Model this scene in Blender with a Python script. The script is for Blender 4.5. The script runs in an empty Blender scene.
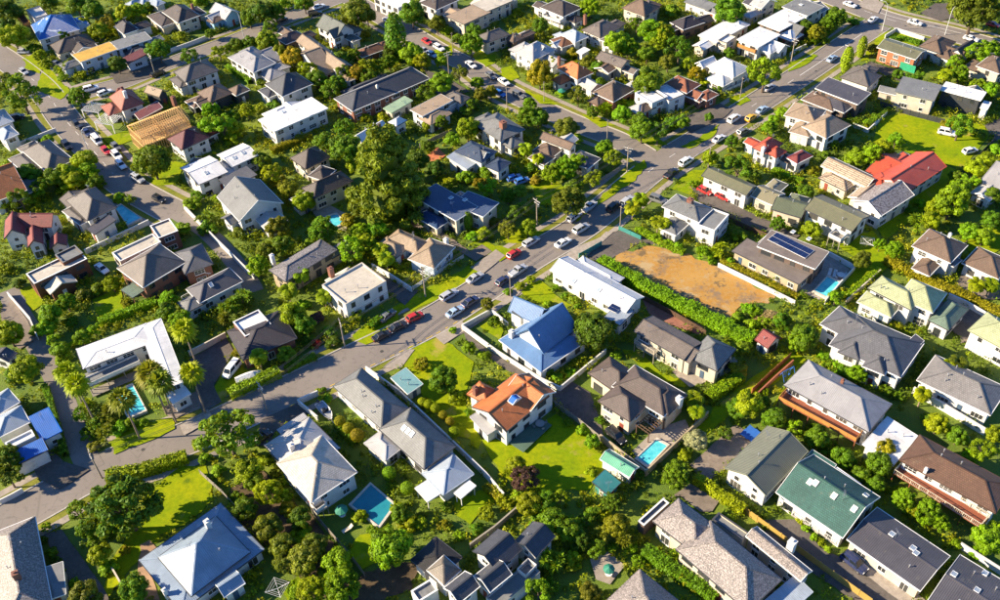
import bpy, math, random
import numpy as np
from mathutils import Matrix, Vector
random.seed(7)
rng = np.random.default_rng(11)
scene = bpy.context.scene
COL = scene.collection
# ---------------------------------------------------------------- camera, sky, sun, exposure
CAM_H,CAM_PITCH,CAM_ROLL,CAM_LENS=134.0,42.00,-3.00,34.20

SUN_EL, SUN_FROM = 26.0, 181.0          # degrees: elevation, compass angle (from +x, anticlockwise) the light comes from
SUN_STRENGTH, SKY_STRENGTH, EXPOSURE = 5.0, 0.085, 1.45
p, r = math.radians(CAM_PITCH), math.radians(CAM_ROLL)
X0, U0, F0 = Vector((1, 0, 0)), Vector((0, math.sin(p), math.cos(p))), Vector((0, math.cos(p), -math.sin(p)))
X1 = X0*math.cos(r) + U0*math.sin(r); U1 = U0*math.cos(r) - X0*math.sin(r)
cam = bpy.data.cameras.new('camera'); cam.lens = CAM_LENS; cam.sensor_width = 36; cam.clip_end = 20000; cam.clip_start = 1
camo = bpy.data.objects.new('camera', cam); COL.objects.link(camo)
m = Matrix((X1, U1, -F0)).transposed().to_4x4(); m.translation = (0, 0, CAM_H); camo.matrix_world = m
scene.camera = camo
world = bpy.data.worlds.new('World'); scene.world = world; world.use_nodes = True
nt = world.node_tree
sky = nt.nodes.new('ShaderNodeTexSky'); sky.sky_type = 'NISHITA'; sky.sun_disc = False
sky.sun_elevation = math.radians(SUN_EL); sky.sun_rotation = math.radians(90-SUN_FROM)
sky.air_density = 1.0; sky.dust_density = 0.0; sky.ozone_density = 10.0
nt.nodes['Background'].inputs['Strength'].default_value = SKY_STRENGTH
nt.links.new(sky.outputs[0], nt.nodes['Background'].inputs['Color'])
sun = bpy.data.lights.new('sun', 'SUN'); sun.energy = SUN_STRENGTH; sun.angle = math.radians(0.6); sun.color = (1.0, 0.84, 0.60)
suno = bpy.data.objects.new('sun', sun); COL.objects.link(suno)
e, a = math.radians(SUN_EL), math.radians(SUN_FROM)
suno.rotation_euler = Vector((math.cos(a)*math.cos(e), math.sin(a)*math.cos(e), math.sin(e))).to_track_quat('Z', 'Y').to_euler()
suno.location = (-200, 150, 200)
scene.view_settings.view_transform = 'Standard'; scene.view_settings.look = 'None'
scene.view_settings.exposure = EXPOSURE; scene.view_settings.gamma = 1.0
scene.view_settings.use_curve_mapping = False
# ---- tables of the place, all in metres (x right, y away from the viewer, z up)
HOUSES=[
('speckled stone-roofed corner house','large speckled stone-tile hipped roof cut by the bottom left corner',[[-79.05,86.76,7.45,19.43,0.456,3.2,'hip',32.4,'stone grey tile','cream'],[-72.92,84.67,3.08,5.98,0.347,2.6,'mono',5,'grey flat','cream']],[('chim',-77.43,83.87,5.45,0.456,32.4,1.4,0.9),('vent',-79.41,90.69,4.67,0.456,32.4),('ant',-80.41,90.28,5.35),('vent',-80.07,86.19,4.82)]),
('blue villa at the bottom','white villa with blue iron roof and wraparound verandah roof at the bottom',[[-50.24,88.18,15.31,12.95,0.744,2.8,'hip',12,'steel blue metal','white'],[-49.55,87.62,10.81,10.06,0.752,3.6,'hip',36.0,'steel blue metal','white'],[-44.63,82.53,3.65,3.01,0.668,2.9,'gab',33.6,'steel blue metal','white']],[('chim',-49.11,91.65,5.29,0.752,36.0,1.6,0.8),('chim',-54.44,81.33,2.8,0.744,0,1.2,0.6),('ant',-50.47,86.56,6.51),('vent',-46.44,87.01,5.38)]),
('pale cream-roofed house by the covered pool','house with pale cream pyramid roof beside the covered swimming pool',[[-32.98,103.26,11.06,9.17,-0.892,4.54,'hip',28.8,'pale cream tile','white'],[-36.46,109.12,9.5,9.99,0.695,3.3,'hip',24.0,'pale grey metal','white'],[-38.27,113.97,5.78,3.35,0.706,2.9,'mono',6,'pale grey metal','white']],[('chim',-37.8,107.64,4.53,3.837,24.0,1.2,0.9),('deck',-32.3,96.92,2.19,2.15,0.714,2.2,'white','grey wood'),('ant',-34.07,106.82,5.68),('vent',-32.34,100.02,5.97)]),
('long grey-tiled house','long grey-tiled house with stepped hipped roofs below the street',[[-24.89,119.93,6.65,14.83,0.719,3.4,'hip',32.4,'grey tile','white'],[-15.98,109.56,7.28,12.71,0.715,3.6,'hip',32.4,'grey tile','white'],[-22.02,108.9,4.15,5.82,0.758,2.8,'hip',20.4,'pale grey metal','white'],[-10.5,101.78,6.62,6.09,0.655,2.9,'hip',24.0,'pale blue metal','white'],[-13.48,98.93,3.83,3.73,0.631,2.6,'canopy',3,'white flat','white'],[-7.6,98.45,3.55,1.71,0.762,2.6,'canopy',3,'white flat','white']],[('sky',-18.17,110.49,5.25,3.857,32.4),('sky',-17.42,109.72,5.28,3.857,32.4),('sky',-16.69,108.95,5.32,3.857,32.4),('vent',-24.34,115.57,3.95,3.861,32.4),('vent',-26.15,119.07,4.55,3.861,32.4),('vent',-26.42,120.02,4.81),('vent',-23.53,116.34,4.66)]),
('slate-roofed terrace of gables','cluster of dark slate gabled townhouses with white parapets at the bottom',[[3.49,86.65,4.91,4.42,0.841,4.54,'gab',31.2,'slate tile','white'],[-2.46,84.98,5.58,5.36,0.752,4.54,'gab',31.2,'slate tile','white'],[-3.3,80.57,4.51,3.75,0.694,4.54,'gab',31.2,'slate tile','white'],[-8.09,78.78,4.23,3.53,0.7,4.54,'gab',31.2,'slate tile','white'],[-12.18,84.76,5.64,5.79,0.806,3.4,'hip',14,'black tile','white'],[-10.9,82.05,3.62,3.89,0.762,4.3,'hip',45.6,'brown grey tile','white'],[-0.25,79.77,8.97,2.69,0.714,2.9,'flat',0,'grey flat','white'],[-14.01,79.57,3.49,2.31,0.569,2.8,'flat',0,'grey flat','white']],[('deck',2.02,82.35,2.61,1.88,0.787,2.6,'white','grey wood'),('vent',2.44,86.94,5.29)]),
('big weathered stone-tile house','big house with weathered stone-tile hipped roof and a long parallel wing',[[28.06,87.83,6.37,8.85,0.711,4.18,'hip',32.4,'stone grey tile','cream'],[32.98,80.38,8.09,14.1,0.66,4.54,'hip',32.4,'stone grey tile','cream'],[23.34,91.66,6.31,1.26,0.716,3.0,'flat',0,'grey flat','brown'],[41.21,82.02,2.67,10.6,0.653,4.14,'gbc',26.4,'stone grey tile','cream'],[34.97,87.62,1.86,5.76,0.76,3.8,'flat',0,'grey flat','cream'],[41.24,75.25,7.04,3.46,0.615,2.8,'mono',6,'pale blue metal','cream']],[('chim',43.42,82.98,4.18,0.711,0,1.5,1.1),('vent',28.47,84.6,5.14),('vent',31.07,86.68,5.19)]),
('stone pyramid-roofed house','weathered stone-tile pyramid roof cut by the bottom edge',[[19.31,74.37,9.17,9.79,0.724,3.2,'hip',36.0,'stone grey tile','cream']],[('vent',17.28,74.77,5.56)]),
('emerald-roofed townhouse','townhouse with emerald green tiled roof and skylights',[[52.16,92.86,12.47,11.05,-0.849,3.6,'gab',26.4,'emerald tile','white'],[52.69,99.55,4.64,3.07,-0.843,3.2,'mono',6,'emerald tile','white'],[55.9,95.9,4.7,2.5,-0.909,3.3,'flat',0,'white flat','white']],[('sky',49.2,94.05,5.63,-2.42,26.4),('sky',49.97,93.67,5.79,-2.42,26.4),('sky',52.21,90.98,5.75,-2.42,26.4),('sky',54.61,88.3,5.76,-2.42,26.4),('sky',57.85,91.64,4.62,0.722,26.4),('deck',49.75,89.04,8.24,1.91,-0.817,0.5,'white','grey wood'),('ant',53.31,90.09,5.87),('vent',54.59,92.95,5.41),('vent',51.47,94.06,6.21)]),
('charcoal-roofed townhouse','charcoal low gabled townhouse with two square skylights by the dark four-wheel drive',[[60.2,82.47,12.58,8.7,-0.869,3.3,'gab',12,'charcoal metal','cream']],[('sky',59.78,84.48,4.02,0.702,12),('sky',62.13,81.78,4.01,0.702,12),('sky',62.21,80.8,4.13,0.702,12),('vent',60.47,78.68,3.75,-2.44,12),('ant',59.96,83.66,4.1)]),
('charcoal townhouse in the corner','charcoal roof with skylights cut by the bottom right corner',[[67.94,73.88,11.33,8.02,0.763,3.2,'gbc',12,'charcoal metal','cream']],[('sky',66.53,76.83,4.19,0.763,12),('sky',68.82,73.94,4.26,0.763,12),('sky',71.65,77.22,3.34,0.763,12),('vent',65.57,72.42,3.83),('vent',71.86,74.19,3.76),('vent',69.77,77.08,3.65)]),
('chocolate-roofed deck house','raised white house with chocolate brown hipped roof and long red deck',[[73.94,95.2,7.33,16.0,0.779,4.62,'hip',24.0,'chocolate tile','white']],[('deck',70.67,92.39,2.67,15.23,0.711,2.5,'cream','red wood'),('chim',68.86,95.5,4.74,3.921,24.0,0.8,0.5),('vent',74.73,95.98,5.76,0.779,24.0),('vent',71.82,97.4,6.23),('vent',73.23,99.14,5.24)]),
('orange-decked grey-roofed house','raised house with light grey hipped roof above a long orange timber deck',[[59.74,113.59,8.58,16.56,0.774,4.62,'hip',26.4,'light grey metal','white']],[('deck',56.23,110.59,3.56,15.1,0.798,2.8,'orange','red wood'),('vent',56.52,113.15,5.45,3.916,26.4),('chim',60.84,115.21,5.8,0.774,26.4,0.7,0.5),('vent',55.01,115.26,5.65),('vent',59.4,116.86,5.74)]),
('white flat-roofed annexe','low white flat-roofed annexe between the grey and chocolate roofs',[[66.27,103.71,8.53,5.89,0.753,3.0,'mono',5,'white flat','white'],[64.23,101.51,2.69,1.86,0.739,3.3,'flat',0,'grey flat','white']],[('vent',66.25,105.34,3.48),('vent',68.68,104.38,3.28)]),
('ash-tiled house by the white balcony wall','ash grey tiled house behind a long white balcony wall on the right',[[83.39,115.59,8.37,13.29,0.811,3.4,'hip',26.4,'ash tile','white']],[('vent',80.02,115.68,4.36,3.953,26.4),('vent',84.13,111.37,4.21,3.953,26.4),('vent',83.14,115.95,5.43),('vent',80.65,116.46,4.86),('vent',83.17,118.59,4.47)]),
('dark grey-tiled split house','large dark grey-tiled house with two steep side hips on the right',[[68.67,129.68,7.19,12.41,0.735,4.62,'hip',27.6,'dark grey tile','white'],[70.77,125.67,11.19,13.82,0.846,4.62,'hip',27.6,'dark grey tile','white'],[66.09,124.86,4.84,4.0,0.918,4.58,'hip',36.0,'dark grey tile','white'],[69.38,120.8,4.66,4.13,0.904,4.58,'hip',36.0,'dark grey tile','white'],[76.9,124.47,6.04,1.88,0.709,4.7,'mono',14,'charcoal metal','white']],[('vent',70.27,120.44,5.41,-0.667,36.0),('ant',67.73,129.9,6.21),('vent',66.43,130.43,5.89),('vent',68.44,128.22,6.44)]),
('pistachio-roofed villa','white two-storey villa with pale pistachio hipped roofs',[[79.35,139.64,5.35,9.39,0.72,4.7,'hip',28.8,'pistachio tile','white'],[84.02,138.32,7.38,7.12,0.836,4.74,'hip',33.6,'pistachio tile','white'],[75.83,138.35,4.45,7.16,0.795,3.0,'hip',28.8,'pistachio tile','white'],[88.12,134.1,8.39,4.22,0.735,3.2,'hip',28.8,'sage tile','white']],[('vent',76.35,140.55,5.26),('vent',76.99,140.02,5.34),('vent',81.37,138.92,5.6)]),
('pistachio-roofed house at the edge','white house with pale pistachio roof cut by the right edge',[[94.82,126.78,7.31,9.22,0.685,4.7,'hip',31.2,'pistachio tile','white']],[('vent',94.21,128.66,6.38)]),
('brown-tiled house by the orange hedge','brown-tiled two-storey house beside the orange hedge',[[93.43,153.61,8.0,8.43,0.757,4.62,'hip',31.2,'brown tile','white'],[102.1,148.98,7.42,7.65,0.749,3.2,'hip',26.4,'brown tile','white'],[95.2,150.04,3.28,2.15,0.667,3.2,'hip',28.8,'charcoal metal','white'],[89.77,149.7,5.68,3.87,3.899,2.6,'hip',24,'brown tile','white']],[('chim',95.36,154.5,5.82,0.757,31.2,1.0,0.6),('vent',90.59,154.29,5.69),('vent',93.67,155.1,6.32)]),
('brown modern house with solar panels','brown modern box house with a solar array beside a small pool',[[58.13,153.25,5.76,16.37,0.759,3.1,'slab',2,'taupe flat','sand'],[62.53,154.63,6.9,13.08,0.877,4.86,'slab',2,'taupe flat','brown'],[61.2,156.63,6.35,11.19,0.759,2.6,'hip',20,'taupe flat','sand']],[('solar',62.33,155.77,4.98,3.47,9.18,0.736,2,8,0.877,0),('sky',64.98,162.62,3.1,0.759,0),('sky',67.74,159.91,3.1,0.759,0),('vent',59.94,162.69,3.1,0.759,0),('ant',58.65,154.91,4.98)]),
('long olive-roofed house','long white two-storey house with olive iron roof and brick end',[[75.59,166.9,11.96,7.37,-0.824,4.54,'gab',19.2,'olive metal','white']],[('deck',74.28,160.69,2.94,2.81,-0.847,2.6,'white','grey wood'),('vent',76.49,167.49,5.45),('vent',78.58,165.38,5.42),('vent',75.7,163.5,5.05)]),
('small olive-roofed unit','small cream unit with mossy olive roof',[[66.74,171.56,6.96,6.11,-0.582,3.4,'gab',24.0,'moss metal','cream'],[69.31,174.5,4.62,4.4,0.989,2.6,'hip',28,'moss metal','cream']],[('vent',66.99,171.28,4.72)]),
('beige-olive-roofed unit','end unit with dusty beige olive roof',[[62.78,176.25,5.53,5.57,-0.779,3.4,'gab',24.0,'beige olive metal','cream'],[65.27,179.89,6.1,3.73,0.792,2.8,'hip',24,'beige olive metal','cream']],[('ant',64.03,176.49,4.17),('vent',63.45,175.12,4.49),('vent',61.83,176.05,4.28)]),
('half re-roofed red house','long house with new red tiles over half its stripped roof',[[97.0,181.03,8.12,16.67,-0.938,4.22,'gbc',26.4,'red metal','white'],[87.61,171.89,7.72,12.14,-0.95,4.22,'gbc',26.4,'batten metal','white'],[89.4,178.65,5.23,4.29,0.597,4.22,'hip',21.6,'red metal','white'],[96.05,186.32,4.53,11.11,2.204,3.0,'hip',28,'red metal','white'],[94.55,186.0,5.8,11.8,2.204,2.6,'gab',20,'red metal','white']],[('vent',100.85,180.74,4.99),('vent',96.39,180.33,6.13)]),
('stripped timber-roofed wing','wing with its roof stripped to pale battens beside the red-roofed house',[[83.42,182.6,5.03,12.3,0.677,4.0,'gbc',26.4,'stripped wood','cream'],[84.9,174.98,8.55,4.17,0.742,3.6,'gab',21.6,'stripped wood','cream'],[80.4,181.19,4.45,7.45,3.819,2.8,'hip',24,'stripped wood','cream']],[('vent',83.27,183.77,4.94)]),
('grey-roofed house at the right edge','white gabled house with light grey iron roof at the right edge',[[118.46,177.9,11.32,6.97,0.674,3.6,'gbc',26.4,'light grey metal','white'],[111.98,174.61,5.9,3.18,3.816,2.6,'hip',24,'light grey metal','white'],[112.33,173.92,6.23,4.48,3.816,2.8,'gab',24,'pale grey metal','white']],[('vent',119.48,176.86,6.34),('vent',115.52,177.21,5.05)]),
('taupe twin-gabled house','taupe tiled house with twin roofs and a white paved terrace',[[32.02,130.66,5.87,11.79,0.779,4.46,'gbc',19.2,'taupe tile','cream'],[39.68,125.89,7.28,6.15,0.854,4.3,'hip',36.0,'grey tile','cream'],[35.52,127.02,5.34,4.07,0.779,4.14,'gbc',24.0,'taupe tile','cream']],[('deck',28.05,130.21,1.87,4.9,0.756,2.6,'cream','grey wood'),('ant',28.48,131.87,4.9)]),
('brown house above the turquoise pool','large brown-tiled hipped house with pergola above the turquoise pool',[[20.72,121.85,6.1,8.0,0.72,3.8,'hip',31.2,'mocha tile','cream'],[26.28,117.03,7.05,11.41,0.799,4.62,'hip',30.0,'mocha tile','cream'],[21.41,114.51,5.89,7.24,0.767,4.54,'hip',32.4,'mocha tile','cream'],[28.99,114.83,6.25,5.09,0.825,4.54,'hip',32.4,'mocha tile','cream']],[('chim',31.23,113.73,4.64,-0.746,32.4,1.1,1.0),('perg',25.8,110.94,4.5,2.97,0.734,2.7),('vent',18.33,122.16,4.68)]),
('green-roofed garden shed','white garden shed with mint green gabled roof',[[19.11,102.34,2.8,6.21,0.824,2.6,'gbc',26.4,'mint metal','white']],[('vent',19.19,101.46,3.0)]),
('teal lean-to shed','low teal lean-to shed below the mint-roofed shed',[[16.44,98.5,3.5,3.47,0.78,2.2,'mono',10,'teal metal','teal']],[('ant',16.6,97.17,2.44)]),
('mossy corrugated-roofed house','house with mossy corrugated gabled roof and striped dark slope',[[43.89,100.36,12.67,8.08,0.747,4.0,'gab',24.0,'moss corrugated metal','white']],[('ant',44.54,103.96,4.82),('vent',41.77,98.27,5.76),('vent',42.2,100.18,5.35)]),
('orange-tiled villa','white gabled villa with orange tiled roof on the lawn',[[0.97,115.92,8.55,11.32,-0.805,4.7,'gbc',23.4,'orange tile','white'],[4.61,118.02,6.42,6.87,0.732,4.78,'gbc',28.8,'orange tile','white'],[-4.02,118.85,3.89,4.47,0.91,4.3,'hip',45.6,'orange tile','white'],[-3.6,112.99,3.66,5.01,0.642,2.8,'mono',7,'pale grey metal','white'],[1.67,114.92,2.09,1.24,0.764,6.3,'gbc',28.8,'bright blue metal','white']],[('chim',-5.38,118.23,4.94,4.052,45.6,1.5,0.8),('deck',3.67,112.21,8.09,5.08,0.819,0.5,'none','green wood'),('vent',-0.62,112.56,5.98),('vent',3.35,117.84,6.44)]),
('turquoise-roofed shed','small shed with turquoise flat roof on the lawn',[[-18.45,124.2,3.69,5.12,0.711,2.5,'mono',7,'turquoise metal','white']],[('vent',-19.57,124.37,3.04),('vent',-18.09,123.24,2.82)]),
('royal blue gabled house','house with royal blue gabled roof and white gable front',[[8.1,133.1,12.04,12.65,-0.885,3.0,'hip',20.4,'royal blue metal','white'],[8.62,134.24,7.78,9.78,-0.816,4.46,'gbc',46,'royal blue metal','white'],[5.7,140.2,4.45,7.17,0.939,4.38,'gbc',45.6,'royal blue metal','white'],[4.11,140.41,3.05,2.24,0.874,4.3,'mono',8,'grey flat','white']],[('chim',1.97,133.79,3.6,2.257,20.4,1.6,0.9),('sky',8.62,138.57,6.23,0.939,45.6),('vent',7.73,136.0,6.53),('vent',7.14,130.31,6.57)]),
('long white-roofed house','long house with white iron roof beside the vacant lot',[[20.14,148.46,5.95,20.16,0.786,3.6,'gbc',22.8,'white metal','white'],[23.73,139.05,5.23,3.75,0.872,3.2,'mono',4,'pale blue metal','white'],[20.83,153.02,4.47,11.31,0.786,2.8,'hip',20,'white metal','white']],[('solar',22.88,140.51,3.56,1.91,2.1,0.862,2,3,0.872,0),('sky',15.62,149.34,3.77,3.928,22.8),('sky',20.42,145.72,4.12,3.928,22.8),('vent',24.31,142.45,4.3,3.928,22.8),('ant',15.7,150.86,4.25),('vent',23.18,147.34,4.28)]),
('white L-shaped modern house','white L-shaped modern house above a palm-lined pool',[[-76.33,136.06,6.44,13.87,2.062,4.78,'hip',5,'white metal','white'],[-66.61,133.35,4.4,19.99,0.452,4.78,'hip',5,'white metal','white'],[-61.47,123.46,3.66,2.61,0.662,3.0,'slab',2,'white flat','white'],[-76.4,131.85,9.87,2.6,0.536,2.9,'canopy',2,'grey flat','white']],[('deck',-76.07,131.06,10.25,2.09,0.581,2.3,'white','grey wood'),('deck',-75.74,130.14,10.03,2.17,0.542,0.4,'none','grey wood'),('vent',-77.38,134.06,4.95)]),
('bright blue-roofed house','house with bright blue flat roofs at the left edge',[[-84.53,117.3,3.65,6.81,0.63,3.4,'mono',5,'bright blue metal','white'],[-85.69,110.96,6.13,3.32,0.594,3.4,'mono',5,'bright blue metal','white'],[-91.65,118.45,5.98,5.42,0.638,3.6,'hip',28.8,'pale blue metal','white'],[-94.72,123.48,4.67,5.19,0.768,3.6,'hip',28.8,'pale blue metal','white'],[-87.79,113.59,4.77,1.92,0.636,4.0,'flat',0,'white flat','white']],[('ant',-85.06,118.1,3.9)]),
('dark little house at the left edge','small dark-roofed house half hidden at the left edge',[[-99.56,137.08,4.52,2.55,-0.37,2.8,'gbc',24.0,'charcoal metal','white']],[('vent',-100.02,136.64,3.69),('vent',-98.42,136.16,3.19),('vent',-98.83,136.03,3.33)]),
('rust-walled flat-roofed house','flat-roofed house with rust brown upper wall and cream parapet',[[-96.17,162.27,4.62,11.85,-0.869,4.54,'flat',0,'cream flat','rust'],[-94.34,165.72,3.96,4.67,-0.836,5.1,'flat',0,'grey flat','rust'],[-95.17,158.84,4.9,5.95,-0.869,2.8,'gab',24,'cream flat','rust']],[('vent',-97.52,162.78,4.59),('vent',-95.09,163.25,5.15)]),
('grey-brown house with white pergola wing','grey-brown hipped house with brick walls and a long flat wing',[[-75.08,160.84,10.18,10.76,-0.758,4.7,'hip',31.2,'taupe tile','brick'],[-66.56,162.96,8.47,6.25,-1.084,4.22,'hip',26.4,'dark grey tile','brick'],[-80.18,167.83,4.14,9.77,-0.878,4.3,'flat',0,'cream flat','cream'],[-75.34,173.8,5.76,4.55,-1.008,4.7,'flat',0,'cream flat','brick'],[-78.15,155.42,4.29,3.61,-0.72,2.6,'canopy',3,'sage tile','brick']],[('ant',-75.17,165.28,5.9),('vent',-77.54,162.88,5.85)]),
('dark-roofed house by the long wall','dark-roofed house with white terrace beside the long white wall',[[-60.51,154.57,6.11,10.27,-0.896,3.4,'hip',30.0,'charcoal metal','white'],[-64.52,150.02,4.68,4.24,-2.467,2.8,'hip',24,'grey tile','white']],[('sky',-60.72,153.19,4.62,-0.896,30.0),('deck',-64.61,152.74,5.51,4.1,-0.857,0.6,'white','grey wood'),('ant',-61.03,154.36,5.07),('vent',-62.87,155.06,4.09)]),
('white-decked dark house','house with white flat rooftop inside dark sloping eaves',[[-48.09,138.68,9.7,11.26,-1.071,3.2,'hip',21.6,'purple black tile','brick'],[-50.14,140.86,5.52,5.71,-0.951,4.46,'flat',0,'white flat','brick']],[('deck',-49.95,135.18,2.37,2.97,-0.897,0.6,'white','red wood'),('vent',-51.09,138.41,4.51)]),
('gravel-roofed stone house','stone-walled house with gravelly grey hipped roof',[[-42.09,160.26,5.8,14.02,-0.797,4.38,'hip',20.4,'gravel tile','sand'],[-35.19,165.36,5.98,3.13,0.774,2.8,'gab',28,'grey tile','sand']],[('chim',-48.7,160.42,4.38,-0.797,0,1.6,0.8),('vent',-39.04,160.93,4.85),('vent',-42.1,160.4,5.42)]),
('white cube house on the corner bend','tall white flat-roofed cube house above the street',[[-30.31,151.12,8.51,10.34,-0.867,4.86,'flat',0,'cream flat','white'],[-33.33,155.16,4.55,5.93,2.275,2.8,'hip',28,'cream flat','white']],[('chim',-35.52,155.1,4.86,-0.867,0,1.0,1.0),('vent',-29.38,149.72,4.91),('vent',-31.87,148.61,4.91)]),
('beige-roofed cottage with white pickets','beige-roofed cottage behind a white picket wall',[[-19.75,166.27,4.72,9.37,0.918,3.2,'hip',31.2,'beige tile','blue white'],[-14.39,161.79,8.35,6.78,0.995,3.2,'hip',31.2,'beige tile','blue white'],[-23.32,164.86,4.86,6.67,4.06,3.0,'hip',28,'beige tile','blue white']],[('chim',-11.27,165.38,3.2,0.918,0,0.8,0.9),('ant',-18.31,165.08,4.58),('vent',-18.53,164.88,4.41),('vent',-18.36,167.06,3.74)]),
('navy flat-roofed house','two-storey house with navy blue low roof',[[-11.31,178.21,7.03,14.03,0.769,4.78,'slab',2,'navy metal','cream'],[-4.46,176.92,6.27,8.79,0.934,4.7,'slab',2,'navy metal','cream'],[-14.56,175.39,4.56,7.79,3.911,2.6,'hip',24,'navy metal','cream'],[-6.68,180.06,5.2,9.23,0.769,2.6,'hip',28,'navy metal','cream']],[('sky',-10.08,179.48,4.9,0.769,0),('sky',-6.85,178.41,4.9,0.769,0),('vent',-10.08,177.14,4.9,0.769,0),('ant',-9.67,175.21,4.9)]),
('dark house above the round pool','dark multi-hipped house above a small round-cornered pool',[[-39.72,188.66,5.65,10.77,-0.938,4.14,'hip',36.0,'dark brown tile','cream'],[-45.25,201.05,7.01,7.53,-0.872,3.95,'hip',36.0,'dark brown tile','cream'],[-41.54,193.54,5.13,4.59,1.018,4.22,'hip',28.8,'dark brown tile','cream'],[-45.21,184.95,5.48,4.21,-2.509,3.0,'gab',20,'dark brown tile','cream'],[-40.51,192.97,5.24,5.9,2.204,3.0,'hip',28,'dark brown tile','cream']],[('vent',-42.6,202.05,4.74,0.699,36.0),('vent',-37.06,189.24,5.39)]),
('grey gabled house with white front','grey-roofed gabled house with tall white front wall',[[-57.4,183.4,12.3,11.1,-0.967,4.54,'gab',31.2,'grey tile','white'],[-60.1,179.64,4.02,6.16,-0.814,3.0,'gbc',26.4,'grey tile','white'],[-61.95,193.4,7.83,4.66,0.728,4.14,'mono',5,'dark grey tile','white'],[-61.54,189.68,5.75,5.2,2.175,2.6,'gab',20,'grey tile','white'],[-51.95,177.69,6.3,5.59,-0.967,2.8,'gab',20,'pale grey metal','white']],[('vent',-60.32,182.06,5.98,-2.538,31.2),('vent',-54.89,179.73,7.89,-2.538,31.2),('vent',-60.15,184.98,7.07)]),
('pair of white barn-shaped houses','pair of white metal barn-shaped houses joined side by side',[[-70.75,196.7,9.85,7.96,-0.908,4.78,'gbc',12,'white metal','white'],[-63.68,203.14,7.42,7.41,-0.879,4.46,'gbc',12,'white metal','white'],[-73.41,201.85,4.55,4.99,2.234,2.6,'gab',28,'brown tile','white'],[-67.04,199.76,4.65,7.24,0.663,2.8,'hip',20,'white metal','white']],[('sky',-69.67,194.52,5.32,-0.908,12),('sky',-64.08,201.07,4.96,-0.879,12),('sky',-62.16,203.03,5.02,-0.879,12),('ant',-69.46,194.23,5.24)]),
('grey hipped house on the left corner','grey-tiled hipped house set in dense garden near the left edge',[[-113.28,208.79,14.33,7.23,-0.821,3.68,'hip',31.2,'grey brown tile','white'],[-115.21,213.38,3.34,2.7,-0.776,3.68,'hip',31.2,'grey brown tile','white'],[-119.85,214.15,5.47,4.87,2.321,2.8,'hip',24,'grey brown tile','white'],[-118.81,207.83,5.17,10.37,-2.392,2.6,'hip',20,'grey brown tile','white']],[('vent',-113.21,208.85,5.81),('vent',-116.23,212.16,5.31)]),
('orange-roofed house at the left edge','white house with orange tiled roof at the left edge',[[-120.26,196.19,13.4,8.07,-0.962,4.14,'gbc',33.6,'orange tile','white'],[-125.99,195.34,5.3,6.79,-2.533,3.0,'hip',20,'pale grey metal','white'],[-115.08,197.23,4.63,7.85,0.609,2.8,'gab',20,'grey tile','white']],[('vent',-121.71,196.38,7.93),('vent',-116.48,194.59,6.28),('vent',-118.92,195.24,7.57)]),
('crimson-roofed house','white house with crimson tiled roofs near the left edge',[[-106.05,180.09,8.21,4.98,-0.088,4.22,'gab',38.4,'crimson tile','white'],[-110.79,177.94,4.62,7.44,0.307,4.18,'gbc',40.8,'crimson tile','white'],[-104.93,173.93,3.24,6.17,0.352,4.0,'gbc',40.8,'crimson tile','white'],[-99.82,173.34,3.72,3.99,0.305,2.8,'gbc',33.6,'crimson tile','white']],[('vent',-107.05,179.45,5.62),('vent',-107.13,180.05,6.08)]),
('grey house beside the angular pool','grey-roofed house beside an angular turquoise pool on the left',[[-95.31,185.58,11.62,7.42,-0.86,4.38,'hip',33.6,'grey brown tile','white'],[-98.66,183.0,8.52,2.59,-0.786,3.0,'hip',21.6,'grey brown tile','white'],[-91.2,178.3,3.4,5.79,-0.78,3.0,'mono',8,'charcoal metal','white'],[-98.68,191.83,5.25,3.61,2.282,2.6,'hip',20,'grey brown tile','white'],[-101.15,190.08,5.82,5.26,2.282,2.6,'gab',20,'grey brown tile','white']],[('ant',-95.86,187.98,6.08),('vent',-99.18,186.99,5.51)]),
('pale blue-roofed house at the left edge','white house with pale blue roof at the left edge',[[-132.7,228.38,8.48,5.31,-0.916,3.84,'hip',28.8,'pale blue metal','white'],[-127.66,220.25,6.54,4.05,-0.844,4.21,'hip',26.4,'pale blue metal','white'],[-135.72,232.43,4.63,3.5,2.226,2.8,'hip',24,'pale blue metal','white'],[-135.29,225.37,5.46,6.26,-2.487,3.0,'hip',20,'pale blue metal','white']],[('vent',-130.59,227.1,4.81),('vent',-132.32,227.93,5.28)]),
('maroon hipped house','white two-storey house with maroon hipped roof',[[-78.03,212.77,7.58,8.15,-0.833,4.21,'hip',33.6,'maroon tile','white'],[-75.02,217.26,5.34,5.06,0.738,2.6,'hip',20,'maroon tile','white'],[-74.7,216.75,5.13,3.53,0.738,3.0,'hip',20,'maroon tile','white']],[('vent',-76.04,213.22,5.74)]),
('low maroon-roofed shed wing','low maroon roof beside the timber frame',[[-92.43,228.85,4.24,6.9,-0.992,3.0,'mono',10,'maroon tile','brown']],[('vent',-92.84,229.57,3.74)]),
('salmon-roofed white house','white house with salmon and red hipped roof by the white pergolas',[[-99.52,234.02,9.69,6.32,-0.96,4.27,'hip',40.8,'salmon tile','white'],[-101.61,237.52,1.46,4.12,0.745,4.4,'gab',40.8,'salmon tile','white'],[-102.96,238.42,4.47,3.0,2.182,2.8,'hip',24,'salmon tile','white'],[-103.27,232.47,4.59,6.61,-2.531,2.8,'hip',28,'salmon tile','white']],[('chim',-98.43,231.85,6.38,-0.96,40.8,1.6,0.8),('vent',-98.73,233.15,6.87),('vent',-101.04,236.37,6.04)]),
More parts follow.
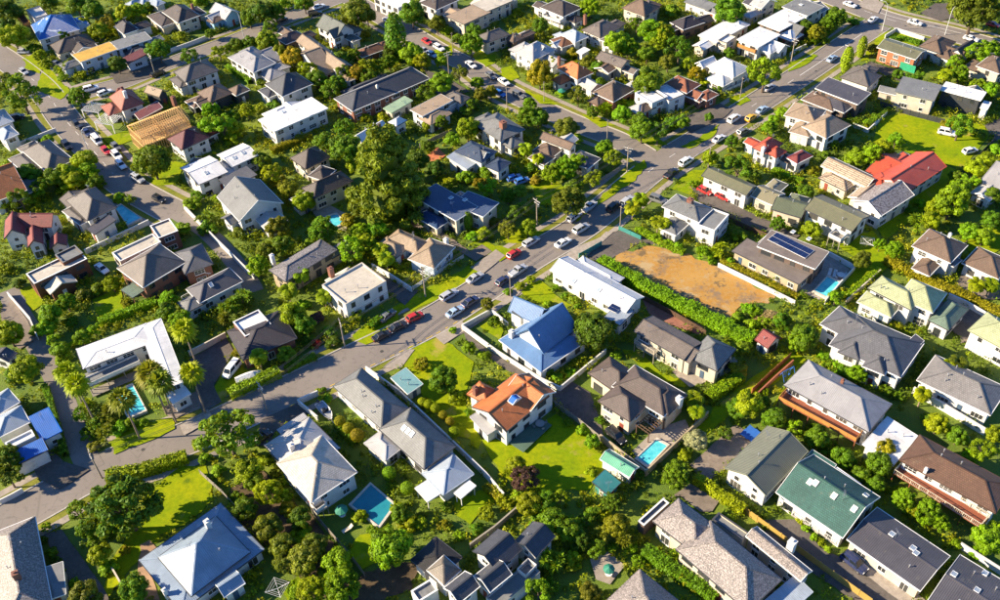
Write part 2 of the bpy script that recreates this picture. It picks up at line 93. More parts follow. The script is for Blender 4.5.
('beige gable above the timber frame','dark house with one pale beige roof slope above the timber frame',[[-92.68,238.82,5.95,3.32,-0.572,3.68,'gab',38.4,'beige tile','charcoal']],[('chim',-86.28,232.61,3.68,-0.572,0,1.5,1.0),('vent',-92.81,239.92,4.32),('vent',-93.23,238.26,4.38)]),
('grey-brown two-storey house','white two-storey house with grey-brown hipped roof and lower skirt roof',[[-83.12,248.26,7.94,10.27,-0.952,4.34,'hip',33.6,'grey brown tile','white'],[-87.56,245.26,7.13,3.4,-0.918,3.0,'hip',19.2,'grey brown tile','white'],[-85.92,252.49,5.19,6.16,2.19,3.0,'hip',28,'grey brown tile','white'],[-86.99,251.86,5.42,6.47,2.19,2.6,'hip',28,'grey brown tile','white']],[('ant',-81.4,249.1,6.5),('vent',-81.43,249.05,6.53)]),
('dark-walled hipped house','low dark-walled house with brown hipped roofs',[[-75.98,237.11,7.55,7.06,-0.881,3.36,'hip',31.2,'brown tile','charcoal'],[-69.59,237.96,4.78,4.49,-0.857,3.36,'hip',31.2,'brown tile','charcoal'],[-78.39,233.26,4.55,5.61,-2.452,2.6,'gab',20,'brown tile','charcoal'],[-80.06,234.29,5.83,5.42,-2.452,2.6,'hip',20,'brown tile','charcoal']],[('vent',-75.71,235.27,4.68)]),
('large white colonial house','large white house with light grey roofs and long windowed side',[[-68.05,253.05,13.42,7.73,-0.845,4.4,'hip',28.8,'light grey metal','white'],[-69.1,257.56,5.06,4.69,-0.858,4.72,'hip',31.2,'light grey metal','white'],[-60.29,250.79,4.6,5.76,-1.004,3.0,'hip',24.0,'light grey metal','white'],[-65.39,257.95,5.75,9.91,0.726,2.6,'gab',24,'light grey metal','white'],[-61.74,247.53,6.2,5.73,-0.845,2.8,'hip',24,'light grey metal','white']],[('vent',-64.86,251.89,5.64),('vent',-67.65,250.62,5.8),('vent',-70.97,253.11,5.34)]),
('white house with twin dormers','white house with dark roof and twin white dormers',[[-55.37,238.04,9.27,9.86,-0.9,4.27,'hip',36.0,'slate tile','white'],[-55.67,237.04,1.95,1.29,-0.806,4.85,'gab',45.6,'pale grey metal','white'],[-52.58,238.94,1.96,1.3,-0.811,4.85,'gab',45.6,'pale grey metal','white'],[-60.85,236.73,5.73,4.03,-0.913,3.0,'hip',21.6,'slate tile','white']],[('vent',-54.05,236.32,6.06),('vent',-56.05,239.17,6.69)]),
('white flat-roofed modern box','long modern box house with white flat roof and dark base',[[-52.02,221.36,8.19,16.55,-0.892,4.53,'slab',1,'white flat','white'],[-53.52,226.36,4.48,8.82,2.25,2.8,'gab',20,'white flat','white'],[-56.12,225.36,6.19,8.17,2.25,2.8,'hip',24,'white flat','white']],[('sky',-54.86,222.57,4.65,-0.892,0),('ant',-50.62,220.14,4.65),('vent',-52.8,218.13,4.65)]),
('blue-wrapped house under repair','house wrapped in bright blue roof sheeting under repair',[[-134.24,282.3,12.62,12.32,-1.063,4.08,'hip',33.6,'tarp blue metal','white'],[-143.27,292.8,8.7,4.36,-0.959,4.53,'flat',0,'pale grey metal','white'],[-127.4,284.77,5.03,6.67,0.508,2.6,'hip',24,'pale grey metal','white'],[-129.21,287.87,4.89,6.66,0.508,2.8,'hip',24,'tarp blue metal','white']],[('deck',-147.2,290.41,9.05,2.01,-0.989,3.0,'orange','red wood'),('ant',-131.63,283.6,6.24),('vent',-132.66,282.58,7.17)]),
('dark brown hipped bungalow','dark brown hipped bungalow beside the yellow flat roof',[[-126.11,272.1,7.84,11.25,-0.955,3.2,'hip',31.2,'dark brown tile','cream'],[-121.81,269.43,4.48,6.9,-0.955,3.0,'hip',20,'dark brown tile','cream'],[-122.32,269.02,4.57,7.35,-0.955,2.6,'gab',24,'dark brown tile','cream']],[('vent',-124.67,271.44,4.75),('vent',-127.05,271.97,5.31)]),
('yellow flat-roofed townhouse','townhouse with bright yellow flat roof',[[-116.23,263.05,6.39,11.61,-0.906,4.53,'slab',1,'yellow flat','blue white'],[-122.69,259.36,6.12,4.32,-2.477,3.0,'hip',24,'grey tile','blue white'],[-122.48,259.24,5.93,3.8,-2.477,3.0,'hip',24,'pale grey metal','blue white']],[('ant',-115.71,264.97,4.65),('vent',-115.32,262.86,4.65)]),
('grey flat-roofed townhouse','townhouse with grey flat roof and maroon porch',[[-107.02,269.28,6.19,10.62,-0.971,4.53,'slab',1,'grey flat','blue white'],[-104.42,261.38,4.44,6.3,-0.945,2.9,'mono',8,'maroon tile','blue white'],[-101.47,272.58,5.27,3.94,0.6,2.8,'hip',20,'grey flat','blue white'],[-105.13,265.82,4.66,6.58,-0.971,2.6,'hip',28,'charcoal metal','blue white']],[('vent',-106.34,267.51,4.65),('vent',-106.75,271.67,4.65),('vent',-106.01,268.06,4.65)]),
('small dark gabled house','small white house with near-black hipped roof at the upper left',[[-111.6,280.0,7.5,4.84,-0.917,3.68,'hip',40.8,'purple black tile','white'],[-108.22,282.3,6.32,4.59,0.654,3.0,'hip',24,'purple black tile','white'],[-114.08,284.83,6.18,3.18,2.225,2.6,'hip',28,'purple black tile','white']],[('ant',-110.64,279.03,5.62),('vent',-111.33,278.18,5.0)]),
('big white house with dark hipped roof','big white two-storey house with dark hipped roof at the top left',[[-95.8,286.58,11.18,7.52,-0.894,4.4,'hip',33.6,'dark brown tile','cream'],[-101.78,286.88,10.93,6.21,-0.916,3.0,'hip',19.2,'dark brown tile','cream'],[-101.06,285.26,5.33,7.48,-2.465,2.6,'hip',20,'dark brown tile','cream'],[-93.06,291.06,5.37,6.94,0.677,2.6,'hip',20,'dark brown tile','cream']],[('chim',-92.6,289.59,4.4,-0.894,0,1.4,0.8),('vent',-95.98,284.36,5.88)]),
('pale blue weatherboard house','pale blue weatherboard house with white gabled roof at the top',[[-82.4,288.1,8.85,6.02,-0.782,3.36,'gab',33.6,'pale grey metal','sky blue'],[-84.61,284.49,5.22,4.04,-2.353,3.0,'hip',20,'brown tile','sky blue'],[-85.42,285.66,4.71,6.11,-2.353,3.0,'gab',24,'pale grey metal','sky blue']],[('ant',-81.34,285.97,4.85),('vent',-82.38,287.62,5.14),('vent',-81.43,285.43,4.55)]),
('purple-brown roofed house','low house with purple-brown roof left of the beige terrace',[[-58.93,268.62,5.58,7.13,-0.875,3.2,'hip',31.2,'purple brown tile','brown'],[-54.67,270.79,5.2,3.59,0.696,2.6,'hip',28,'purple brown tile','brown'],[-60.69,272.37,5.43,3.78,2.267,3.0,'gab',28,'brown tile','brown']],[('ant',-60.67,267.43,4.09),('vent',-58.46,269.21,4.8)]),
('beige-roofed row of terraces','long row of terraces with beige stepped roof',[[-47.39,254.9,25.04,4.66,-0.947,4.4,'gab',31.2,'beige tile','white'],[-50.16,252.83,5.25,17.34,-2.518,2.8,'gab',24,'beige tile','white'],[-39.86,243.58,5.13,3.06,-0.947,2.6,'hip',20,'beige tile','white']],[('vent',-44.64,250.93,5.76),('vent',-44.8,253.85,4.91),('vent',-48.78,257.14,5.7)]),
('green-grey gabled house','white two-storey house with green-grey gabled roof at the top',[[-45.57,271.39,10.68,6.77,-0.837,4.34,'gab',38.4,'sage grey tile','white'],[-45.44,266.9,4.21,3.34,-0.903,4.27,'gbc',40.8,'sage grey tile','white'],[-41.28,272.94,4.68,6.11,0.734,2.8,'hip',28,'sage grey tile','white'],[-40.48,267.49,4.93,3.25,-0.837,2.6,'hip',20,'sage grey tile','white']],[('ant',-44.97,272.7,5.97),('vent',-46.55,271.71,6.61),('vent',-43.7,272.17,5.51)]),
('rusty brown-roofed bungalow','low bungalow with rusty brown roof among trees',[[-34.06,258.27,4.96,8.68,-0.975,3.0,'hip',26.4,'rusty tile','brick'],[-29.99,261.96,5.19,3.02,0.596,3.0,'hip',24,'rusty tile','brick'],[-29.5,262.02,6.08,3.42,0.596,2.8,'gab',20,'brown tile','brick']],[('vent',-35.42,258.28,3.85),('vent',-34.65,257.1,3.91)]),
('long brick house with dark hipped roof','long brick house with dark hipped roof',[[-29.12,233.47,9.2,25.55,-0.918,4.02,'hip',28.8,'slate tile','brick'],[-32.13,238.26,5.06,11.52,2.224,2.8,'hip',20,'slate tile','brick'],[-34.01,237.1,5.51,13.45,2.224,2.8,'hip',24,'slate tile','brick']],[('chim',-30.26,230.75,5.74,-0.918,28.8,0.6,0.5),('vent',-32.65,228.44,5.53)]),
('pale green flat-roofed garage','garage with pale green flat roof',[[-24.65,225.84,3.6,7.49,-0.84,2.9,'mono',4,'pale green metal','cream']],[('ant',-25.98,226.11,3.22),('vent',-23.86,227.18,3.39),('vent',-26.65,224.9,3.13)]),
('beige flat-roofed blue-fronted house','house with beige flat roof and blue windowed front',[[-15.44,222.93,4.93,10.91,-0.829,4.14,'slab',2,'beige flat','blue white'],[-8.74,227.89,6.08,3.75,-0.729,3.36,'hip',26.4,'grey brown tile','blue white'],[-14.48,219.32,4.69,7.56,-0.829,3.0,'hip',20,'beige flat','blue white'],[-9.74,227.27,6.36,3.49,0.742,3.0,'hip',28,'beige flat','blue white']],[('vent',-18.34,221.5,4.26),('vent',-14.98,222.22,4.26)]),
('white gabled house behind the pine','white-roofed gabled house half hidden behind the tall pine',[[-31.13,211.71,3.87,9.04,-0.757,3.68,'gbc',36.0,'white metal','white'],[-24.31,216.64,3.16,3.85,-0.783,3.52,'hip',33.6,'white metal','white'],[-29.31,208.69,5.92,5.05,-0.757,3.0,'gab',20,'white metal','white'],[-27.77,209.98,6.39,6.01,-0.757,2.8,'hip',28,'pale grey metal','white']],[('vent',-32.24,211.72,4.49),('vent',-30.87,211.37,4.78),('vent',-30.16,213.52,4.7)]),
('blue-grey gabled house with red patio','white house with dark blue roofs beside a red patio',[[-4.01,199.36,6.04,8.5,0.858,4.27,'hip',28.8,'dark blue metal','white'],[1.25,194.38,4.87,4.22,0.858,3.52,'hip',24.0,'dark blue metal','white'],[-7.45,197.39,4.06,6.68,0.819,3.0,'mono',8,'pale blue metal','white'],[-2.78,197.86,2.66,3.55,0.933,4.59,'gbc',36.0,'grey tile','white']],[('vent',-4.45,197.34,4.93),('vent',-2.11,198.13,5.37)]),
('grey L-roofed white house','white two-storey house with grey hipped roof',[[2.03,210.39,8.1,11.21,0.638,4.27,'hip',24.0,'grey tile','white'],[5.1,204.69,4.6,4.45,-0.933,3.0,'hip',28,'grey tile','white'],[-1.27,216.28,5.17,5.58,2.209,2.8,'hip',28,'grey tile','white']],[('chim',3.05,207.88,5.6,-0.933,24.0,1.4,1.4),('vent',1.25,207.74,5.09)]),
('brown gabled house with ivory walls','ivory house with brown gabled roof and dark low wing',[[16.63,202.22,9.37,3.2,-0.705,4.08,'gab',33.6,'brown tile','white'],[22.35,195.26,5.56,6.23,0.853,3.0,'hip',24.0,'charcoal metal','white'],[12.19,197.39,4.62,5.14,0.81,2.8,'hip',21.6,'brown tile','white'],[18.6,203.97,5.01,4.26,0.866,3.0,'gab',24,'pale grey metal','white'],[13.83,200.51,6.03,5.82,-2.276,2.8,'hip',24,'brown tile','white']],[('ant',14.95,203.28,4.95),('vent',16.24,202.92,4.96)]),
('white modern house by the vacant lot','white modern two-storey house with grey roof beside the vacant lot',[[43.18,171.18,6.12,9.5,0.828,4.78,'hip',24.0,'grey tile','white'],[48.03,166.51,7.08,4.24,0.91,4.7,'flat',0,'grey flat','white'],[48.32,167.72,5.74,4.04,-0.743,2.8,'gab',24,'pale grey metal','white'],[39.91,167.79,6.3,4.65,3.97,2.8,'hip',20,'grey tile','white']],[('chim',43.69,171.39,5.92,0.828,24.0,1.0,1.2),('ant',43.28,169.38,5.58),('vent',43.13,169.77,5.66)]),
('long olive-roofed carport house','long house with olive roof and open carport below',[[54.8,181.18,12.26,4.63,-0.797,4.38,'gab',21.6,'olive metal','white']],[('vent',52.89,184.41,4.94)]),
('red-roofed white villa','white villa with bright red hipped roofs',[[67.16,195.16,4.23,6.67,-0.874,4.34,'hip',38.4,'red tile','white'],[68.5,192.27,3.37,4.04,-0.928,4.34,'hip',36.0,'red tile','white'],[73.94,190.82,3.49,5.52,-1.002,3.52,'hip',31.2,'crimson tile','white'],[70.4,193.09,6.11,3.41,-0.874,2.6,'hip',24,'brown tile','white'],[65.64,198.5,5.84,3.26,2.268,2.6,'gab',20,'red tile','white']],[('chim',65.35,192.31,4.43,-2.445,38.4,1.2,0.8),('ant',68.15,195.12,5.49),('vent',66.63,193.21,5.1)]),
('white weatherboard house with bright roof','white house with brilliant white iron roof by the upper street',[[66.39,235.3,9.16,7.56,-0.892,3.84,'hip',28.8,'white metal','white'],[60.79,238.92,3.18,5.3,-0.999,3.68,'gbc',36.0,'white metal','white'],[63.34,231.28,5.24,6.15,-2.463,2.6,'hip',28,'white metal','white'],[62.91,239.92,5.41,4.06,2.25,2.8,'hip',20,'charcoal metal','white']],[('ant',65.74,233.15,4.9),('vent',69.26,235.13,4.75)]),
('terracotta-roofed house by the corner','terracotta-roofed house behind the white cube house',[[52.14,227.35,7.59,6.26,-0.822,3.95,'hip',28.8,'terracotta tile','brick'],[58.08,222.69,3.81,4.79,-0.916,3.0,'hip',24.0,'terracotta tile','brick'],[55.36,223.45,5.52,4.68,-0.822,2.6,'hip',20,'terracotta tile','brick'],[54.89,223.67,4.55,4.36,-0.822,2.8,'gab',28,'terracotta tile','brick']],[('vent',50.8,227.18,5.07)]),
('white cubic modern house','white cubic two-storey modern house near the junction',[[42.86,221.72,6.77,5.55,-0.998,4.53,'flat',0,'white flat','white'],[47.49,223.12,7.23,5.55,-1.02,4.21,'flat',0,'white flat','white'],[39.83,218.35,6.2,4.25,-2.569,2.8,'hip',28,'pale grey metal','white'],[40.43,218.43,5.1,4.04,-2.569,2.8,'hip',28,'brown tile','white']],[('ant',41.07,222.36,4.58),('vent',41.24,222.37,4.58),('vent',41.43,222.16,4.58)]),
('brown hipped brick bungalow','brick bungalow with brown hipped roof behind palms',[[33.4,226.17,7.51,8.87,-0.835,3.68,'hip',33.6,'brown tile','brick'],[38.66,228.77,5.42,4.06,0.736,3.0,'hip',24,'pale grey metal','brick'],[28.96,223.42,4.41,3.74,-2.406,2.8,'hip',24,'brown tile','brick']],[('ant',32.83,225.32,5.97),('vent',33.74,225.97,5.93)]),
('bright orange-roofed cottage','white cottage with bright orange hipped roof',[[24.12,237.32,8.59,5.91,-0.955,4.21,'hip',38.4,'orange tile','white'],[20.45,235.58,5.09,3.98,-2.526,2.8,'hip',28,'orange tile','white'],[27.58,232.43,6.4,4.41,-0.955,2.6,'gab',28,'pale grey metal','white']],[('chim',20.08,242.78,4.21,-0.955,0,1.4,0.7),('vent',25.24,238.73,5.18),('vent',22.73,237.28,5.64),('vent',26.21,235.56,5.52)]),
('grey gable house among trees','house with dark taupe gabled roof among trees',[[35.49,242.77,9.1,4.89,-0.772,3.95,'gab',26.4,'taupe tile','cream'],[39.49,238.87,5.08,3.3,-0.772,2.8,'gab',24,'taupe tile','cream'],[33.22,240.36,4.73,5.04,-2.343,3.0,'gab',20,'brown tile','cream']],[('ant',34.79,242.44,4.8),('vent',35.03,241.11,4.41),('vent',34.57,242.31,4.68)]),
('white house with many gables','white house with many pale grey gables',[[13.77,249.9,7.68,9.36,-0.844,4.27,'hip',33.6,'pale grey metal','white'],[11.62,249.87,2.22,2.24,-0.899,4.72,'gab',43.2,'pale grey metal','white'],[15.63,249.84,2.37,2.9,-0.836,4.66,'gab',43.2,'pale grey metal','white'],[10.77,254.58,6.29,6.76,2.298,2.6,'hip',24,'pale grey metal','white'],[18.35,246.66,6.25,5.85,-0.844,2.6,'gab',24,'pale grey metal','white']],[('vent',13.93,247.41,5.51),('vent',13.01,248.74,6.49)]),
('pale house with rust porch roof','pale house with light roof and rust porch roof',[[25.81,258.27,6.77,5.17,-0.952,4.14,'hip',33.6,'pale blue metal','white'],[22.73,257.41,6.13,5.74,-1.052,3.0,'hip',21.6,'rusty tile','white'],[27.68,250.9,2.45,3.25,-0.886,2.8,'mono',5,'white flat','white'],[22.52,261.39,5.12,3.24,2.19,2.6,'hip',24,'pale blue metal','white'],[21.73,257.07,5.86,3.3,-2.523,2.8,'gab',28,'pale blue metal','white']],[('vent',24.62,258.28,5.22),('vent',25.77,260.19,5.14)]),
('taupe L-roofed house','house with taupe hipped roof and white dormer wall',[[34.26,261.97,7.39,9.39,-0.855,4.14,'hip',28.8,'taupe tile','white'],[36.21,254.85,4.66,4.38,-0.769,4.08,'hip',24.0,'taupe tile','white'],[37.11,258.1,5.18,4.52,-0.855,2.6,'hip',24,'grey tile','white'],[38.65,266.57,6.27,4.11,0.716,2.8,'hip',24,'taupe tile','white']],[('chim',29.91,267.41,4.14,-0.855,0,1.8,0.8),('vent',36.12,263.76,5.31),('vent',32.0,260.76,5.35)]),
('dark-roofed balcony house at the top','white balconied house with dark roof at the top edge',[[23.44,276.69,9.86,8.35,-0.848,4.4,'hip',26.4,'dark brown tile','white'],[27.11,272.24,4.67,4.22,-0.848,2.8,'hip',20,'dark brown tile','white'],[18.55,281.04,6.14,4.25,2.294,3.0,'gab',20,'dark brown tile','white']],[('deck',21.0,273.02,6.85,3.09,-0.722,2.6,'white','grey wood'),('ant',23.62,275.82,6.25),('vent',22.45,277.65,6.17)]),
('brown cross-gabled house at the top','brown cross-gabled house at the top edge',[[47.72,274.07,8.68,7.6,-0.808,4.27,'hip',33.6,'brown tile','cream'],[50.63,277.66,4.58,5.6,0.763,2.8,'hip',28,'brown tile','cream'],[50.93,278.38,5.99,5.42,0.763,2.8,'hip',24,'brown tile','cream']],[('vent',48.95,275.05,5.75),('vent',49.87,273.44,5.87)]),
('beige flat-roofed apartment','apartment block with beige flat roof at the top',[[-5.05,275.09,8.24,11.15,-0.853,4.53,'slab',2,'beige flat','cream'],[-9.02,278.63,5.32,5.84,2.289,3.0,'gab',20,'beige flat','cream'],[-8.98,278.9,5.67,6.04,2.289,3.0,'gab',20,'beige flat','cream']],[('ant',-5.77,272.6,4.65),('vent',-5.76,276.91,4.65)]),
('cream flat-roofed apartment at the top','cream flat-roofed apartment at the top edge',[[2.52,282.32,7.25,10.64,-0.897,4.59,'slab',2,'cream flat','cream'],[-0.6,286.03,5.44,5.92,2.245,2.8,'gab',24,'cream flat','cream'],[7.22,287.66,6.36,4.53,0.674,3.0,'gab',28,'pale grey metal','cream']],[('vent',3.26,280.05,4.71),('vent',4.18,283.64,4.71),('vent',3.8,283.03,4.71)]),
('cream-walled grey hipped house','white-walled house with grey hipped roof above the side street',[[2.03,261.13,5.35,8.54,-0.997,4.14,'hip',31.2,'grey brown tile','cream']],[('vent',0.48,260.35,5.65),('vent',2.62,262.14,5.44)]),
('small brown-roofed house','small low house with brown hipped roof left of the many-gabled house',[[8.37,261.25,4.16,4.64,-0.901,3.0,'hip',26.4,'brown tile','brown'],[10.85,263.39,4.91,3.01,0.67,2.6,'hip',28,'pale grey metal','brown'],[11.58,263.37,6.03,3.02,0.67,2.8,'hip',24,'brown tile','brown']],[('vent',8.1,259.84,3.57),('vent',8.59,260.27,3.58),('vent',7.86,261.36,3.83)]),
('white house with dark roof at the top','white two-storey house with dark roof at the top edge',[[-14.24,285.52,7.99,9.75,-0.832,4.46,'hip',24.0,'dark brown tile','white'],[-16.41,290.37,5.1,6.21,2.31,2.6,'gab',24,'dark brown tile','white'],[-17.4,289.1,4.56,5.58,2.31,2.6,'gab',28,'pale grey metal','white']],[('vent',-11.18,285.15,5.2),('vent',-16.05,282.99,5.28),('vent',-12.81,284.08,5.33)]),
('plain white block at the top','plain white block with flat roof at the top edge',[[-28.92,288.6,12.09,5.65,-0.833,4.53,'flat',0,'white flat','white']],[('ant',-26.34,287.22,4.58),('vent',-29.38,288.7,4.58),('vent',-31.22,288.76,4.58)]),
('small white house at the top edge','small white house peeping over trees at the top edge',[[-110.97,302.06,4.95,5.93,-0.749,3.0,'hip',26.4,'pale blue metal','white'],[-107.41,299.87,6.25,3.5,-0.749,2.8,'hip',24,'pale blue metal','white'],[-114.24,299.73,4.94,3.37,-2.32,3.0,'hip',28,'pale blue metal','white']],[('vent',-111.98,300.98,3.74),('vent',-109.65,303.08,3.65)]),
('dark hipped house right of the grove','dark hipped house beside a grove at the top',[[60.16,263.86,6.1,8.3,-1.052,3.68,'hip',31.2,'purple black tile','brown'],[65.06,266.15,5.48,4.53,0.519,3.0,'gab',24,'purple black tile','brown'],[55.33,262.07,4.86,3.33,-2.623,3.0,'hip',24,'purple black tile','brown']],[('vent',61.98,263.27,4.67)]),
('white flat-roofed studio','low cream studio with sloping white flat roof',[[68.87,256.86,6.72,13.45,-0.855,3.84,'slab',3,'white flat','cream'],[69.45,251.57,2.93,5.24,-0.805,4.08,'flat',0,'white flat','cream'],[62.9,251.31,5.84,4.05,-2.426,2.8,'gab',20,'white flat','cream'],[74.97,261.82,5.26,4.73,0.716,3.0,'hip',28,'white flat','cream']],[('ant',69.72,259.6,3.96)]),
('white flat-roofed apartment with orange balcony','white flat-roofed apartments with orange balcony panels',[[78.18,250.61,7.34,10.61,-0.861,4.53,'slab',2,'white flat','white'],[80.52,246.66,4.7,5.39,-0.861,3.0,'hip',24,'white flat','white'],[82.69,247.87,5.68,5.25,-0.861,2.8,'gab',28,'white flat','white']],[('deck',74.64,247.62,6.04,2.06,-0.827,2.6,'orange','grey wood'),('vent',79.22,253.47,4.65),('vent',76.33,250.4,4.65)]),
('white-roofed middle apartment','middle apartment block with white flat roof',[[87.12,260.28,7.76,11.93,-0.879,4.53,'slab',2,'white flat','brown'],[90.7,256.86,5.08,7.36,-0.879,2.8,'gab',28,'grey tile','brown'],[88.47,254.75,5.48,5.92,-0.879,2.6,'hip',28,'white flat','brown']],[('ant',88.76,259.23,4.65),('vent',88.75,259.36,4.65)]),
('grey flat-roofed apartment','end apartment block with grey flat roof at the top',[[95.78,268.31,9.02,8.65,-0.883,4.53,'slab',2,'grey flat','white'],[100.38,271.23,5.18,6.7,0.688,2.6,'gab',20,'grey flat','white'],[99.21,273.08,5.7,4.12,0.688,2.8,'hip',24,'pale grey metal','white']],[('sky',95.41,269.47,4.65,-0.883,0),('vent',92.23,268.61,4.65),('vent',95.96,271.46,4.65)]),
('pale gabled house at the top','pale gabled house with carport at the top edge',[[85.05,273.23,4.52,7.15,-0.919,4.21,'gab',26.4,'pale grey metal','cream'],[81.12,269.73,6.35,3.25,-2.49,2.6,'hip',20,'pale grey metal','cream'],[82.75,275.64,5.1,4.35,2.223,3.0,'gab',20,'charcoal metal','cream']],[('vent',83.52,271.76,4.94),('vent',86.38,274.52,5.07)]),
('long low white building at the top','long low white building at the top edge',[[66.55,276.78,9.27,4.34,-0.835,3.2,'mono',6,'grey flat','white'],[69.93,272.42,4.73,3.16,-0.835,2.6,'hip',28,'grey flat','white'],[70.91,273.06,5.1,3.14,-0.835,2.6,'hip',24,'grey tile','white']],[('vent',67.27,278.02,3.69),('vent',67.7,277.19,3.67)]),
('brick house with green garage door','brick house with olive roof and green garage door',[[115.63,239.82,11.28,6.93,-0.795,4.27,'gab',14,'olive metal','orange brick']],[('gdoor',115.6,234.26),('vent',115.66,239.52,5.09),('vent',118.25,239.22,4.77),('vent',116.75,236.64,4.78)]),
('brown hipped white house by the main road','white house with brown hipped roof and dark wing by the top road',[[126.78,242.56,6.31,9.12,-0.831,3.68,'hip',28.8,'brown tile','white'],[133.05,239.47,2.63,8.14,-0.905,3.84,'gbc',36.0,'purple black tile','white'],[129.91,238.9,6.31,5.4,-0.831,2.6,'gab',28,'brown tile','white'],[128.23,238.45,4.71,6.1,-0.831,2.8,'hip',24,'brown tile','white']],[('vent',127.3,245.38,4.46),('vent',126.35,242.14,5.4)]),
('cream house at the upper right edge','cream two-storey house with brown hipped roof at the upper right edge',[[136.95,228.71,6.41,8.52,-0.85,4.27,'hip',28.8,'brown tile','cream'],[140.46,232.34,4.55,4.14,0.721,3.0,'hip',24,'brown tile','cream'],[133.27,230.86,4.67,6.09,2.292,2.8,'hip',20,'brown tile','cream']],[('ant',135.87,229.65,5.25),('vent',136.72,229.57,5.59),('vent',136.56,228.12,5.93)]),
('small grey hipped house','small grey hipped house with white wall on the corner street',[[100.37,227.25,8.14,7.85,-0.777,3.52,'hip',28.8,'grey brown tile','white'],[103.6,231.72,6.05,4.17,0.794,2.8,'hip',20,'grey brown tile','white'],[102.69,231.47,4.42,5.72,0.794,2.6,'hip',28,'grey brown tile','white']],[('vent',100.74,228.73,4.96)]),
('dark modern house with white front','dark modern house with white front wall',[[92.58,218.48,12.47,6.32,-0.833,4.27,'mono',6,'charcoal metal','brown'],[89.96,215.17,5.01,8.05,-2.404,2.8,'hip',24,'charcoal metal','brown'],[87.4,217.24,6.01,9.34,-2.404,2.6,'hip',20,'brown tile','brown']],[('deck',88.2,218.56,5.57,2.03,-0.805,2.4,'white','grey wood'),('vent',94.42,215.81,4.68)]),
('beige tiled house with purple slope','beige-tiled house with one purple-grey slope',[[80.21,209.26,7.59,8.2,0.944,4.21,'hip',28.8,'sand tile','white'],[83.77,202.69,9.63,7.38,0.614,4.27,'hip',33.6,'sand tile','white'],[85.14,207.01,5.42,4.44,-0.627,3.0,'gab',24,'sand tile','white'],[78.49,203.82,6.23,5.26,4.086,3.0,'hip',28,'sand tile','white']],[('vent',81.9,208.09,5.33),('vent',82.89,209.65,5.26),('vent',79.69,207.12,5.18)]),
('grey-roofed terrace house','grey-roofed terrace house above the open lawn',[[111.65,216.73,9.86,7.03,-0.595,4.72,'mono',7,'grey metal','cream'],[106.18,220.09,5.97,3.2,2.547,2.8,'gab',28,'grey metal','cream'],[113.51,221.11,5.31,7.14,0.976,3.0,'hip',24,'grey metal','cream']],[('ant',113.24,215.0,5.2),('vent',112.26,215.73,5.21)]),
('white-roofed black terrace house','black-walled terrace house with white roof above the open lawn',[[122.66,214.84,10.22,4.95,-0.667,4.78,'slab',2,'white flat','charcoal'],[126.65,209.46,1.8,3.41,-0.65,3.36,'mono',6,'white flat','white'],[126.34,216.51,5.23,4.77,0.904,2.8,'gab',28,'grey tile','charcoal'],[126.56,216.28,5.14,4.84,0.904,2.6,'hip',20,'brown tile','charcoal']],[('vent',119.75,216.33,4.9),('vent',122.86,213.88,4.9),('vent',122.05,216.9,4.9)]),
('red-roofed garden shed','small white shed with dark red gabled roof beside the weeds',[[51.79,130.52,4.15,3.19,0.634,2.6,'gbc',36.0,'crimson tile','white']],[('vent',50.65,129.92,3.18),('vent',52.69,130.9,3.41)]),
]
ROADS=[
('main_street',8.2,[(-92.65,93.81),(-87.44,98.06),(-80.59,103.45),(-73.32,108.88),(-60.19,114.69),(-46.3,122.81),(-30.37,133.08),(-14.66,143.18),(-4.16,152.02),(7.11,162.17),(19.15,171.99),(29.81,183.52),(41.34,196.0),(59.42,211.42),(86.71,235.4),(102.15,249.62),(117.87,263.81)]),
('top_road',9.0,[(97.47,299.61),(113.64,277.38),(121.21,267.45),(128.11,261.31),(136.22,255.19),(146.71,245.29),(158.29,233.42)]),
('side_street',7.0,[(39.65,197.93),(32.88,207.29),(23.92,215.4),(16.08,223.25),(3.11,237.45),(-5.16,250.45),(-14.01,261.24),(-23.43,274.02),(-30.71,283.1),(-38.39,293.35),(-48.02,306.66)]),
('cross_street',7.0,[(-123.89,241.66),(-114.76,247.44),(-107.11,251.25),(-99.89,257.61),(-88.59,267.56),(-76.44,276.68),(-66.85,285.89),(-53.66,296.65),(-44.51,304.67)]),
('west_street',8.0,[(-164.24,286.6),(-149.83,273.0),(-137.89,260.45),(-128.18,248.83),(-117.38,232.41),(-105.3,216.23),(-93.91,200.98),(-82.76,191.07),(-75.96,185.6)]),
('lane',4.2,[(-75.96,185.6),(-68.05,178.3),(-61.05,169.21),(-54.96,159.69),(-52.99,155.56)]),
('narrow_lane',4.5,[(-107.97,160.57),(-101.66,151.06),(-95.44,142.44),(-89.13,133.49),(-84.02,123.91),(-77.99,113.77),(-74.79,108.98)]),
]
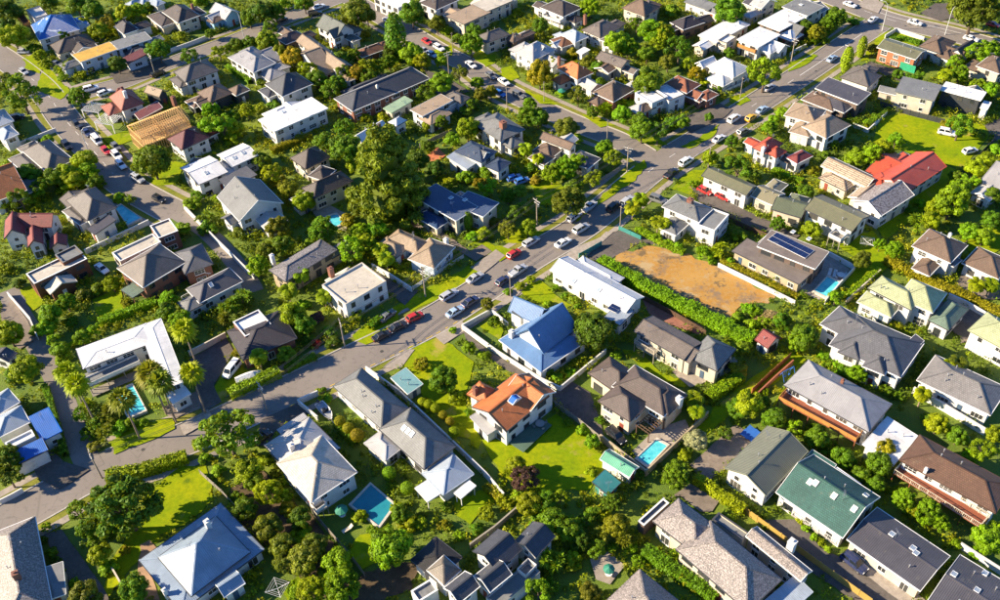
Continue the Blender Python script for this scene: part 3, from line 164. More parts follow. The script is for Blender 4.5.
PATCHES=[
('dirt',[(23.59,159.09),(27.64,163.28),(32.9,164.26),(37.79,162.78),(42.28,160.66),(47.81,155.42),(52.79,150.72),(57.44,145.57),(55.21,143.26),(49.86,143.37),(46.79,139.67),(44.31,136.62),(41.53,138.88),(38.76,141.49),(31.72,149.18)]),
('asphalt',[(19.2,161.18),(26.46,169.88),(29.48,170.36),(37.91,163.48),(31.95,165.41),(23.15,159.13)]),
('lawn',[(93.09,196.48),(101.64,211.67),(108.45,213.98),(125.85,205.38),(124.32,199.87),(112.6,186.79),(106.22,191.69),(101.09,196.62)]),
('lawn',[(-18.35,136.13),(-12.54,138.58),(-5.75,131.01),(-6.59,126.22),(-7.41,121.1),(-4.59,111.18),(-5.36,108.93),(-12.29,116.96),(-16.2,123.77),(-15.48,125.8),(-19.31,129.81),(-22.16,131.93)]),
('lawn',[(-4.59,111.18),(-0.42,110.9),(9.27,116.45),(16.68,109.75),(18.41,106.21),(13.73,98.91),(5.14,99.04),(-1.6,103.11)]),
('lawn',[(-58.56,108.82),(-54.19,108.53),(-51.33,100.96),(-55.33,96.07),(-60.4,92.44),(-63.15,86.94),(-63.1,82.44),(-66.01,82.61),(-66.06,89.91),(-63.34,97.58),(-63.12,103.83)]),
('path',[(-62.09,92.54),(-60.64,93.42),(-57.42,90.33),(-59.25,87.63),(-56.33,82.05),(-59.07,82.2),(-61.24,87.75)]),
('lawn',[(-20.48,148.85),(-18.04,151.83),(-4.41,161.73),(-3.82,158.26),(-12.69,150.77),(-18.5,146.52)]),
('lawn',[(-27.49,137.38),(-22.84,141.41),(-20.89,143.65),(-21.41,146.13),(-15.86,150.06),(-21.13,149.21),(-27.13,144.13),(-30.55,140.22)]),
('lawn',[(1.8,167.94),(0.74,169.85),(3.66,174.07),(11.07,171.19),(7.42,167.47)]),
('lawn',[(17.33,172.14),(22.23,179.4),(33.15,194.13),(37.69,198.11),(37.9,194.56),(32.24,187.41),(24.73,180.76),(19.06,175.79)]),
('lawn',[(8.72,189.54),(14.22,191.57),(18.69,186.97),(15.32,181.19),(10.62,181.61)]),
('lawn',[(41.48,184.92),(48.03,191.89),(52.69,193.19),(50.91,189.07),(47.6,184.37),(46.29,182.45)]),
('lawn',[(47.55,203.08),(53.32,206.73),(59.72,212.86),(57.03,207.32),(49.88,201.94)]),
('lawn',[(65.19,226.13),(69.53,227.28),(70.28,223.49),(66.81,221.24),(64.79,223.0)]),
('lawn',[(86.06,243.56),(93.45,247.54),(94.79,246.18),(87.91,239.85),(84.03,237.96)]),
('lawn',[(105.37,241.46),(116.36,257.45),(119.63,258.37),(120.36,251.93),(113.93,250.16),(107.93,242.36)]),
('lawn',[(117.16,255.44),(121.78,259.42),(126.96,252.44),(123.77,248.45),(116.73,249.85)]),
('lawn',[(-133.86,267.44),(-131.27,250.3),(-122.26,243.71),(-120.71,248.06),(-127.92,258.18)]),
('lawn',[(-141.88,269.57),(-139.39,273.15),(-133.44,266.13),(-133.25,259.96),(-137.81,262.88)]),
('lawn',[(-104.52,221.0),(-98.15,225.37),(-95.2,220.1),(-99.89,215.71),(-102.05,215.92)]),
('lawn',[(-86.29,200.73),(-84.26,209.54),(-78.59,207.17),(-78.72,198.3),(-83.62,197.88)]),
('lawn',[(-90.34,140.6),(-85.79,146.17),(-81.9,155.24),(-79.57,151.23),(-83.82,146.63),(-86.59,141.78)]),
('lawn',[(-88.09,155.72),(-82.5,159.22),(-80.59,153.53),(-84.7,149.76)]),
('lawn',[(-105.25,160.36),(-101.29,161.71),(-98.21,155.54),(-100.12,152.82)]),
('lawn',[(-56.8,125.86),(-56.13,128.43),(-53.56,135.06),(-49.59,131.46),(-53.03,126.37),(-54.12,123.86)]),
('lawn',[(-9.49,98.3),(-5.17,100.12),(-1.77,98.23),(-6.98,93.07),(-9.49,95.23)]),
('lawn',[(85.97,173.03),(97.87,183.95),(109.43,189.22),(111.81,186.02),(96.44,170.21),(85.69,161.96),(85.28,167.44)]),
('lawn',[(75.03,161.09),(84.04,165.71),(85.29,154.38),(75.12,146.06),(72.53,147.86),(77.52,155.01)]),
('lawn',[(48.58,114.71),(57.27,126.4),(59.25,125.19),(52.95,120.92),(50.64,117.03)]),
('lawn',[(43.3,120.07),(56.22,129.76),(58.56,126.85),(53.55,123.22),(47.82,119.24),(34.5,108.55),(32.93,109.82)]),
('lawn',[(23.58,132.18),(27.03,131.36),(30.07,125.7),(35.3,122.7),(33.9,121.25),(28.79,123.68)]),
('lawn',[(-4.38,140.9),(-1.41,143.98),(0.49,139.64),(-0.44,136.23)]),
('lawn',[(4.37,151.67),(8.83,154.57),(11.1,150.49),(14.92,145.78),(12.28,144.14),(6.3,148.33)]),
('lawn',[(-6.11,167.88),(-4.27,169.54),(5.01,164.45),(0.44,161.33)]),
('lawn',[(101.76,160.61),(112.49,165.1),(108.83,156.52),(101.97,153.01)]),
('lawn',[(-25.33,92.24),(-22.38,93.04),(-21.37,87.22),(-24.51,85.56),(-26.77,89.43)]),
('lawn',[(-37.36,82.71),(-34.49,85.24),(-31.16,81.29),(-35.39,79.79)]),
('lawn',[(-1.7,279.03),(3.68,253.72),(-0.53,249.36),(-3.92,255.77)]),
('lawn',[(-16.99,260.94),(-10.42,264.02),(-10.41,257.72),(-13.94,255.64)]),
('lawn',[(3.47,247.74),(7.02,249.74),(8.97,242.5),(4.87,239.51)]),
('lawn',[(9.74,235.65),(15.26,230.72),(19.01,226.08),(13.68,227.68)]),
('lawn',[(24.46,220.87),(29.05,218.89),(32.76,214.53),(28.5,213.97)]),
('lawn',[(34.71,211.41),(43.07,206.78),(44.63,203.82),(37.81,205.88)]),
('lawn',[(19.15,211.96),(23.02,211.58),(23.67,207.7),(20.44,206.14)]),
('lawn',[(-73.58,115.12),(-68.72,119.36),(-62.94,120.45),(-61.77,117.67),(-65.81,115.07),(-71.69,112.19)]),
('asphalt',[(7.89,120.53),(12.95,124.29),(16.08,121.23),(17.21,114.45),(17.39,109.71),(15.08,111.73)]),
('asphalt',[(-8.07,140.29),(-2.53,133.55),(8.34,124.1),(9.68,121.68),(8.08,120.52),(-0.68,129.54),(-7.27,137.31)]),
('asphalt',[(-62.72,135.73),(-56.54,141.58),(-54.16,137.36),(-56.47,128.19),(-54.12,123.86),(-57.21,121.05),(-59.71,126.84)]),
('asphalt',[(-45.69,118.77),(-39.05,122.81),(-36.79,119.64),(-42.81,115.66),(-43.63,112.41),(-46.03,112.57)]),
('asphalt',[(41.75,91.03),(47.62,90.67),(49.37,85.19),(52.82,82.77),(58.96,75.7),(58.16,73.39),(53.68,73.65),(45.36,82.31),(41.33,87.95)]),
('concrete',[(52.82,82.77),(55.15,84.1),(62.6,75.15),(59.25,74.33)]),
('paving',[(31.7,103.12),(41.45,111.59),(44.61,108.8),(37.53,101.64),(33.51,98.9)]),
('paving',[(26.66,96.01),(30.96,99.07),(35.37,95.45),(33.55,93.14),(31.56,93.26),(28.82,96.69)]),
('concrete',[(-6.21,159.81),(-0.31,165.6),(1.62,163.32),(-3.62,157.24)]),
('concrete',[(13.72,161.63),(18.51,165.46),(23.28,167.95),(24.88,170.01),(26.41,169.51),(19.2,161.18),(16.22,160.04)]),
('concrete',[(-1.05,148.9),(4.43,152.96),(6.64,154.09),(3.39,149.19),(1.63,147.44)]),
('concrete',[(-13.56,138.65),(-8.05,142.67),(-6.43,140.76),(-11.71,136.21)]),
('concrete',[(-23.67,130.67),(-19.52,135.37),(-17.51,135.22),(-20.29,129.88)]),
('concrete',[(32.52,221.09),(35.36,222.35),(36.93,218.11),(33.01,216.49)]),
('asphalt',[(49.27,215.88),(61.78,222.79),(64.28,219.43),(61.36,215.68),(51.15,208.85)]),
('asphalt',[(-111.76,257.67),(-103.86,261.7),(-98.61,264.86),(-95.27,260.77),(-99.01,253.93),(-108.31,251.38)]),
('asphalt',[(108.11,241.16),(114.36,234.72),(116.8,232.2),(113.43,228.13),(108.62,234.2),(104.29,238.09)]),
('asphalt',[(132.36,268.87),(139.25,275.03),(144.29,274.42),(141.56,265.08),(136.24,263.02)]),
('concrete',[(115.22,276.48),(121.67,282.92),(124.06,276.85),(120.03,270.33)]),
('asphalt',[(-18.52,250.1),(-10.94,243.45),(-5.32,236.11),(-13.67,232.6)]),
('paving',[(-22.53,181.74),(-17.83,182.91),(-11.8,172.39),(-6.14,165.38),(-3.4,167.65),(-1.22,164.97),(-4.86,161.77),(-12.92,170.27),(-19.96,176.09)]),
('asphalt',[(-28.3,161.61),(-19.14,152.88),(-17.01,153.36),(-20.04,148.5),(-24.56,153.96)]),
('asphalt',[(46.96,186.08),(50.03,183.34),(58.28,174.68),(67.67,164.92),(65.37,162.96),(56.42,169.54),(47.95,178.71)]),
('concrete',[(67.44,159.97),(72.43,156.79),(75.03,152.54),(66.3,143.01),(62.68,146.41)]),
('concrete',[(32.35,125.54),(38.29,128.33),(45.13,128.38),(45.61,126.18),(40.1,122.87),(35.02,121.17)]),
('concrete',[(22.02,106.65),(26.86,111.4),(32.67,113.39),(33.15,110.97),(24.53,102.06)]),
('brickpave',[(29.4,147.78),(33.11,144.68),(40.99,137.16),(39.56,134.95),(34.51,138.24),(30.23,142.15)]),
('asphalt',[(-79.09,95.54),(-76.3,96.36),(-65.7,84.36),(-63.88,81.78),(-68.72,82.06),(-74.5,89.47)]),
('asphalt',[(-87.33,112.07),(-84.14,114.64),(-80.49,111.16),(-75.15,109.0),(-79.27,104.87),(-83.6,107.33)]),
('paving',[(-107.4,154.02),(-105.44,157.08),(-99.92,149.69),(-96.35,143.98),(-98.73,141.23),(-103.71,146.02)]),
('concrete',[(-43.58,183.58),(-39.49,185.62),(-34.33,181.19),(-34.76,175.09),(-40.6,177.86)]),
('paving',[(-65.45,123.13),(-59.71,126.84),(-57.52,123.59),(-61.79,120.37),(-63.82,121.0)]),
('concrete',[(-60.98,118.34),(-56.44,122.0),(-54.81,119.39),(-59.7,115.84)]),
('concrete',[(12.28,85.2),(15.34,86.51),(17.74,83.77),(14.94,80.53),(12.85,81.54)]),
('terracotta',[(-17.4,204.18),(-13.89,208.48),(-11.8,204.57),(-14.8,201.23)]),
('soil',[(-24.16,85.17),(-15.18,86.85),(-16.3,81.48),(-21.26,79.67),(-26.01,80.29)]),
('soil',[(-48.9,102.92),(-43.9,106.96),(-33.84,96.75),(-27.43,87.59),(-23.64,80.15),(-29.11,79.77),(-38.12,88.23),(-46.06,96.5)]),
('paving',[(100.93,153.09),(106.33,150.66),(102.13,140.82),(99.16,141.06),(94.97,146.07)]),
('paving',[(90.77,132.81),(97.22,136.39),(92.54,129.84),(89.25,128.97)]),
('asphalt',[(125.6,205.4),(131.11,208.73),(130.39,201.15),(125.5,197.92)]),
('asphalt',[(88.2,141.91),(98.68,137.47),(91.97,129.89),(89.26,131.5)]),
]
TREES=[
['b','d',-63.54,95.65,5.1,6.7],
['b','g',-73.73,98.53,1.7,2.46],
['b','g',-70.86,94.74,1.5,2.18],
['b','y',-67.19,89.58,1.63,2.36],
['s','l',-65.8,88.07,1.3,0.81],
['s','o',-64.14,91.36,0.83,0.51],
['b','d',-67.14,93.7,1.33,1.93],
['b','g',-64.81,93.97,1.5,2.17],
['b','g',-59.79,82.24,2.04,2.95],
['s','g',-69.98,93.38,1.0,0.62],
['b','v',-67.09,81.16,2.18,3.16],
['s','v',-63.13,82.86,1.27,0.79],
['s','d',-78.63,94.18,0.84,0.52],
['s','g',-76.57,91.47,0.99,0.62],
['s','d',-75.18,89.69,0.98,0.61],
['s','l',-78.96,96.77,0.85,0.53],
['s','l',-70.94,85.81,0.81,0.5],
['s','y',-73.54,87.85,0.65,0.4],
['b','y',-41.11,99.62,2.21,3.21],
['b','g',-44.8,96.55,1.85,2.68],
['s','g',-46.89,100.47,1.38,0.85],
['b','d',-35.18,94.53,1.67,2.42],
['b','v',-40.17,92.76,1.98,2.87],
['b','v',-37.44,89.32,1.79,2.59],
['b','v',-36.45,85.8,1.91,2.78],
['b','v',-33.5,85.88,2.23,3.23],
['b','v',-32.2,89.01,1.78,2.59],
['s','y',-35.22,92.61,1.5,0.93],
['b','l',-27.91,85.33,2.07,3.0],
['b','l',-27.04,80.68,2.63,3.82],
['b','y',-31.42,80.34,2.32,3.37],
['s','l',-34.54,81.96,1.58,0.98],
['s','o',-37.94,97.91,1.19,0.74],
['s','y',-25.46,95.31,1.18,0.73],
['s','l',-23.27,92.47,1.0,0.62],
['b','l',-19.41,86.81,2.87,4.16],
['s','y',-19.28,96.74,1.19,0.74],
['b','g',-18.55,94.63,1.34,1.94],
['s','y',-17.29,93.86,1.5,0.93],
['s','y',-15.46,93.49,1.17,0.72],
['s','g',-20.38,101.46,1.04,0.64],
['t','l',-20.84,103.3,1.04,1.94],
['t','l',-17.58,99.9,1.03,1.93],
['b','g',-43.99,102.62,1.56,2.26],
['s','l',-38.97,100.46,1.21,0.75],
['s','g',-30.25,84.5,1.28,0.79],
['s','o',-31.9,89.16,0.98,0.61],
['s','o',-11.28,92.91,1.0,0.62],
['s','l',-8.62,90.8,0.99,0.61],
['s','g',-6.12,91.74,1.16,0.72],
['s','y',-4.05,94.7,1.34,0.83],
['s','y',-0.95,96.73,1.36,0.84],
['s','l',1.49,98.02,1.36,0.85],
['s','g',-10.98,96.78,0.85,0.53],
['b','y',2.89,94.97,1.83,2.66],
['b','p',2.66,99.73,2.21,3.21],
['b','g',5.57,95.0,1.84,2.66],
['b','y',8.32,95.98,1.51,2.19],
['b','g',6.62,91.23,1.96,2.85],
['b','g',9.4,89.34,1.95,2.82],
['b','d',11.17,87.44,1.45,2.1],
['b','g',12.24,91.54,1.32,1.91],
['k','g',6.05,83.78,2.06,2.23],
['s','y',9.33,84.81,1.44,0.89],
['b','l',3.5,78.58,2.0,2.9],
['s','g',5.81,80.59,1.26,0.78],
['b','v',11.5,78.3,1.39,2.01],
['s','g',4.07,92.8,1.33,0.83],
['s','d',10.03,87.05,1.3,0.8],
['b','g',13.4,85.63,1.44,2.09],
['b','o',17.1,89.78,1.79,2.6],
['k','v',14.57,88.86,1.46,1.93],
['k','v',17.66,87.54,1.45,1.93],
['s','l',18.91,86.77,1.13,0.7],
['s','l',19.64,83.95,1.12,0.69],
['b','d',16.9,94.63,1.5,2.18],
['s','g',22.63,101.25,1.04,0.64],
['b','g',28.03,98.49,2.03,2.95],
['s','g',14.01,93.85,1.17,0.73],
['s','l',25.89,84.92,0.96,0.6],
['s','y',15.45,93.23,1.0,0.62],
['s','l',16.17,86.81,0.97,0.6],
['b','y',43.78,113.48,2.35,3.41],
['b','g',42.07,113.32,1.63,2.37],
['b','g',47.89,110.57,1.79,2.6],
['s','y',48.35,118.67,0.93,0.58],
['p','y',34.33,115.34,1.64,3.69],
['p','y',34.3,112.26,1.44,3.63],
['s','o',44.74,124.53,1.53,0.95],
['b','w',33.14,106.53,1.76,2.55],
['s','y',30.86,104.64,1.05,0.65],
['b','g',28.94,100.47,1.54,2.24],
['b','d',38.86,108.14,1.24,1.8],
['s','g',41.53,112.29,0.91,0.56],
['s','g',62.21,124.06,1.53,0.95],
['s','g',63.98,122.36,1.52,0.94],
['b','g',58.38,129.79,2.32,3.37],
['b','g',55.59,135.07,1.78,2.59],
['s','l',62.0,126.59,1.35,0.84],
['s','l',63.86,124.47,1.53,0.95],
['b','l',65.86,120.28,1.68,2.44],
['s','g',70.69,117.39,1.3,0.81],
['s','g',72.7,115.61,1.11,0.69],
['b','g',48.21,111.0,1.62,2.34],
['b','l',51.14,108.49,1.6,2.32],
['b','g',54.15,105.6,1.93,2.79],
['s','l',56.62,104.99,1.41,0.87],
['b','g',47.57,115.32,1.1,1.6],
['s','g',54.55,108.86,1.25,0.78],
['b','g',57.54,100.97,1.72,2.49],
['b','g',59.74,97.82,1.36,1.97],
['b','o',64.9,102.44,1.73,2.5],
['b','g',63.06,99.14,1.87,2.71],
['b','y',76.05,107.27,1.76,2.56],
['b','g',78.61,104.6,1.57,2.28],
['b','l',81.35,100.74,2.05,2.98],
['b','y',85.26,104.6,1.57,2.28],
['s','g',75.91,110.31,1.08,0.67],
['p','y',75.48,113.71,1.45,3.63],
['p','v',84.59,120.8,1.68,3.7],
['p','y',82.56,120.28,1.3,3.59],
['s','l',79.92,101.53,1.21,0.75],
['s','l',79.47,99.48,1.03,0.64],
['s','g',55.64,103.89,1.05,0.65],
['s','l',58.44,97.66,1.02,0.63],
['b','l',64.55,91.69,1.81,2.62],
['b','l',67.45,89.0,1.94,2.82],
['b','l',69.01,87.48,1.45,2.11],
['b','y',65.83,90.15,1.31,1.9],
['s','l',65.05,94.67,1.18,0.73],
['s','l',70.44,84.26,0.96,0.59],
['b','l',74.7,83.16,2.05,2.97],
['s','l',73.3,82.62,0.95,0.59],
['b','l',77.82,85.96,1.28,1.86],
['b','g',61.4,95.64,1.34,1.95],
['s','g',59.61,97.58,1.02,0.63],
['b','g',56.84,100.78,1.54,2.24],
['s','g',61.57,98.43,1.2,0.74],
['s','y',47.48,90.39,0.66,0.41],
['s','l',48.03,88.8,0.65,0.41],
['s','l',48.84,87.03,0.65,0.4],
['s','y',49.8,85.84,0.64,0.4],
['s','l',46.75,92.01,0.66,0.41],
['s','l',50.59,84.67,0.64,0.4],
['b','y',-92.9,131.62,2.53,3.67],
['s','g',-97.09,132.86,1.58,0.98],
['b','d',-88.62,109.3,2.48,3.6],
['b','d',-87.56,105.94,2.27,3.3],
['f','y',-77.21,119.97,1.62,11.0],
['f','y',-79.8,123.14,1.65,11.0],
['f','v',-67.78,115.67,1.77,11.0],
['f','v',-64.21,121.51,2.0,11.0],
['f','v',-61.89,119.36,1.8,11.0],
['f','y',-56.69,121.22,1.63,11.0],
['k','y',-78.61,123.32,1.52,1.96],
['k','g',-79.85,120.99,1.31,1.86],
['s','g',-76.55,119.01,1.68,1.04],
['s','v',-74.54,119.85,1.69,1.05],
['s','g',-77.44,116.76,1.48,0.92],
['k','v',-73.8,115.58,1.65,2.03],
['s','l',-72.17,117.84,1.49,0.92],
['s','v',-75.62,113.99,1.1,0.68],
['s','y',-73.73,122.07,1.14,0.7],
['b','g',-49.27,110.29,4.76,6.36],
['s','y',-56.35,113.08,1.28,0.79],
['s','l',-70.26,118.87,1.12,0.7],
['s','l',-67.78,119.29,0.94,0.58],
['k','v',-75.1,121.57,1.5,1.95],
['s','y',-88.52,136.88,1.21,0.75],
['b','y',-45.31,104.27,2.09,3.02],
['s','l',-51.19,106.84,1.24,0.77],
['s','o',-41.12,105.83,1.06,0.66],
['s','y',-43.3,108.64,1.07,0.67],
['s','l',-54.46,109.83,1.08,0.67],
['s','y',-45.51,110.0,0.9,0.56],
['s','l',-39.28,103.97,1.05,0.65],
['b','v',-51.29,165.56,2.0,2.9],
['b','l',-52.22,160.48,2.18,3.16],
['b','g',-47.86,166.98,2.23,3.23],
['s','g',-41.89,170.01,1.59,0.98],
['b','l',-32.25,163.16,2.85,4.13],
['b','y',-29.07,166.13,2.22,3.22],
['p','y',-25.7,163.03,1.97,3.79],
['p','y',-24.24,160.23,1.74,3.72],
['s','y',-23.32,161.96,1.76,1.09],
['p','l',-42.44,156.28,1.93,3.78],
['p','y',-44.36,151.26,1.89,3.77],
['b','y',-42.62,143.93,2.45,3.56],
['b','g',-39.97,141.4,2.03,2.94],
['s','p',-38.26,145.1,1.66,1.03],
['p','y',-36.55,148.82,1.67,3.7],
['p','l',-29.56,150.16,1.67,3.7],
['s','y',-30.38,145.1,1.66,1.03],
['k','g',-54.36,151.21,2.11,2.26],
['k','g',-57.11,147.69,2.08,2.24],
['k','g',-55.83,149.67,1.68,2.04],
['k','v',-57.49,144.9,1.65,2.03],
['s','r',-37.53,137.78,1.01,0.63],
['s','d',-39.22,138.81,1.42,0.88],
['b','g',-42.73,133.68,1.58,2.29],
['p','y',-47.71,132.07,1.76,3.73],
['s','o',-53.05,136.53,1.2,0.75],
['s','g',-35.37,140.84,1.43,0.89],
['s','d',-33.86,137.83,1.41,0.87],
['s','l',-41.37,149.93,1.27,0.79],
['b','l',-93.79,148.45,2.08,3.02],
['b','g',-91.72,152.31,1.9,2.76],
['b','l',-93.71,144.87,1.65,2.39],
['b','l',-91.11,141.48,1.43,2.07],
['b','l',-88.85,138.45,1.61,2.33],
['s','l',-88.11,137.01,1.41,0.87],
['b','l',-85.44,141.63,1.43,2.07],
['b','l',-83.61,143.83,1.44,2.09],
['b','y',-83.52,157.75,1.73,2.51],
['s','v',-89.72,156.6,1.73,1.07],
['s','g',-87.08,157.85,1.52,0.94],
['b','l',-69.87,151.24,1.9,2.75],
['b','g',-69.46,147.52,1.87,2.71],
['b','l',-65.83,144.53,2.05,2.98],
['f','y',-60.42,132.78,1.71,11.0],
['b','y',-100.24,142.4,2.44,3.54],
['s','y',-110.55,166.45,1.57,0.97],
['s','d',-105.43,161.78,1.32,0.82],
['s','o',-79.92,153.39,1.07,0.66],
['s','g',-89.77,147.95,1.47,0.91],
['s','g',-96.8,146.2,1.25,0.77],
['s','y',-87.88,133.52,1.19,0.74],
['b','l',-117.18,219.2,1.32,1.92],
['s','y',-124.79,209.81,1.8,1.12],
['b','g',-115.09,199.39,2.72,3.95],
['b','g',-108.48,198.45,2.47,3.58],
['b','y',-105.95,199.93,2.48,3.6],
['b','y',-103.16,205.79,2.53,3.67],
['b','l',-100.59,200.31,2.49,3.6],
['b','y',-103.41,197.65,2.22,3.22],
['b','g',-111.09,195.4,2.2,3.2],
['s','l',-106.1,197.74,1.99,1.23],
['b','g',-114.14,190.28,2.41,3.49],
['s','y',-118.29,191.53,2.19,1.36],
['s','g',-112.51,194.52,1.97,1.22],
['b','g',-84.21,200.72,3.96,5.56],
['s','l',-91.33,192.23,1.46,0.91],
['k','g',-88.44,189.75,1.45,1.92],
['s','l',-72.75,178.54,1.63,1.01],
['s','l',-72.73,187.73,1.92,1.19],
['s','g',-72.01,191.13,1.7,1.06],
['b','g',-98.63,197.38,1.73,2.51],
['s','g',-98.03,198.73,1.5,0.93],
['b','l',-73.32,217.58,3.14,4.55],
['b','y',-67.1,218.52,1.84,2.67],
['s','y',-68.09,216.18,1.84,1.14],
['b','g',-58.14,202.18,2.25,3.27],
['b','y',-54.08,195.24,2.45,3.55],
['s','o',-53.11,195.52,1.97,1.22],
['b','o',-49.44,189.1,2.16,3.13],
['b','y',-44.82,183.03,2.35,3.41],
['k','g',-67.71,180.48,1.87,2.14],
['s','g',-66.98,177.86,1.86,1.15],
['k','y',-66.86,188.0,1.2,1.8],
['b','v',-49.53,173.17,2.5,3.63],
['b','g',-39.16,170.75,2.92,4.24],
['b','g',-36.38,202.79,3.49,5.06],
['b','g',-42.78,208.87,2.3,3.33],
['s','o',-34.41,178.31,1.63,1.01],
['b','y',-30.8,170.96,2.03,2.95],
['b','l',-27.22,171.75,2.04,2.96],
['s','y',-35.2,199.73,1.75,1.08],
['s','v',-59.76,176.11,1.39,0.86],
['s','y',-36.76,218.77,1.59,0.99],
['s','l',-56.79,193.32,1.47,0.91],
['n','v',-24.46,181.58,9.13,11.6],
['b','g',-16.22,206.21,1.52,2.21],
['s','y',-16.09,219.0,1.33,0.82],
['b','l',-10.09,207.83,1.79,2.59],
['b','y',-5.9,211.31,2.57,3.73],
['b','d',-13.97,195.17,1.96,2.84],
['s','y',-10.65,191.47,1.7,1.06],
['s','l',-6.73,192.59,1.95,1.21],
['s','o',-3.36,190.39,1.7,1.05],
['b','l',-1.44,185.64,2.14,3.1],
['s','g',-1.81,193.84,1.96,1.22],
['b','g',3.16,182.58,1.65,2.39],
['b','g',4.24,175.06,1.84,2.66],
['b','g',6.67,177.58,1.62,2.35],
['c','g',-6.36,173.33,0.91,2.37],
['s','g',-15.69,175.94,1.62,1.0],
['s','v',-0.44,174.81,1.38,0.86],
['b','v',2.63,169.23,2.02,2.93],
['b','y',7.15,169.63,1.8,2.61],
['s','y',-2.39,170.15,1.81,1.12],
['s','l',-5.58,169.87,1.59,0.98],
['p','g',6.04,182.91,1.64,3.69],
['b','l',14.07,189.58,2.16,3.14],
['b','l',17.54,190.77,2.65,3.84],
['b','l',20.82,194.55,1.96,2.84],
['b','y',23.91,187.04,2.15,3.11],
['b','v',16.66,175.47,3.42,4.96],
['s','g',9.1,195.87,1.48,0.92],
['p','y',11.12,196.0,1.47,3.64],
['s','g',18.8,188.38,2.17,1.34],
['p','y',8.44,200.59,1.74,3.72],
['b','v',19.68,209.43,2.3,3.34],
['s','o',10.24,190.43,1.21,0.75],
['d','d',-20.76,194.26,2.2,3.29],
['b','d',-18.4,197.98,2.47,3.58],
['b','y',29.5,195.48,1.96,2.85],
['b','l',28.44,200.98,1.75,2.54],
['p','y',33.61,176.79,1.84,3.75],
['p','y',31.36,173.91,1.82,3.75],
['p','y',37.39,167.5,1.56,3.67],
['p','y',36.19,168.33,1.56,3.67],
['b','y',53.04,193.82,1.71,2.48],
['s','o',57.85,194.85,1.48,0.92],
['b','g',57.92,186.11,3.08,4.46],
['s','g',62.49,187.34,1.68,1.04],
['b','g',59.97,200.81,1.5,2.17],
['s','l',64.28,201.41,1.51,0.93],
['b','l',70.43,205.11,2.02,2.93],
['s','l',47.79,185.78,1.2,0.74],
['b','g',41.99,204.84,2.52,3.65],
['b','g',38.03,205.58,2.78,4.03],
['s','g',46.48,212.33,1.82,1.13],
['s','l',34.03,167.61,1.13,0.7],
['s','l',35.59,166.03,1.12,0.69],
['s','l',37.94,164.04,1.11,0.69],
['s','l',39.9,162.46,1.1,0.69],
['s','g',54.11,164.84,1.56,0.97],
['b','g',62.87,166.77,1.56,2.27],
['s','l',71.47,181.2,1.18,0.73],
['s','l',32.46,169.2,1.13,0.7],
['s','g',84.62,200.39,1.5,0.93],
['b','l',87.29,189.61,2.16,3.14],
['b','l',90.82,189.1,2.64,3.82],
['b','y',94.94,192.33,2.18,3.17],
['b','l',99.48,196.84,1.97,2.86],
['b','g',115.86,199.37,2.97,4.3],
['s','o',115.57,203.91,1.52,0.94],
['s','g',122.27,200.45,1.5,0.93],
['s','o',76.86,188.77,1.45,0.9],
['s','g',81.39,194.4,1.47,0.91],
['b','g',72.21,178.05,1.62,2.35],
['b','y',69.54,163.64,1.76,2.56],
['b','l',101.57,168.12,3.34,4.84],
['b','y',98.74,168.72,2.02,2.93],
['k','g',93.01,164.85,2.22,2.31],
['b','y',95.74,164.23,1.99,2.88],
['b','l',106.58,175.18,2.29,3.32],
['b','l',109.97,177.7,2.08,3.02],
['b','y',113.52,183.02,2.12,3.07],
['b','y',117.41,186.49,1.91,2.76],
['s','l',122.57,192.94,1.71,1.06],
['b','g',112.97,172.44,1.82,2.64],
['b','l',102.78,159.74,1.96,2.84],
['b','l',105.18,158.15,1.94,2.82],
['s','g',94.73,171.12,1.37,0.85],
['s','l',97.41,173.37,1.15,0.71],
['b','g',108.56,181.67,1.41,2.04],
['b','l',82.86,158.08,1.3,1.89],
['b','l',84.86,155.07,1.92,2.79],
['b','v',77.13,152.75,1.7,2.46],
['b','l',68.35,141.76,1.63,2.36],
['p','y',96.81,142.0,1.62,3.69],
['p','y',99.56,141.78,1.62,3.69],
['s','l',101.6,147.51,1.26,0.78],
['b','g',109.12,163.45,1.98,2.87],
['b','d',-152.35,292.3,3.83,5.43],
['b','d',-150.69,284.32,2.83,4.1],
['b','y',-144.31,274.47,3.66,5.26],
['b','g',-142.69,301.3,2.62,3.8],
['b','g',-131.48,296.54,3.23,4.68],
['b','g',-125.53,293.24,2.89,4.19],
['s','y',-127.96,287.58,2.55,1.58],
['b','y',-120.15,279.1,2.48,3.6],
['s','y',-124.22,282.06,2.2,1.36],
['b','o',-118.96,285.05,2.52,3.65],
['s','y',-118.03,284.77,2.21,1.37],
['p','g',-130.83,278.65,1.86,3.76],
['b','y',-114.77,290.83,2.55,3.7],
['b','l',-111.23,292.8,2.25,3.26],
['s','g',-110.33,298.85,2.29,1.42],
['b','g',-97.51,262.76,2.97,4.3],
['s','g',-139.85,274.88,1.85,1.15],
['b','y',-134.36,266.29,1.81,2.62],
['s','y',-132.64,263.95,1.8,1.12],
['b','g',-128.94,236.78,4.68,6.28],
['b','d',-137.93,248.21,2.86,4.14],
['b','g',-113.94,237.54,2.77,4.02],
['k','y',-123.98,258.48,2.07,2.23],
['s','y',-119.77,255.92,1.76,1.09],
['b','d',-108.47,257.05,2.34,3.4],
['s','g',-127.6,260.08,1.49,0.92],
['s','l',-125.04,255.62,1.47,0.91],
['s','l',-117.32,291.99,2.57,1.6],
['b','g',-73.82,282.63,2.5,3.63],
['b','d',-69.17,282.74,3.43,4.98],
['b','g',-65.9,284.92,2.83,4.1],
['b','g',-66.14,275.02,2.46,3.56],
['b','y',-65.32,264.2,2.98,4.32],
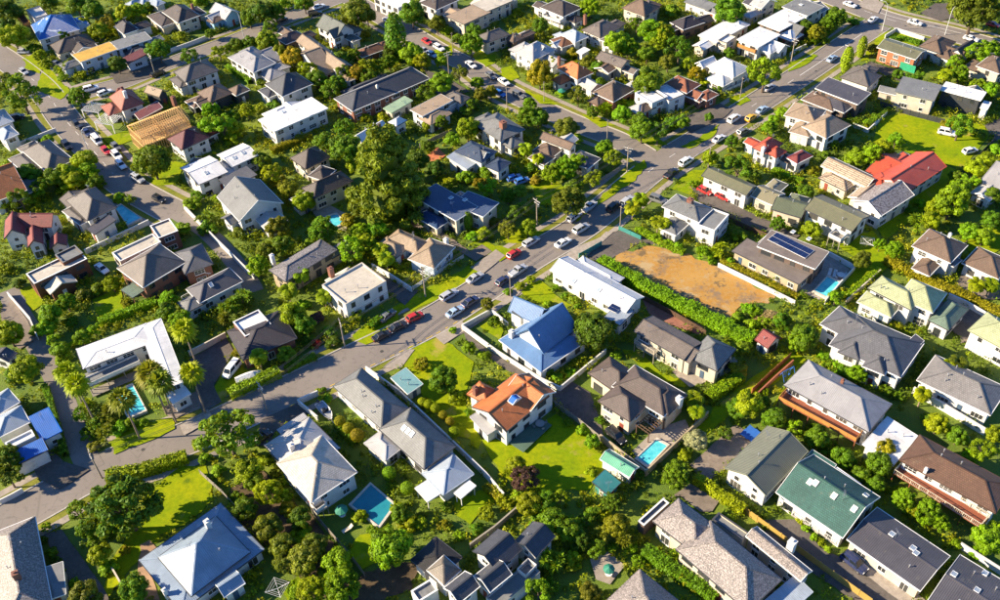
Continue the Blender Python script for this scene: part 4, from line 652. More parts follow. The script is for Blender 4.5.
['b','g',-75.65,265.32,2.1,3.04],
['b','g',-71.27,266.1,2.1,3.05],
['b','y',-79.29,261.17,2.37,3.44],
['b','g',-87.75,259.04,2.36,3.42],
['s','y',-95.05,277.81,1.87,1.16],
['b','g',-85.07,275.84,1.54,2.24],
['b','a',-56.59,254.11,2.9,4.21],
['b','y',-61.33,259.42,2.07,3.0],
['b','y',-50.66,245.35,2.83,4.11],
['b','g',-48.03,241.31,2.53,3.66],
['b','g',-44.03,234.89,2.48,3.6],
['s','l',-93.5,300.13,2.62,1.63],
['b','g',-57.59,291.28,2.56,3.71],
['s','l',-65.03,295.7,2.27,1.41],
['s','g',-65.41,246.44,1.43,0.89],
['s','l',-69.61,240.92,1.69,1.05],
['b','l',-70.21,217.76,3.14,4.55],
['b','l',-75.71,228.24,2.17,3.14],
['s','g',-69.66,228.31,1.91,1.18],
['b','y',-65.62,227.37,1.89,2.74],
['s','y',-63.03,231.3,1.92,1.19],
['s','g',-59.43,232.82,1.65,1.03],
['b','g',-42.61,252.39,2.32,3.36],
['b','v',-39.59,277.24,4.0,5.6],
['b','v',-36.64,279.73,2.49,3.6],
['b','g',-22.41,276.69,3.38,4.9],
['c','g',-26.17,256.17,2.61,6.79],
['b','d',-27.61,254.77,2.62,3.8],
['b','l',-21.96,252.77,2.89,4.19],
['b','y',-18.77,249.25,2.3,3.33],
['b','l',-13.38,250.22,1.73,2.51],
['b','v',-14.76,271.85,2.44,3.53],
['s','y',-11.89,271.73,1.84,1.14],
['s','g',-8.84,266.14,1.81,1.12],
['b','l',-4.53,255.5,3.2,4.64],
['b','g',-3.58,266.88,2.11,3.06],
['b','v',-8.16,241.23,2.25,3.26],
['b','l',-3.23,236.59,1.67,2.42],
['b','v',0.52,231.32,1.64,2.38],
['b','l',-13.05,234.1,3.02,4.38],
['b','g',-16.92,231.59,2.46,3.56],
['b','y',-34.34,246.67,2.56,3.72],
['b','a',-37.36,244.3,2.27,3.28],
['b','g',-30.46,247.58,2.29,3.31],
['b','g',-40.74,244.08,2.26,3.28],
['b','g',-28.36,250.46,2.02,2.93],
['b','g',-38.83,255.16,2.04,2.96],
['s','o',-37.46,273.02,1.54,0.95],
['b','g',-42.23,238.66,2.23,3.23],
['b','g',-33.53,242.2,2.25,3.27],
['b','g',-38.19,215.02,2.34,3.4],
['s','y',-33.37,223.45,1.61,1.0],
['s','y',-29.04,223.02,1.61,1.0],
['b','y',-16.74,216.8,1.31,1.9],
['b','g',-13.0,216.68,1.83,2.66],
['b','y',-6.17,210.39,2.56,3.72],
['b','g',-4.77,225.55,1.62,2.34],
['s','g',-6.48,224.35,1.62,1.0],
['b','v',-2.25,230.01,1.64,2.37],
['s','y',-29.94,215.43,1.31,0.81],
['b','l',32.35,276.28,2.77,4.02],
['b','g',16.38,267.88,2.11,3.06],
['s','y',10.37,281.88,1.57,0.97],
['b','a',14.25,235.47,3.3,4.79],
['b','y',18.65,246.19,1.71,2.48],
['b','o',24.87,251.65,1.45,2.1],
['b','l',37.51,251.51,3.17,4.59],
['b','l',40.57,250.36,2.59,3.75],
['b','g',45.26,265.03,2.39,3.47],
['b','l',48.39,256.83,3.5,5.08],
['b','y',51.41,255.46,3.2,4.64],
['b','y',49.5,252.0,2.31,3.35],
['b','g',45.48,246.46,2.28,3.3],
['b','g',42.45,227.05,3.49,5.06],
['b','v',23.72,224.84,2.41,3.49],
['b','l',30.53,232.55,1.65,2.39],
['b','v',28.25,245.16,1.71,2.47],
['b','g',31.03,241.98,1.69,2.45],
['b','g',9.79,215.55,2.6,3.77],
['b','g',12.35,214.93,2.34,3.39],
['b','l',10.78,223.99,1.61,2.33],
['b','v',18.86,208.93,2.55,3.7],
['b','g',27.07,218.3,1.58,2.29],
['k','y',31.0,220.22,1.86,2.13],
['k','y',34.0,223.0,1.87,2.14],
['b','l',34.3,215.35,2.09,3.02],
['s','l',37.62,223.53,1.61,1.0],
['b','g',38.41,211.42,2.32,3.36],
['s','y',7.61,205.21,1.27,0.79],
['b','l',27.65,200.6,1.75,2.53],
['s','l',19.4,230.97,1.37,0.85],
['b','g',72.85,266.26,3.88,5.48],
['b','g',54.27,245.35,3.39,4.92],
['b','v',50.61,241.26,2.25,3.26],
['b','y',56.27,239.69,1.96,2.84],
['b','a',57.36,233.81,2.2,3.19],
['s','y',60.21,233.23,1.93,1.2],
['s','g',63.04,229.41,1.64,1.02],
['b','l',74.18,227.6,4.29,5.89],
['b','g',68.98,246.24,1.43,2.07],
['s','g',57.74,275.8,2.47,1.53],
['b','g',94.29,257.77,2.06,2.98],
['b','o',95.98,253.59,2.32,3.37],
['b','g',101.46,260.15,2.07,3.0],
['s','g',98.66,253.2,1.46,0.9],
['b','g',56.93,214.11,1.04,1.51],
['b','g',49.16,210.61,1.8,2.61],
['b','g',46.63,210.86,1.8,2.61],
['b','l',70.93,206.7,1.53,2.21],
['b','l',75.59,212.99,1.56,2.26],
['s','l',73.65,212.62,1.3,0.81],
['b','g',103.92,262.0,2.67,3.87],
['s','g',110.44,264.74,1.5,0.93],
['b','v',140.92,254.23,6.05,7.65],
['b','v',141.29,264.92,2.69,3.9],
['c','y',99.24,235.92,1.38,3.59],
['c','y',106.12,244.05,1.13,2.95],
['b','v',109.67,244.77,1.42,2.06],
['s','g',112.72,232.2,1.38,0.85],
['b','g',114.49,225.67,2.15,3.12],
['b','l',135.9,236.14,3.04,4.4],
['b','l',139.41,236.69,2.49,3.61],
['b','l',128.15,232.42,2.19,3.18],
['b','l',126.93,226.52,2.16,3.12],
['p','y',122.7,225.8,1.88,3.76],
['b','l',129.48,220.57,1.86,2.69],
['b','l',131.91,218.76,1.85,2.68],
['s','y',100.27,226.09,1.62,1.01],
['s','o',115.92,206.03,1.27,0.79],
['s','g',99.69,211.02,1.29,0.8],
['s','l',102.37,213.5,1.04,0.65],
['s','g',94.33,210.35,1.03,0.64],
['s','l',100.64,198.85,1.5,0.93],
['s','l',97.03,209.11,1.03,0.64],
['b','g',138.4,227.48,2.16,3.13],
['b','g',-11.32,123.23,2.45,3.55],
['s','o',-15.89,130.26,1.56,0.97],
['t','y',-15.55,119.69,0.75,1.65],
['t','y',-14.42,119.11,0.75,1.65],
['t','y',-13.09,118.03,0.74,1.64],
['t','o',-11.59,116.22,0.74,1.64],
['t','o',-10.29,114.69,0.73,1.63],
['t','y',-9.55,111.88,0.9,1.8],
['s','y',-9.25,121.25,1.32,0.82],
['s','g',-7.04,117.42,0.74,0.46],
['s','l',13.61,111.73,1.09,0.67],
['b','l',15.02,108.14,1.24,1.8],
['s','g',11.26,113.89,0.92,0.57],
['s','y',14.41,102.22,1.04,0.65],
['b','y',1.27,103.33,1.56,2.27],
['s','y',-0.16,103.6,1.05,0.65],
['s','v',16.4,107.48,0.89,0.55],
['b','d',18.34,132.71,3.5,5.08],
['s','l',11.55,130.52,0.98,0.61],
['s','g',8.35,126.85,1.16,0.72],
['s','l',10.15,125.25,0.96,0.6],
['s','l',12.75,126.38,0.96,0.6],
['s','y',15.32,128.88,0.97,0.6],
['s','y',18.16,131.69,0.98,0.61],
['s','g',17.14,113.96,0.92,0.57],
['s','l',22.32,130.28,0.98,0.61],
['s','l',14.17,111.79,0.91,0.56],
['s','l',20.51,133.19,0.99,0.61],
['b','v',-2.73,145.79,1.24,1.8],
['b','g',-1.45,140.3,1.22,1.77],
['s','l',-9.87,139.9,0.81,0.5],
['b','l',-6.61,133.25,1.18,1.72],
['s','l',-3.72,131.79,1.18,0.73],
['s','y',4.41,152.21,1.06,0.66],
['s','y',6.65,153.98,1.07,0.66],
['s','l',1.78,150.64,0.85,0.53],
['s','l',9.95,146.22,0.83,0.52],
['s','l',13.89,148.41,0.84,0.52],
['s','l',15.4,146.59,1.04,0.65],
['s','l',12.0,151.11,0.85,0.53],
['s','l',16.1,145.13,0.83,0.51],
['s','y',8.0,142.1,0.82,0.51],
['s','l',50.53,141.43,1.43,0.89],
['s','l',51.87,140.13,1.42,0.88],
['s','y',52.76,137.1,1.41,0.87],
['b','g',55.71,135.36,1.59,2.3],
['b','l',56.91,129.38,1.55,2.25],
['b','g',46.77,129.04,1.36,1.97],
['s','l',47.92,138.78,1.21,0.75],
['s','l',50.13,136.14,1.4,0.87],
['s','y',48.4,134.67,1.2,0.74],
['k','y',48.31,159.0,1.74,2.07],
['k','l',44.15,158.79,1.52,1.96],
['s','l',46.86,159.81,1.53,0.95],
['s','l',50.11,156.45,1.08,0.67],
['s','o',50.11,158.49,1.09,0.68],
['s','l',46.32,156.92,0.87,0.54],
['s','y',-35.81,125.09,0.58,0.36],
['s','g',-34.87,125.28,0.58,0.36],
['s','g',-33.96,123.92,0.57,0.36],
['s','l',-34.79,122.85,0.76,0.47],
['s','l',-33.44,122.76,0.76,0.47],
['t','o',-30.53,115.91,0.92,1.82],
['t','o',-28.91,114.14,0.91,1.81],
['t','o',-27.09,112.22,1.08,1.98],
]
HEDGES=[
('y',2.2,2.0,[(-71.08,106.29),(-63.99,107.82),(-57.68,110.1)],'thick yellow-green hedge along the street below the palms'),
('l',2.0,1.8,[(-52.68,124.78),(-48.32,127.6),(-43.83,130.21)],'clipped bright hedge beside the parked white van'),
('g',1.6,1.2,[(-42.75,130.95),(-40.23,132.96),(-37.22,134.4)],'low hedge along the street beside the shrubs and pole'),
('l',2.4,2.6,[(22.16,158.17),(31.55,148.22),(40.46,139.84),(49.29,131.37)],'long tall bright hedge along the vacant lot'),
('g',1.8,2.2,[(21.06,85.78),(26.05,81.11),(30.78,76.48)],'dark clipped hedge beside the big stone-tile house'),
('y',1.2,2.2,[(31.68,99.43),(35.38,95.64),(38.66,92.2)],'trellis hedge along the yellow timber fence'),
('l',2.2,1.6,[(37.71,117.67),(41.22,120.19),(45.0,122.76)],'thick hedge below the taupe twin-gabled house'),
('l',1.8,1.6,[(-83.9,147.23),(-78.79,150.23),(-73.28,152.95)],'hedge above the white L-shaped house'),
('g',1.0,1.5,[(-89.7,130.01),(-84.98,121.21),(-80.37,112.29)],'thin hedge along the lane by the bright blue roofs'),
('o',1.6,1.8,[(82.8,154.22),(91.37,145.06),(100.19,135.55)],'long orange hedge below the brown-tiled house'),
('o',1.0,1.0,[(48.4,157.38),(55.32,150.82),(61.63,144.28)],'thin orange hedge along the white wall of the solar house'),
('o',1.4,1.6,[(-56.81,209.75),(-52.07,213.07),(-47.17,215.97)],'reddish hedge below the white flat-roofed modern box'),
('l',1.4,1.2,[(67.61,190.08),(70.29,187.29),(73.39,184.5)],'bright hedge below the red-roofed white villa'),
('l',1.2,1.4,[(-76.9,257.01),(-72.86,252.38),(-68.53,247.25)],'hedge beside the large white colonial house'),
('g',1.4,1.2,[(117.21,252.31),(121.63,252.44),(125.25,249.54)],'hedge in the walled front yard near the top road'),
('o',1.2,1.2,[(-4.28,100.47),(-2.6,98.68),(-1.29,97.15)],'low golden hedge beside the white boundary wall of the long grey-tiled house'),
('g',1.2,1.2,[(-31.54,116.32),(-29.45,113.55),(-27.44,111.31)],'low hedge beside the orange topiary balls'),
('l',1.4,1.4,[(-104.14,198.45),(-101.19,200.34),(-97.95,201.36)],'hedge above the grey house with the angular pool'),
('g',1.6,1.4,[(94.73,252.33),(98.79,256.28),(104.36,262.11)],'hedge along the corner street at the upper right'),
('g',1.2,1.4,[(96.27,207.32),(99.44,209.91),(102.98,213.52)],'hedge inside the white L-shaped garden wall'),
('l',1.3,1.4,[(71.26,143.22),(75.85,147.25),(80.68,151.07)],'hedge left of the pistachio-roofed villa'),
('g',1.2,1.3,[(-26.93,141.7),(-25.4,143.68),(-23.44,145.65)],'dark hedge right of the white cube house'),
('l',1.2,1.2,[(32.45,168.98),(36.29,164.67),(40.89,160.41)],'row of bright shrubs clipped along the lot below the white modern house'),
]
CARS=[
['hatch','red',-17.74,144.28,0.571],
['sedan','black',-21.14,141.54,0.571],
['sedan','black',-24.28,139.13,0.571],
['wagon','silver',-10.73,150.58,0.7],
['sedan','lightblue',-9.46,145.17,0.7],
['sedan','navy',-6.31,148.02,0.7],
['sedan','silver',-5.14,155.66,0.733],
['hatch','navy',0.86,154.19,0.733],
['ute','silver',4.23,157.24,0.733],
['hatch','red',3.63,163.12,0.733],
['wagon','silver',7.64,167.06,0.684],
['sedan','white',14.75,166.1,0.684],
['suv','silver',19.26,170.83,0.684],
['wagon','silver',18.09,175.46,0.825],
['ute','silver',21.94,179.0,0.825],
['suv','black',27.73,178.49,0.825],
['wagon','silver',31.05,180.57,0.825],
['suv','grey',38.31,180.33,-0.622],
['ute','black',43.11,190.61,0.814],
['suv','white',47.63,195.4,0.706],
['sedan','white',57.74,204.89,0.706],
['suv','white',63.54,213.97,0.721],
['hatch','yellow',68.01,214.02,0.721],
['sedan','lightblue',71.76,217.67,0.721],
['sedan','silver',76.34,228.76,0.721],
['sedan','lightblue',97.74,242.93,0.744],
['sedan','white',128.22,262.03,-0.727],
['sedan','white',116.74,265.37,0.734],
['sedan','white',113.13,276.14,-0.919],
['sedan','white',140.27,250.37,-0.756],
['suv','white',114.74,202.18,-0.501],
['hatch','white',117.14,193.72,0.294],
['hatch','grey',64.45,207.55,0.603],
['sedan','white',-30.58,281.83,5.388],
['sedan','white',-26.91,277.26,5.388],
['hatch','red',-17.95,266.26,5.348],
['wagon','white',-14.27,262.0,5.348],
['sedan','silver',-18.72,260.6,-0.752],
['hatch','lightblue',-16.29,257.83,5.399],
['sedan','white',-4.83,250.49,5.279],
['sedan','grey',0.78,243.43,5.279],
['sedan','white',4.33,239.62,5.279],
['hatch','blue',2.98,233.1,5.453],
['wagon','grey',8.18,232.02,5.453],
['sedan','white',-53.67,294.61,0.684],
['suv','black',-54.41,289.59,0.336],
['hatch','black',-64.58,286.5,0.684],
['van','white',-104.73,219.59,-0.929],
['hatch','red',-100.92,214.41,-0.929],
['suv','white',-97.33,211.72,-0.929],
['hatch','grey',-98.75,216.11,-0.912],
['hatch','black',-112.66,228.37,-0.929],
['sedan','black',-110.64,226.13,-0.929],
['sedan','navy',-108.65,223.93,-0.929],
['wagon','white',-95.15,207.36,-0.929],
['suv','silver',-89.09,200.56,-0.727],
['hatch','black',-81.69,191.38,-0.677],
['suv','black',-112.2,217.88,-0.929],
['suv','white',-114.45,248.06,0.462],
['wagon','white',-109.66,245.29,0.719],
['hatch','silver',-142.41,273.62,-0.11],
['hatch','silver',-138.0,260.58,-0.81],
['sedan','grey',-129.41,264.57,-0.493],
['suv','black',-130.91,233.82,0.421],
['wagon','black',-96.74,254.97,0.722],
['sedan','white',-88.42,165.44,-0.755],
['van','white',-53.44,131.71,-1.97],
['suv','navy',53.66,81.79,-0.938],
['sedan','black',-45.01,113.88,0.811],
['suv','black',19.57,109.99,-1.018],
['sedan','grey',-23.58,145.04,0.827],
['hatch','red',49.88,182.92,-0.849],
['hatch','red',53.58,180.17,-0.852],
['hatch','blue',4.98,192.4,0.445],
['hatch','blue',6.86,190.95,0.442],
['hatch','grey',142.18,261.74,-0.711],
['hatch','red',149.96,258.2,-0.715],
['sedan','white',65.72,278.25,-0.654],
]
BOATS=[
[-33.79,119.38,-0.975,'open grey motor boat on a trailer beside the long grey-tiled house'],
[-49.83,129.27,0.482,'white covered boat on a trailer beside the parked van'],
]
POLES=[
['a',-31.71,137.12],
['a',-45.11,121.21],
['a',-72.45,107.05],
['a',32.79,193.3],
['a',9.42,173.95],
['a',-15.78,151.01],
['b',2.27,149.59],
['b',52.69,193.19],
['a',86.34,243.53],
['l',117.55,259.25],
['l',134.57,254.74],
['a',99.77,238.0],
['a',-97.35,254.34],
['a',-29.24,272.67],
['a',-11.24,246.38],
['b',-10.12,260.18],
['b',4.65,227.01],
['b',14.84,228.62],
['b',29.58,207.61],
['b',28.22,171.21],
['l',-75.17,276.53],
['b',67.73,225.34],
['l',-104.46,212.36],
]
WALLS=[
('wall','white',1.2,[(47.37,155.75),(54.19,148.95),(60.49,142.5)],'long white wall between the vacant lot and the solar house'),
('wall','white',1.3,[(1.36,140.37),(-1.98,144.84),(-8.02,140.49),(-0.94,132.5),(7.04,124.63),(10.47,122.05),(15.29,126.68),(20.31,131.49)],'white boundary wall wrapping the royal blue gabled house'),
('wall','white',1.5,[(-35.65,124.2),(-39.22,122.15),(-34.94,117.63)],'white front wall of the long grey-tiled house'),
('picket','white',1.1,[(-18.46,153.5),(-12.74,158.68),(-7.46,163.4)],'white picket fence below the beige-roofed cottage'),
('wall','white',1.6,[(-26.85,129.86),(-19.91,123.04),(-9.26,109.45),(-4.03,102.65),(-1.07,98.01)],'long white wall right of the long grey-tiled house'),
('fence','grey wood',1.6,[(-33.32,96.36),(-25.8,86.98),(-23.82,84.11)],'weathered fence below the covered swimming pool'),
('fence','orange wood',1.6,[(46.12,118.88),(50.49,122.94),(55.72,127.63)],'orange timber fence left of the play swing'),
('wall','sand',1.7,[(16.65,109.74),(23.65,101.24),(31.58,108.74),(36.88,113.8)],'sand wall around the turquoise pool'),
('wall','white',1.4,[(-74.71,187.36),(-63.84,172.94),(-53.5,159.77)],'long white wall beside the left lane'),
('wall','white',1.4,[(-94.04,171.81),(-88.43,176.49),(-81.86,182.04)],'white wall with green triangles of creeper beside the angular pool'),
('wall','cream',1.6,[(-62.9,136.64),(-59.74,138.97),(-56.36,141.63)],'cream wall at the end of the asphalt forecourt'),
('wall','white',1.2,[(-107.01,158.49),(-99.36,149.93),(-95.7,143.91)],'pale wall along the left lane'),
('fence','yellow wood',1.7,[(33.21,98.7),(37.5,94.09),(41.81,89.07),(48.18,81.6),(54.17,74.8)],'long yellow timber fence along the bottom driveway'),
('wall','stone',1.4,[(-6.99,88.53),(-2.8,91.74),(1.02,95.29)],'rough stone wall above the slate-roofed terrace'),
('fence','grey wood',1.5,[(7.84,119.86),(13.43,113.58),(18.5,107.18)],'grey fence between the orange-tiled villa and the brown forecourt'),
('wall','white',1.3,[(-96.35,269.08),(-91.08,273.05),(-86.33,277.16)],'white wall below the big white house at the top left'),
('wall','white',1.3,[(-125.35,220.03),(-121.56,223.11),(-117.71,226.24)],'white garden wall below the pale blue roof at the left edge'),
('wall','white',1.3,[(116.59,254.2),(121.19,258.16),(127.13,251.75)],'white wall around the front yard at the top road'),
('wall','white',1.2,[(92.87,208.13),(95.71,204.98),(103.25,212.99)],'white L-shaped garden wall beside the open lawn'),
('fence','charcoal',1.8,[(112.46,185.9),(118.54,191.36),(124.79,197.49)],'charcoal fence at the right end of the open lawn'),
('fence','charcoal',1.6,[(102.8,217.25),(108.88,212.09),(116.02,206.97)],'charcoal fence below the grey-roofed terrace house'),
('wall','cream',1.4,[(70.77,141.89),(75.63,146.17),(80.64,150.6)],'cream wall left of the pistachio-roofed villa'),
('wall','white',1.6,[(91.7,141.98),(94.34,139.33),(96.76,135.86)],'white wall below the orange hedge'),
('wall','white',1.3,[(71.84,157.42),(75.91,152.36),(71.25,147.53),(66.58,142.27)],'white wall around the small pool of the solar house'),
('wall','white',1.4,[(-27.75,161.42),(-23.14,157.32),(-18.64,152.7)],'white wall above the asphalt drive of the beige-roofed cottage'),
('wall','white',1.5,[(71.23,83.93),(73.39,81.41),(75.73,78.77)],'white wall behind the corner charcoal townhouse'),
('wall','white',1.8,[(75.53,116.96),(79.65,112.24),(84.45,106.27)],'tall white balcony wall below the ash-tiled house'),
('wall','white',1.2,[(-88.78,102.47),(-87.09,103.64),(-85.57,104.83)],'low white wall at the left edge of the street'),
('fence','teal',1.4,[(17.86,161.13),(20.48,163.01),(23.4,165.25)],'teal construction hoarding at the mouth of the vacant lot'),
('fence','teal',1.2,[(27.87,170.47),(30.09,168.43),(32.29,166.42)],'green hoarding beside the palms at the lot corner'),
('wall','terracotta',1.3,[(46.62,117.72),(51.23,121.99),(55.67,125.89)],'terracotta retaining wall beside the orange timber fence'),
('fence','grey wood',1.4,[(-54.73,106.68),(-49.97,102.04),(-46.1,97.64)],'old fence right of the sunny back lawn'),
('wall','cream',1.1,[(-65.38,88.02),(-63.37,85.34),(-60.91,81.99)],'pale edging wall left of the blue villa'),
('fence','grey wood',1.3,[(-18.48,208.85),(-14.41,212.25),(-10.25,215.24)],'grey fence above the red patio'),
('wall','white',1.4,[(21.15,91.04),(23.48,93.27),(25.85,95.55)],'pale yard wall beside the big stone-tile house'),
('fence','brown wood',1.5,[(29.24,146.95),(35.47,140.63),(40.68,134.95)],'brown fence below the long lot hedge'),
('fence','brown wood',1.5,[(47.61,177.32),(56.02,168.23),(64.21,160.7)],'dark fence above the brown modern house'),
('fence','grey wood',1.2,[(23.05,187.39),(27.31,190.78),(31.12,193.87)],'pale rail fence below the yellow trees at the junction'),
('wall','white',1.2,[(86.74,246.52),(89.48,249.25),(92.66,251.35)],'white garden wall in front of the flat-roofed apartments'),
('wall','white',1.2,[(64.13,227.87),(68.3,230.69),(71.99,233.62)],'white front wall of the bright-roofed weatherboard house'),
('wall','sand',1.4,[(46.05,219.07),(48.57,221.38),(52.09,223.1)],'pale front wall of the white cubic house'),
]
POOLS=[
([(-75.49,127.3),(-72.44,129.06),(-68.29,122.43),(-71.13,120.88)],'pool','turquoise pool among tall palms below the white L-shaped house'),
([(-27.12,98.07),(-24.13,102.08),(-19.9,97.61),(-22.22,93.52)],'cover','large swimming pool under a teal cover'),
([(22.66,104.92),(26.61,108.73),(28.34,107.24),(24.32,103.04)],'pool','turquoise pool behind the brown-tiled house'),
([(65.47,146.02),(69.4,150.19),(71.52,148.09),(67.39,144.0)],'pool','small blue pool beside the brown modern house'),
([(-91.63,188.78),(-90.47,189.9),(-84.44,184.16),(-86.89,181.64)],'pool','angular turquoise pool beside the grey house on the left'),
([(-39.69,180.68),(-37.41,181.46),(-35.21,177.97),(-37.64,176.46)],'pool','small pool below the dark multi-hipped house'),
]
MISC=[
('umbrella','green',-28.51,96.07,1.15,'round green parasol beside the covered pool'),
('umbrella','green',14.9,82.19,0.95,'dark green round parasol on the bottom patio'),
('umbrella','green',19.93,230.71,1.2,'small green parasol in front of the bright orange cottage'),
('lounger','cream',-27.5,93.34,0,'sun lounger on the grass beside the covered pool'),
('lounger','white',70.39,151.71,1,'left white sun lounger beside the small blue pool'),
('lounger','white',71.29,151.15,1,'right white sun lounger beside the small blue pool'),
('table','white',72.29,150.25,0,'round white table beside the small blue pool'),
('table','grey',6.12,113.73,0,'round garden table on the green deck of the orange-tiled villa'),
('clothesline','',-37.31,81.99,0,'rotary clothesline in the back yard right of the blue villa'),
('clothesline','',80.57,159.52,0,'rotary clothesline on the lawn below the long olive house'),
('pergola','white',-108.72,233.68,5.2,'left white timber pergola beside the salmon-roofed house'),
('pergola','white',-103.01,226.85,5.5,'right white timber pergola near the timber frame'),
('swing','blue',53.68,122.64,0,'blue garden swing frame beside the orange deck house'),
('mound','straw',54.02,138.77,3.2,'pale straw-covered mound among the weeds of the vacant lot'),
('tarp','blue',43.69,109.05,0,'bright blue ground tarpaulin beside the mossy corrugated roof'),
('skip','green',76.41,270.07,0,'green rubbish skip under the tree at the top'),
]
FRAME=(-87.09, 219.59, 8.29, 13.68, -0.907, 4.6)

# ---------------------------------------------------------------- wording of labels: each small thing is named by the house it stands next to in the picture
def to_px(q):
    v = Vector(q)-Vector((0, 0, CAM_H)); d = v.dot(F0); f = CAM_LENS/36*1000
    return (500+f*v.dot(X1)/d, 300-f*v.dot(U1)/d)
ANCH = np.array([to_px((h[2][0][0], h[2][0][1], h[2][0][5])) for h in HOUSES])
ORD = ['nearest', 'second nearest', 'third nearest', 'fourth nearest', 'fifth nearest', 'sixth nearest', 'seventh nearest', 'eighth nearest', 'ninth nearest', 'tenth nearest', 'eleventh nearest', 'twelfth nearest', 'thirteenth nearest', 'fourteenth nearest', 'fifteenth nearest']
def place_labels(items):
    g = {}
    for k, (desc, q) in enumerate(items):
        px = np.array(to_px(q)); v = (px-ANCH)*np.array([1, 1.35]); d = np.hypot(v[:, 0], v[:, 1]); i = int(d.argmin()); w = v[i]
        rel = ('right of' if w[0] > 0 else 'left of') if abs(w[0]) > abs(w[1]) else ('below' if w[1] > 0 else 'above')
        g.setdefault((desc, rel, i), []).append((float(d[i]), k))
    out = [None]*len(items)
    for (desc, rel, i), l in g.items():
        for n, (d, k) in enumerate(sorted(l)): out[k] = (ORD[n]+' ' if len(l) > 1 else '')+desc+' '+rel+' the '+HOUSES[i][0]
    return out
# ---------------------------------------------------------------- materials
MATS = {}
def node(nt, t, **kw):
    n = nt.nodes.new(t)
    for k, v in kw.items(): setattr(n, k, v)
    return n
def base_mat(name):
    m = bpy.data.materials.new(name); m.use_nodes = True
    return m, m.node_tree, m.node_tree.nodes['Principled BSDF']
def mixc(nt, fac, a, b, mode='MIX'):
    n = node(nt, 'ShaderNodeMix', data_type='RGBA', blend_type=mode)
    for i, v in ((0, fac), (6, a), (7, b)):
        if hasattr(v, 'is_output') or hasattr(v, 'links'): nt.links.new(v, n.inputs[i])
        else: n.inputs[i].default_value = v if i == 0 else (*v[:3], 1)
    return n.outputs[2]
def noise(nt, scale, detail=4, rough=.55, coord=None):
    n = node(nt, 'ShaderNodeTexNoise'); n.inputs['Scale'].default_value = scale; n.inputs['Detail'].default_value = detail; n.inputs['Roughness'].default_value = rough
    if coord is None:
        g = node(nt, 'ShaderNodeNewGeometry'); coord = g.outputs['Position']
    nt.links.new(coord, n.inputs['Vector'])
    return n.outputs['Fac']
def ramp(nt, x, lo, hi, a=(0, 0, 0), b=(1, 1, 1)):
    n = node(nt, 'ShaderNodeValToRGB'); n.color_ramp.elements[0].position = lo; n.color_ramp.elements[1].position = hi
    n.color_ramp.elements[0].color = (*a, 1); n.color_ramp.elements[1].color = (*b, 1)
    nt.links.new(x, n.inputs[0]); return n.outputs[0]
def bump(nt, bsdf, h, dist, strength=1.0):
    b = node(nt, 'ShaderNodeBump'); b.inputs['Distance'].default_value = dist; b.inputs['Strength'].default_value = strength
    nt.links.new(h, b.inputs['Height']); nt.links.new(b.outputs[0], bsdf.inputs['Normal'])
def mul(c, k): return tuple(min(.95, x*k) for x in c)

WALLC = {'white': (.78, .76, .72), 'cream': (.66, .58, .45), 'sand': (.50, .40, .26), 'brown': (.16, .11, .085), 'rust': (.16, .06, .03),
 'brick': (.24, .10, .065), 'orange brick': (.42, .16, .07), 'charcoal': (.05, .055, .06), 'blue white': (.55, .63, .72), 'sky blue': (.33, .58, .78),
 'teal': (.06, .30, .27), 'stone': (.33, .29, .23), 'grey wood': (.30, .27, .23), 'orange wood': (.42, .18, .06), 'yellow wood': (.50, .33, .08),
 'brown wood': (.13, .075, .045), 'terracotta': (.42, .14, .07), 'red wood': (.30, .09, .045), 'green wood': (.10, .17, .12), 'orange': (.55, .24, .06), 'grey': (.35, .35, .34), 'blue': (.03, .15, .55), 'green': (.02, .22, .14), 'straw': (.55, .42, .22), 'none': (.4, .4, .4)}
ROOFC = {'stone grey': (.29, .25, .23), 'steel blue': (.30, .38, .49), 'pale cream': (.68, .60, .50), 'pale grey': (.55, .54, .53), 'pale blue': (.45, .52, .60),
 'grey': (.23, .235, .235), 'slate': (.075, .08, .10), 'black': (.025, .022, .022), 'brown grey': (.24, .20, .16), 'emerald': (.05, .145, .12), 'charcoal': (.10, .095, .11),
 'chocolate': (.17, .09, .055), 'light grey': (.38, .37, .38), 'white': (.84, .84, .84), 'ash': (.27, .255, .25), 'dark grey': (.15, .15, .165), 'pistachio': (.50, .54, .30),
 'sage': (.19, .27, .20), 'brown': (.22, .145, .10), 'taupe': (.22, .18, .155), 'olive': (.20, .195, .115), 'moss': (.145, .165, .10), 'beige olive': (.30, .27, .17),
 'red': (.58, .10, .05), 'batten': (.42, .38, .36), 'stripped': (.62, .48, .34), 'mocha': (.14, .105, .092), 'mint': (.16, .46, .30), 'teal': (.05, .28, .27), 'moss corrugated': (.21, .22, .16),
 'orange': (.68, .21, .06), 'bright blue': (.01, .15, .60), 'turquoise': (.20, .44, .46), 'royal blue': (.13, .25, .47), 'cream': (.62, .56, .46), 'purple black': (.055, .045, .055),
 'gravel': (.22, .20, .20), 'beige': (.42, .31, .21), 'navy': (.03, .07, .17), 'dark brown': (.105, .08, .07), 'grey brown': (.19, .165, .15), 'crimson': (.27, .05, .045), 'maroon': (.16, .035, .04),
 'salmon': (.42, .13, .085), 'tarp blue': (.03, .16, .50), 'yellow': (.70, .42, .07), 'purple brown': (.12, .085, .085), 'sage grey': (.15, .165, .145), 'rusty': (.23, .10, .05), 'pale green': (.36, .50, .33),
 'dark blue': (.06, .085, .14), 'terracotta': (.34, .12, .06), 'sand': (.42, .31, .21)}

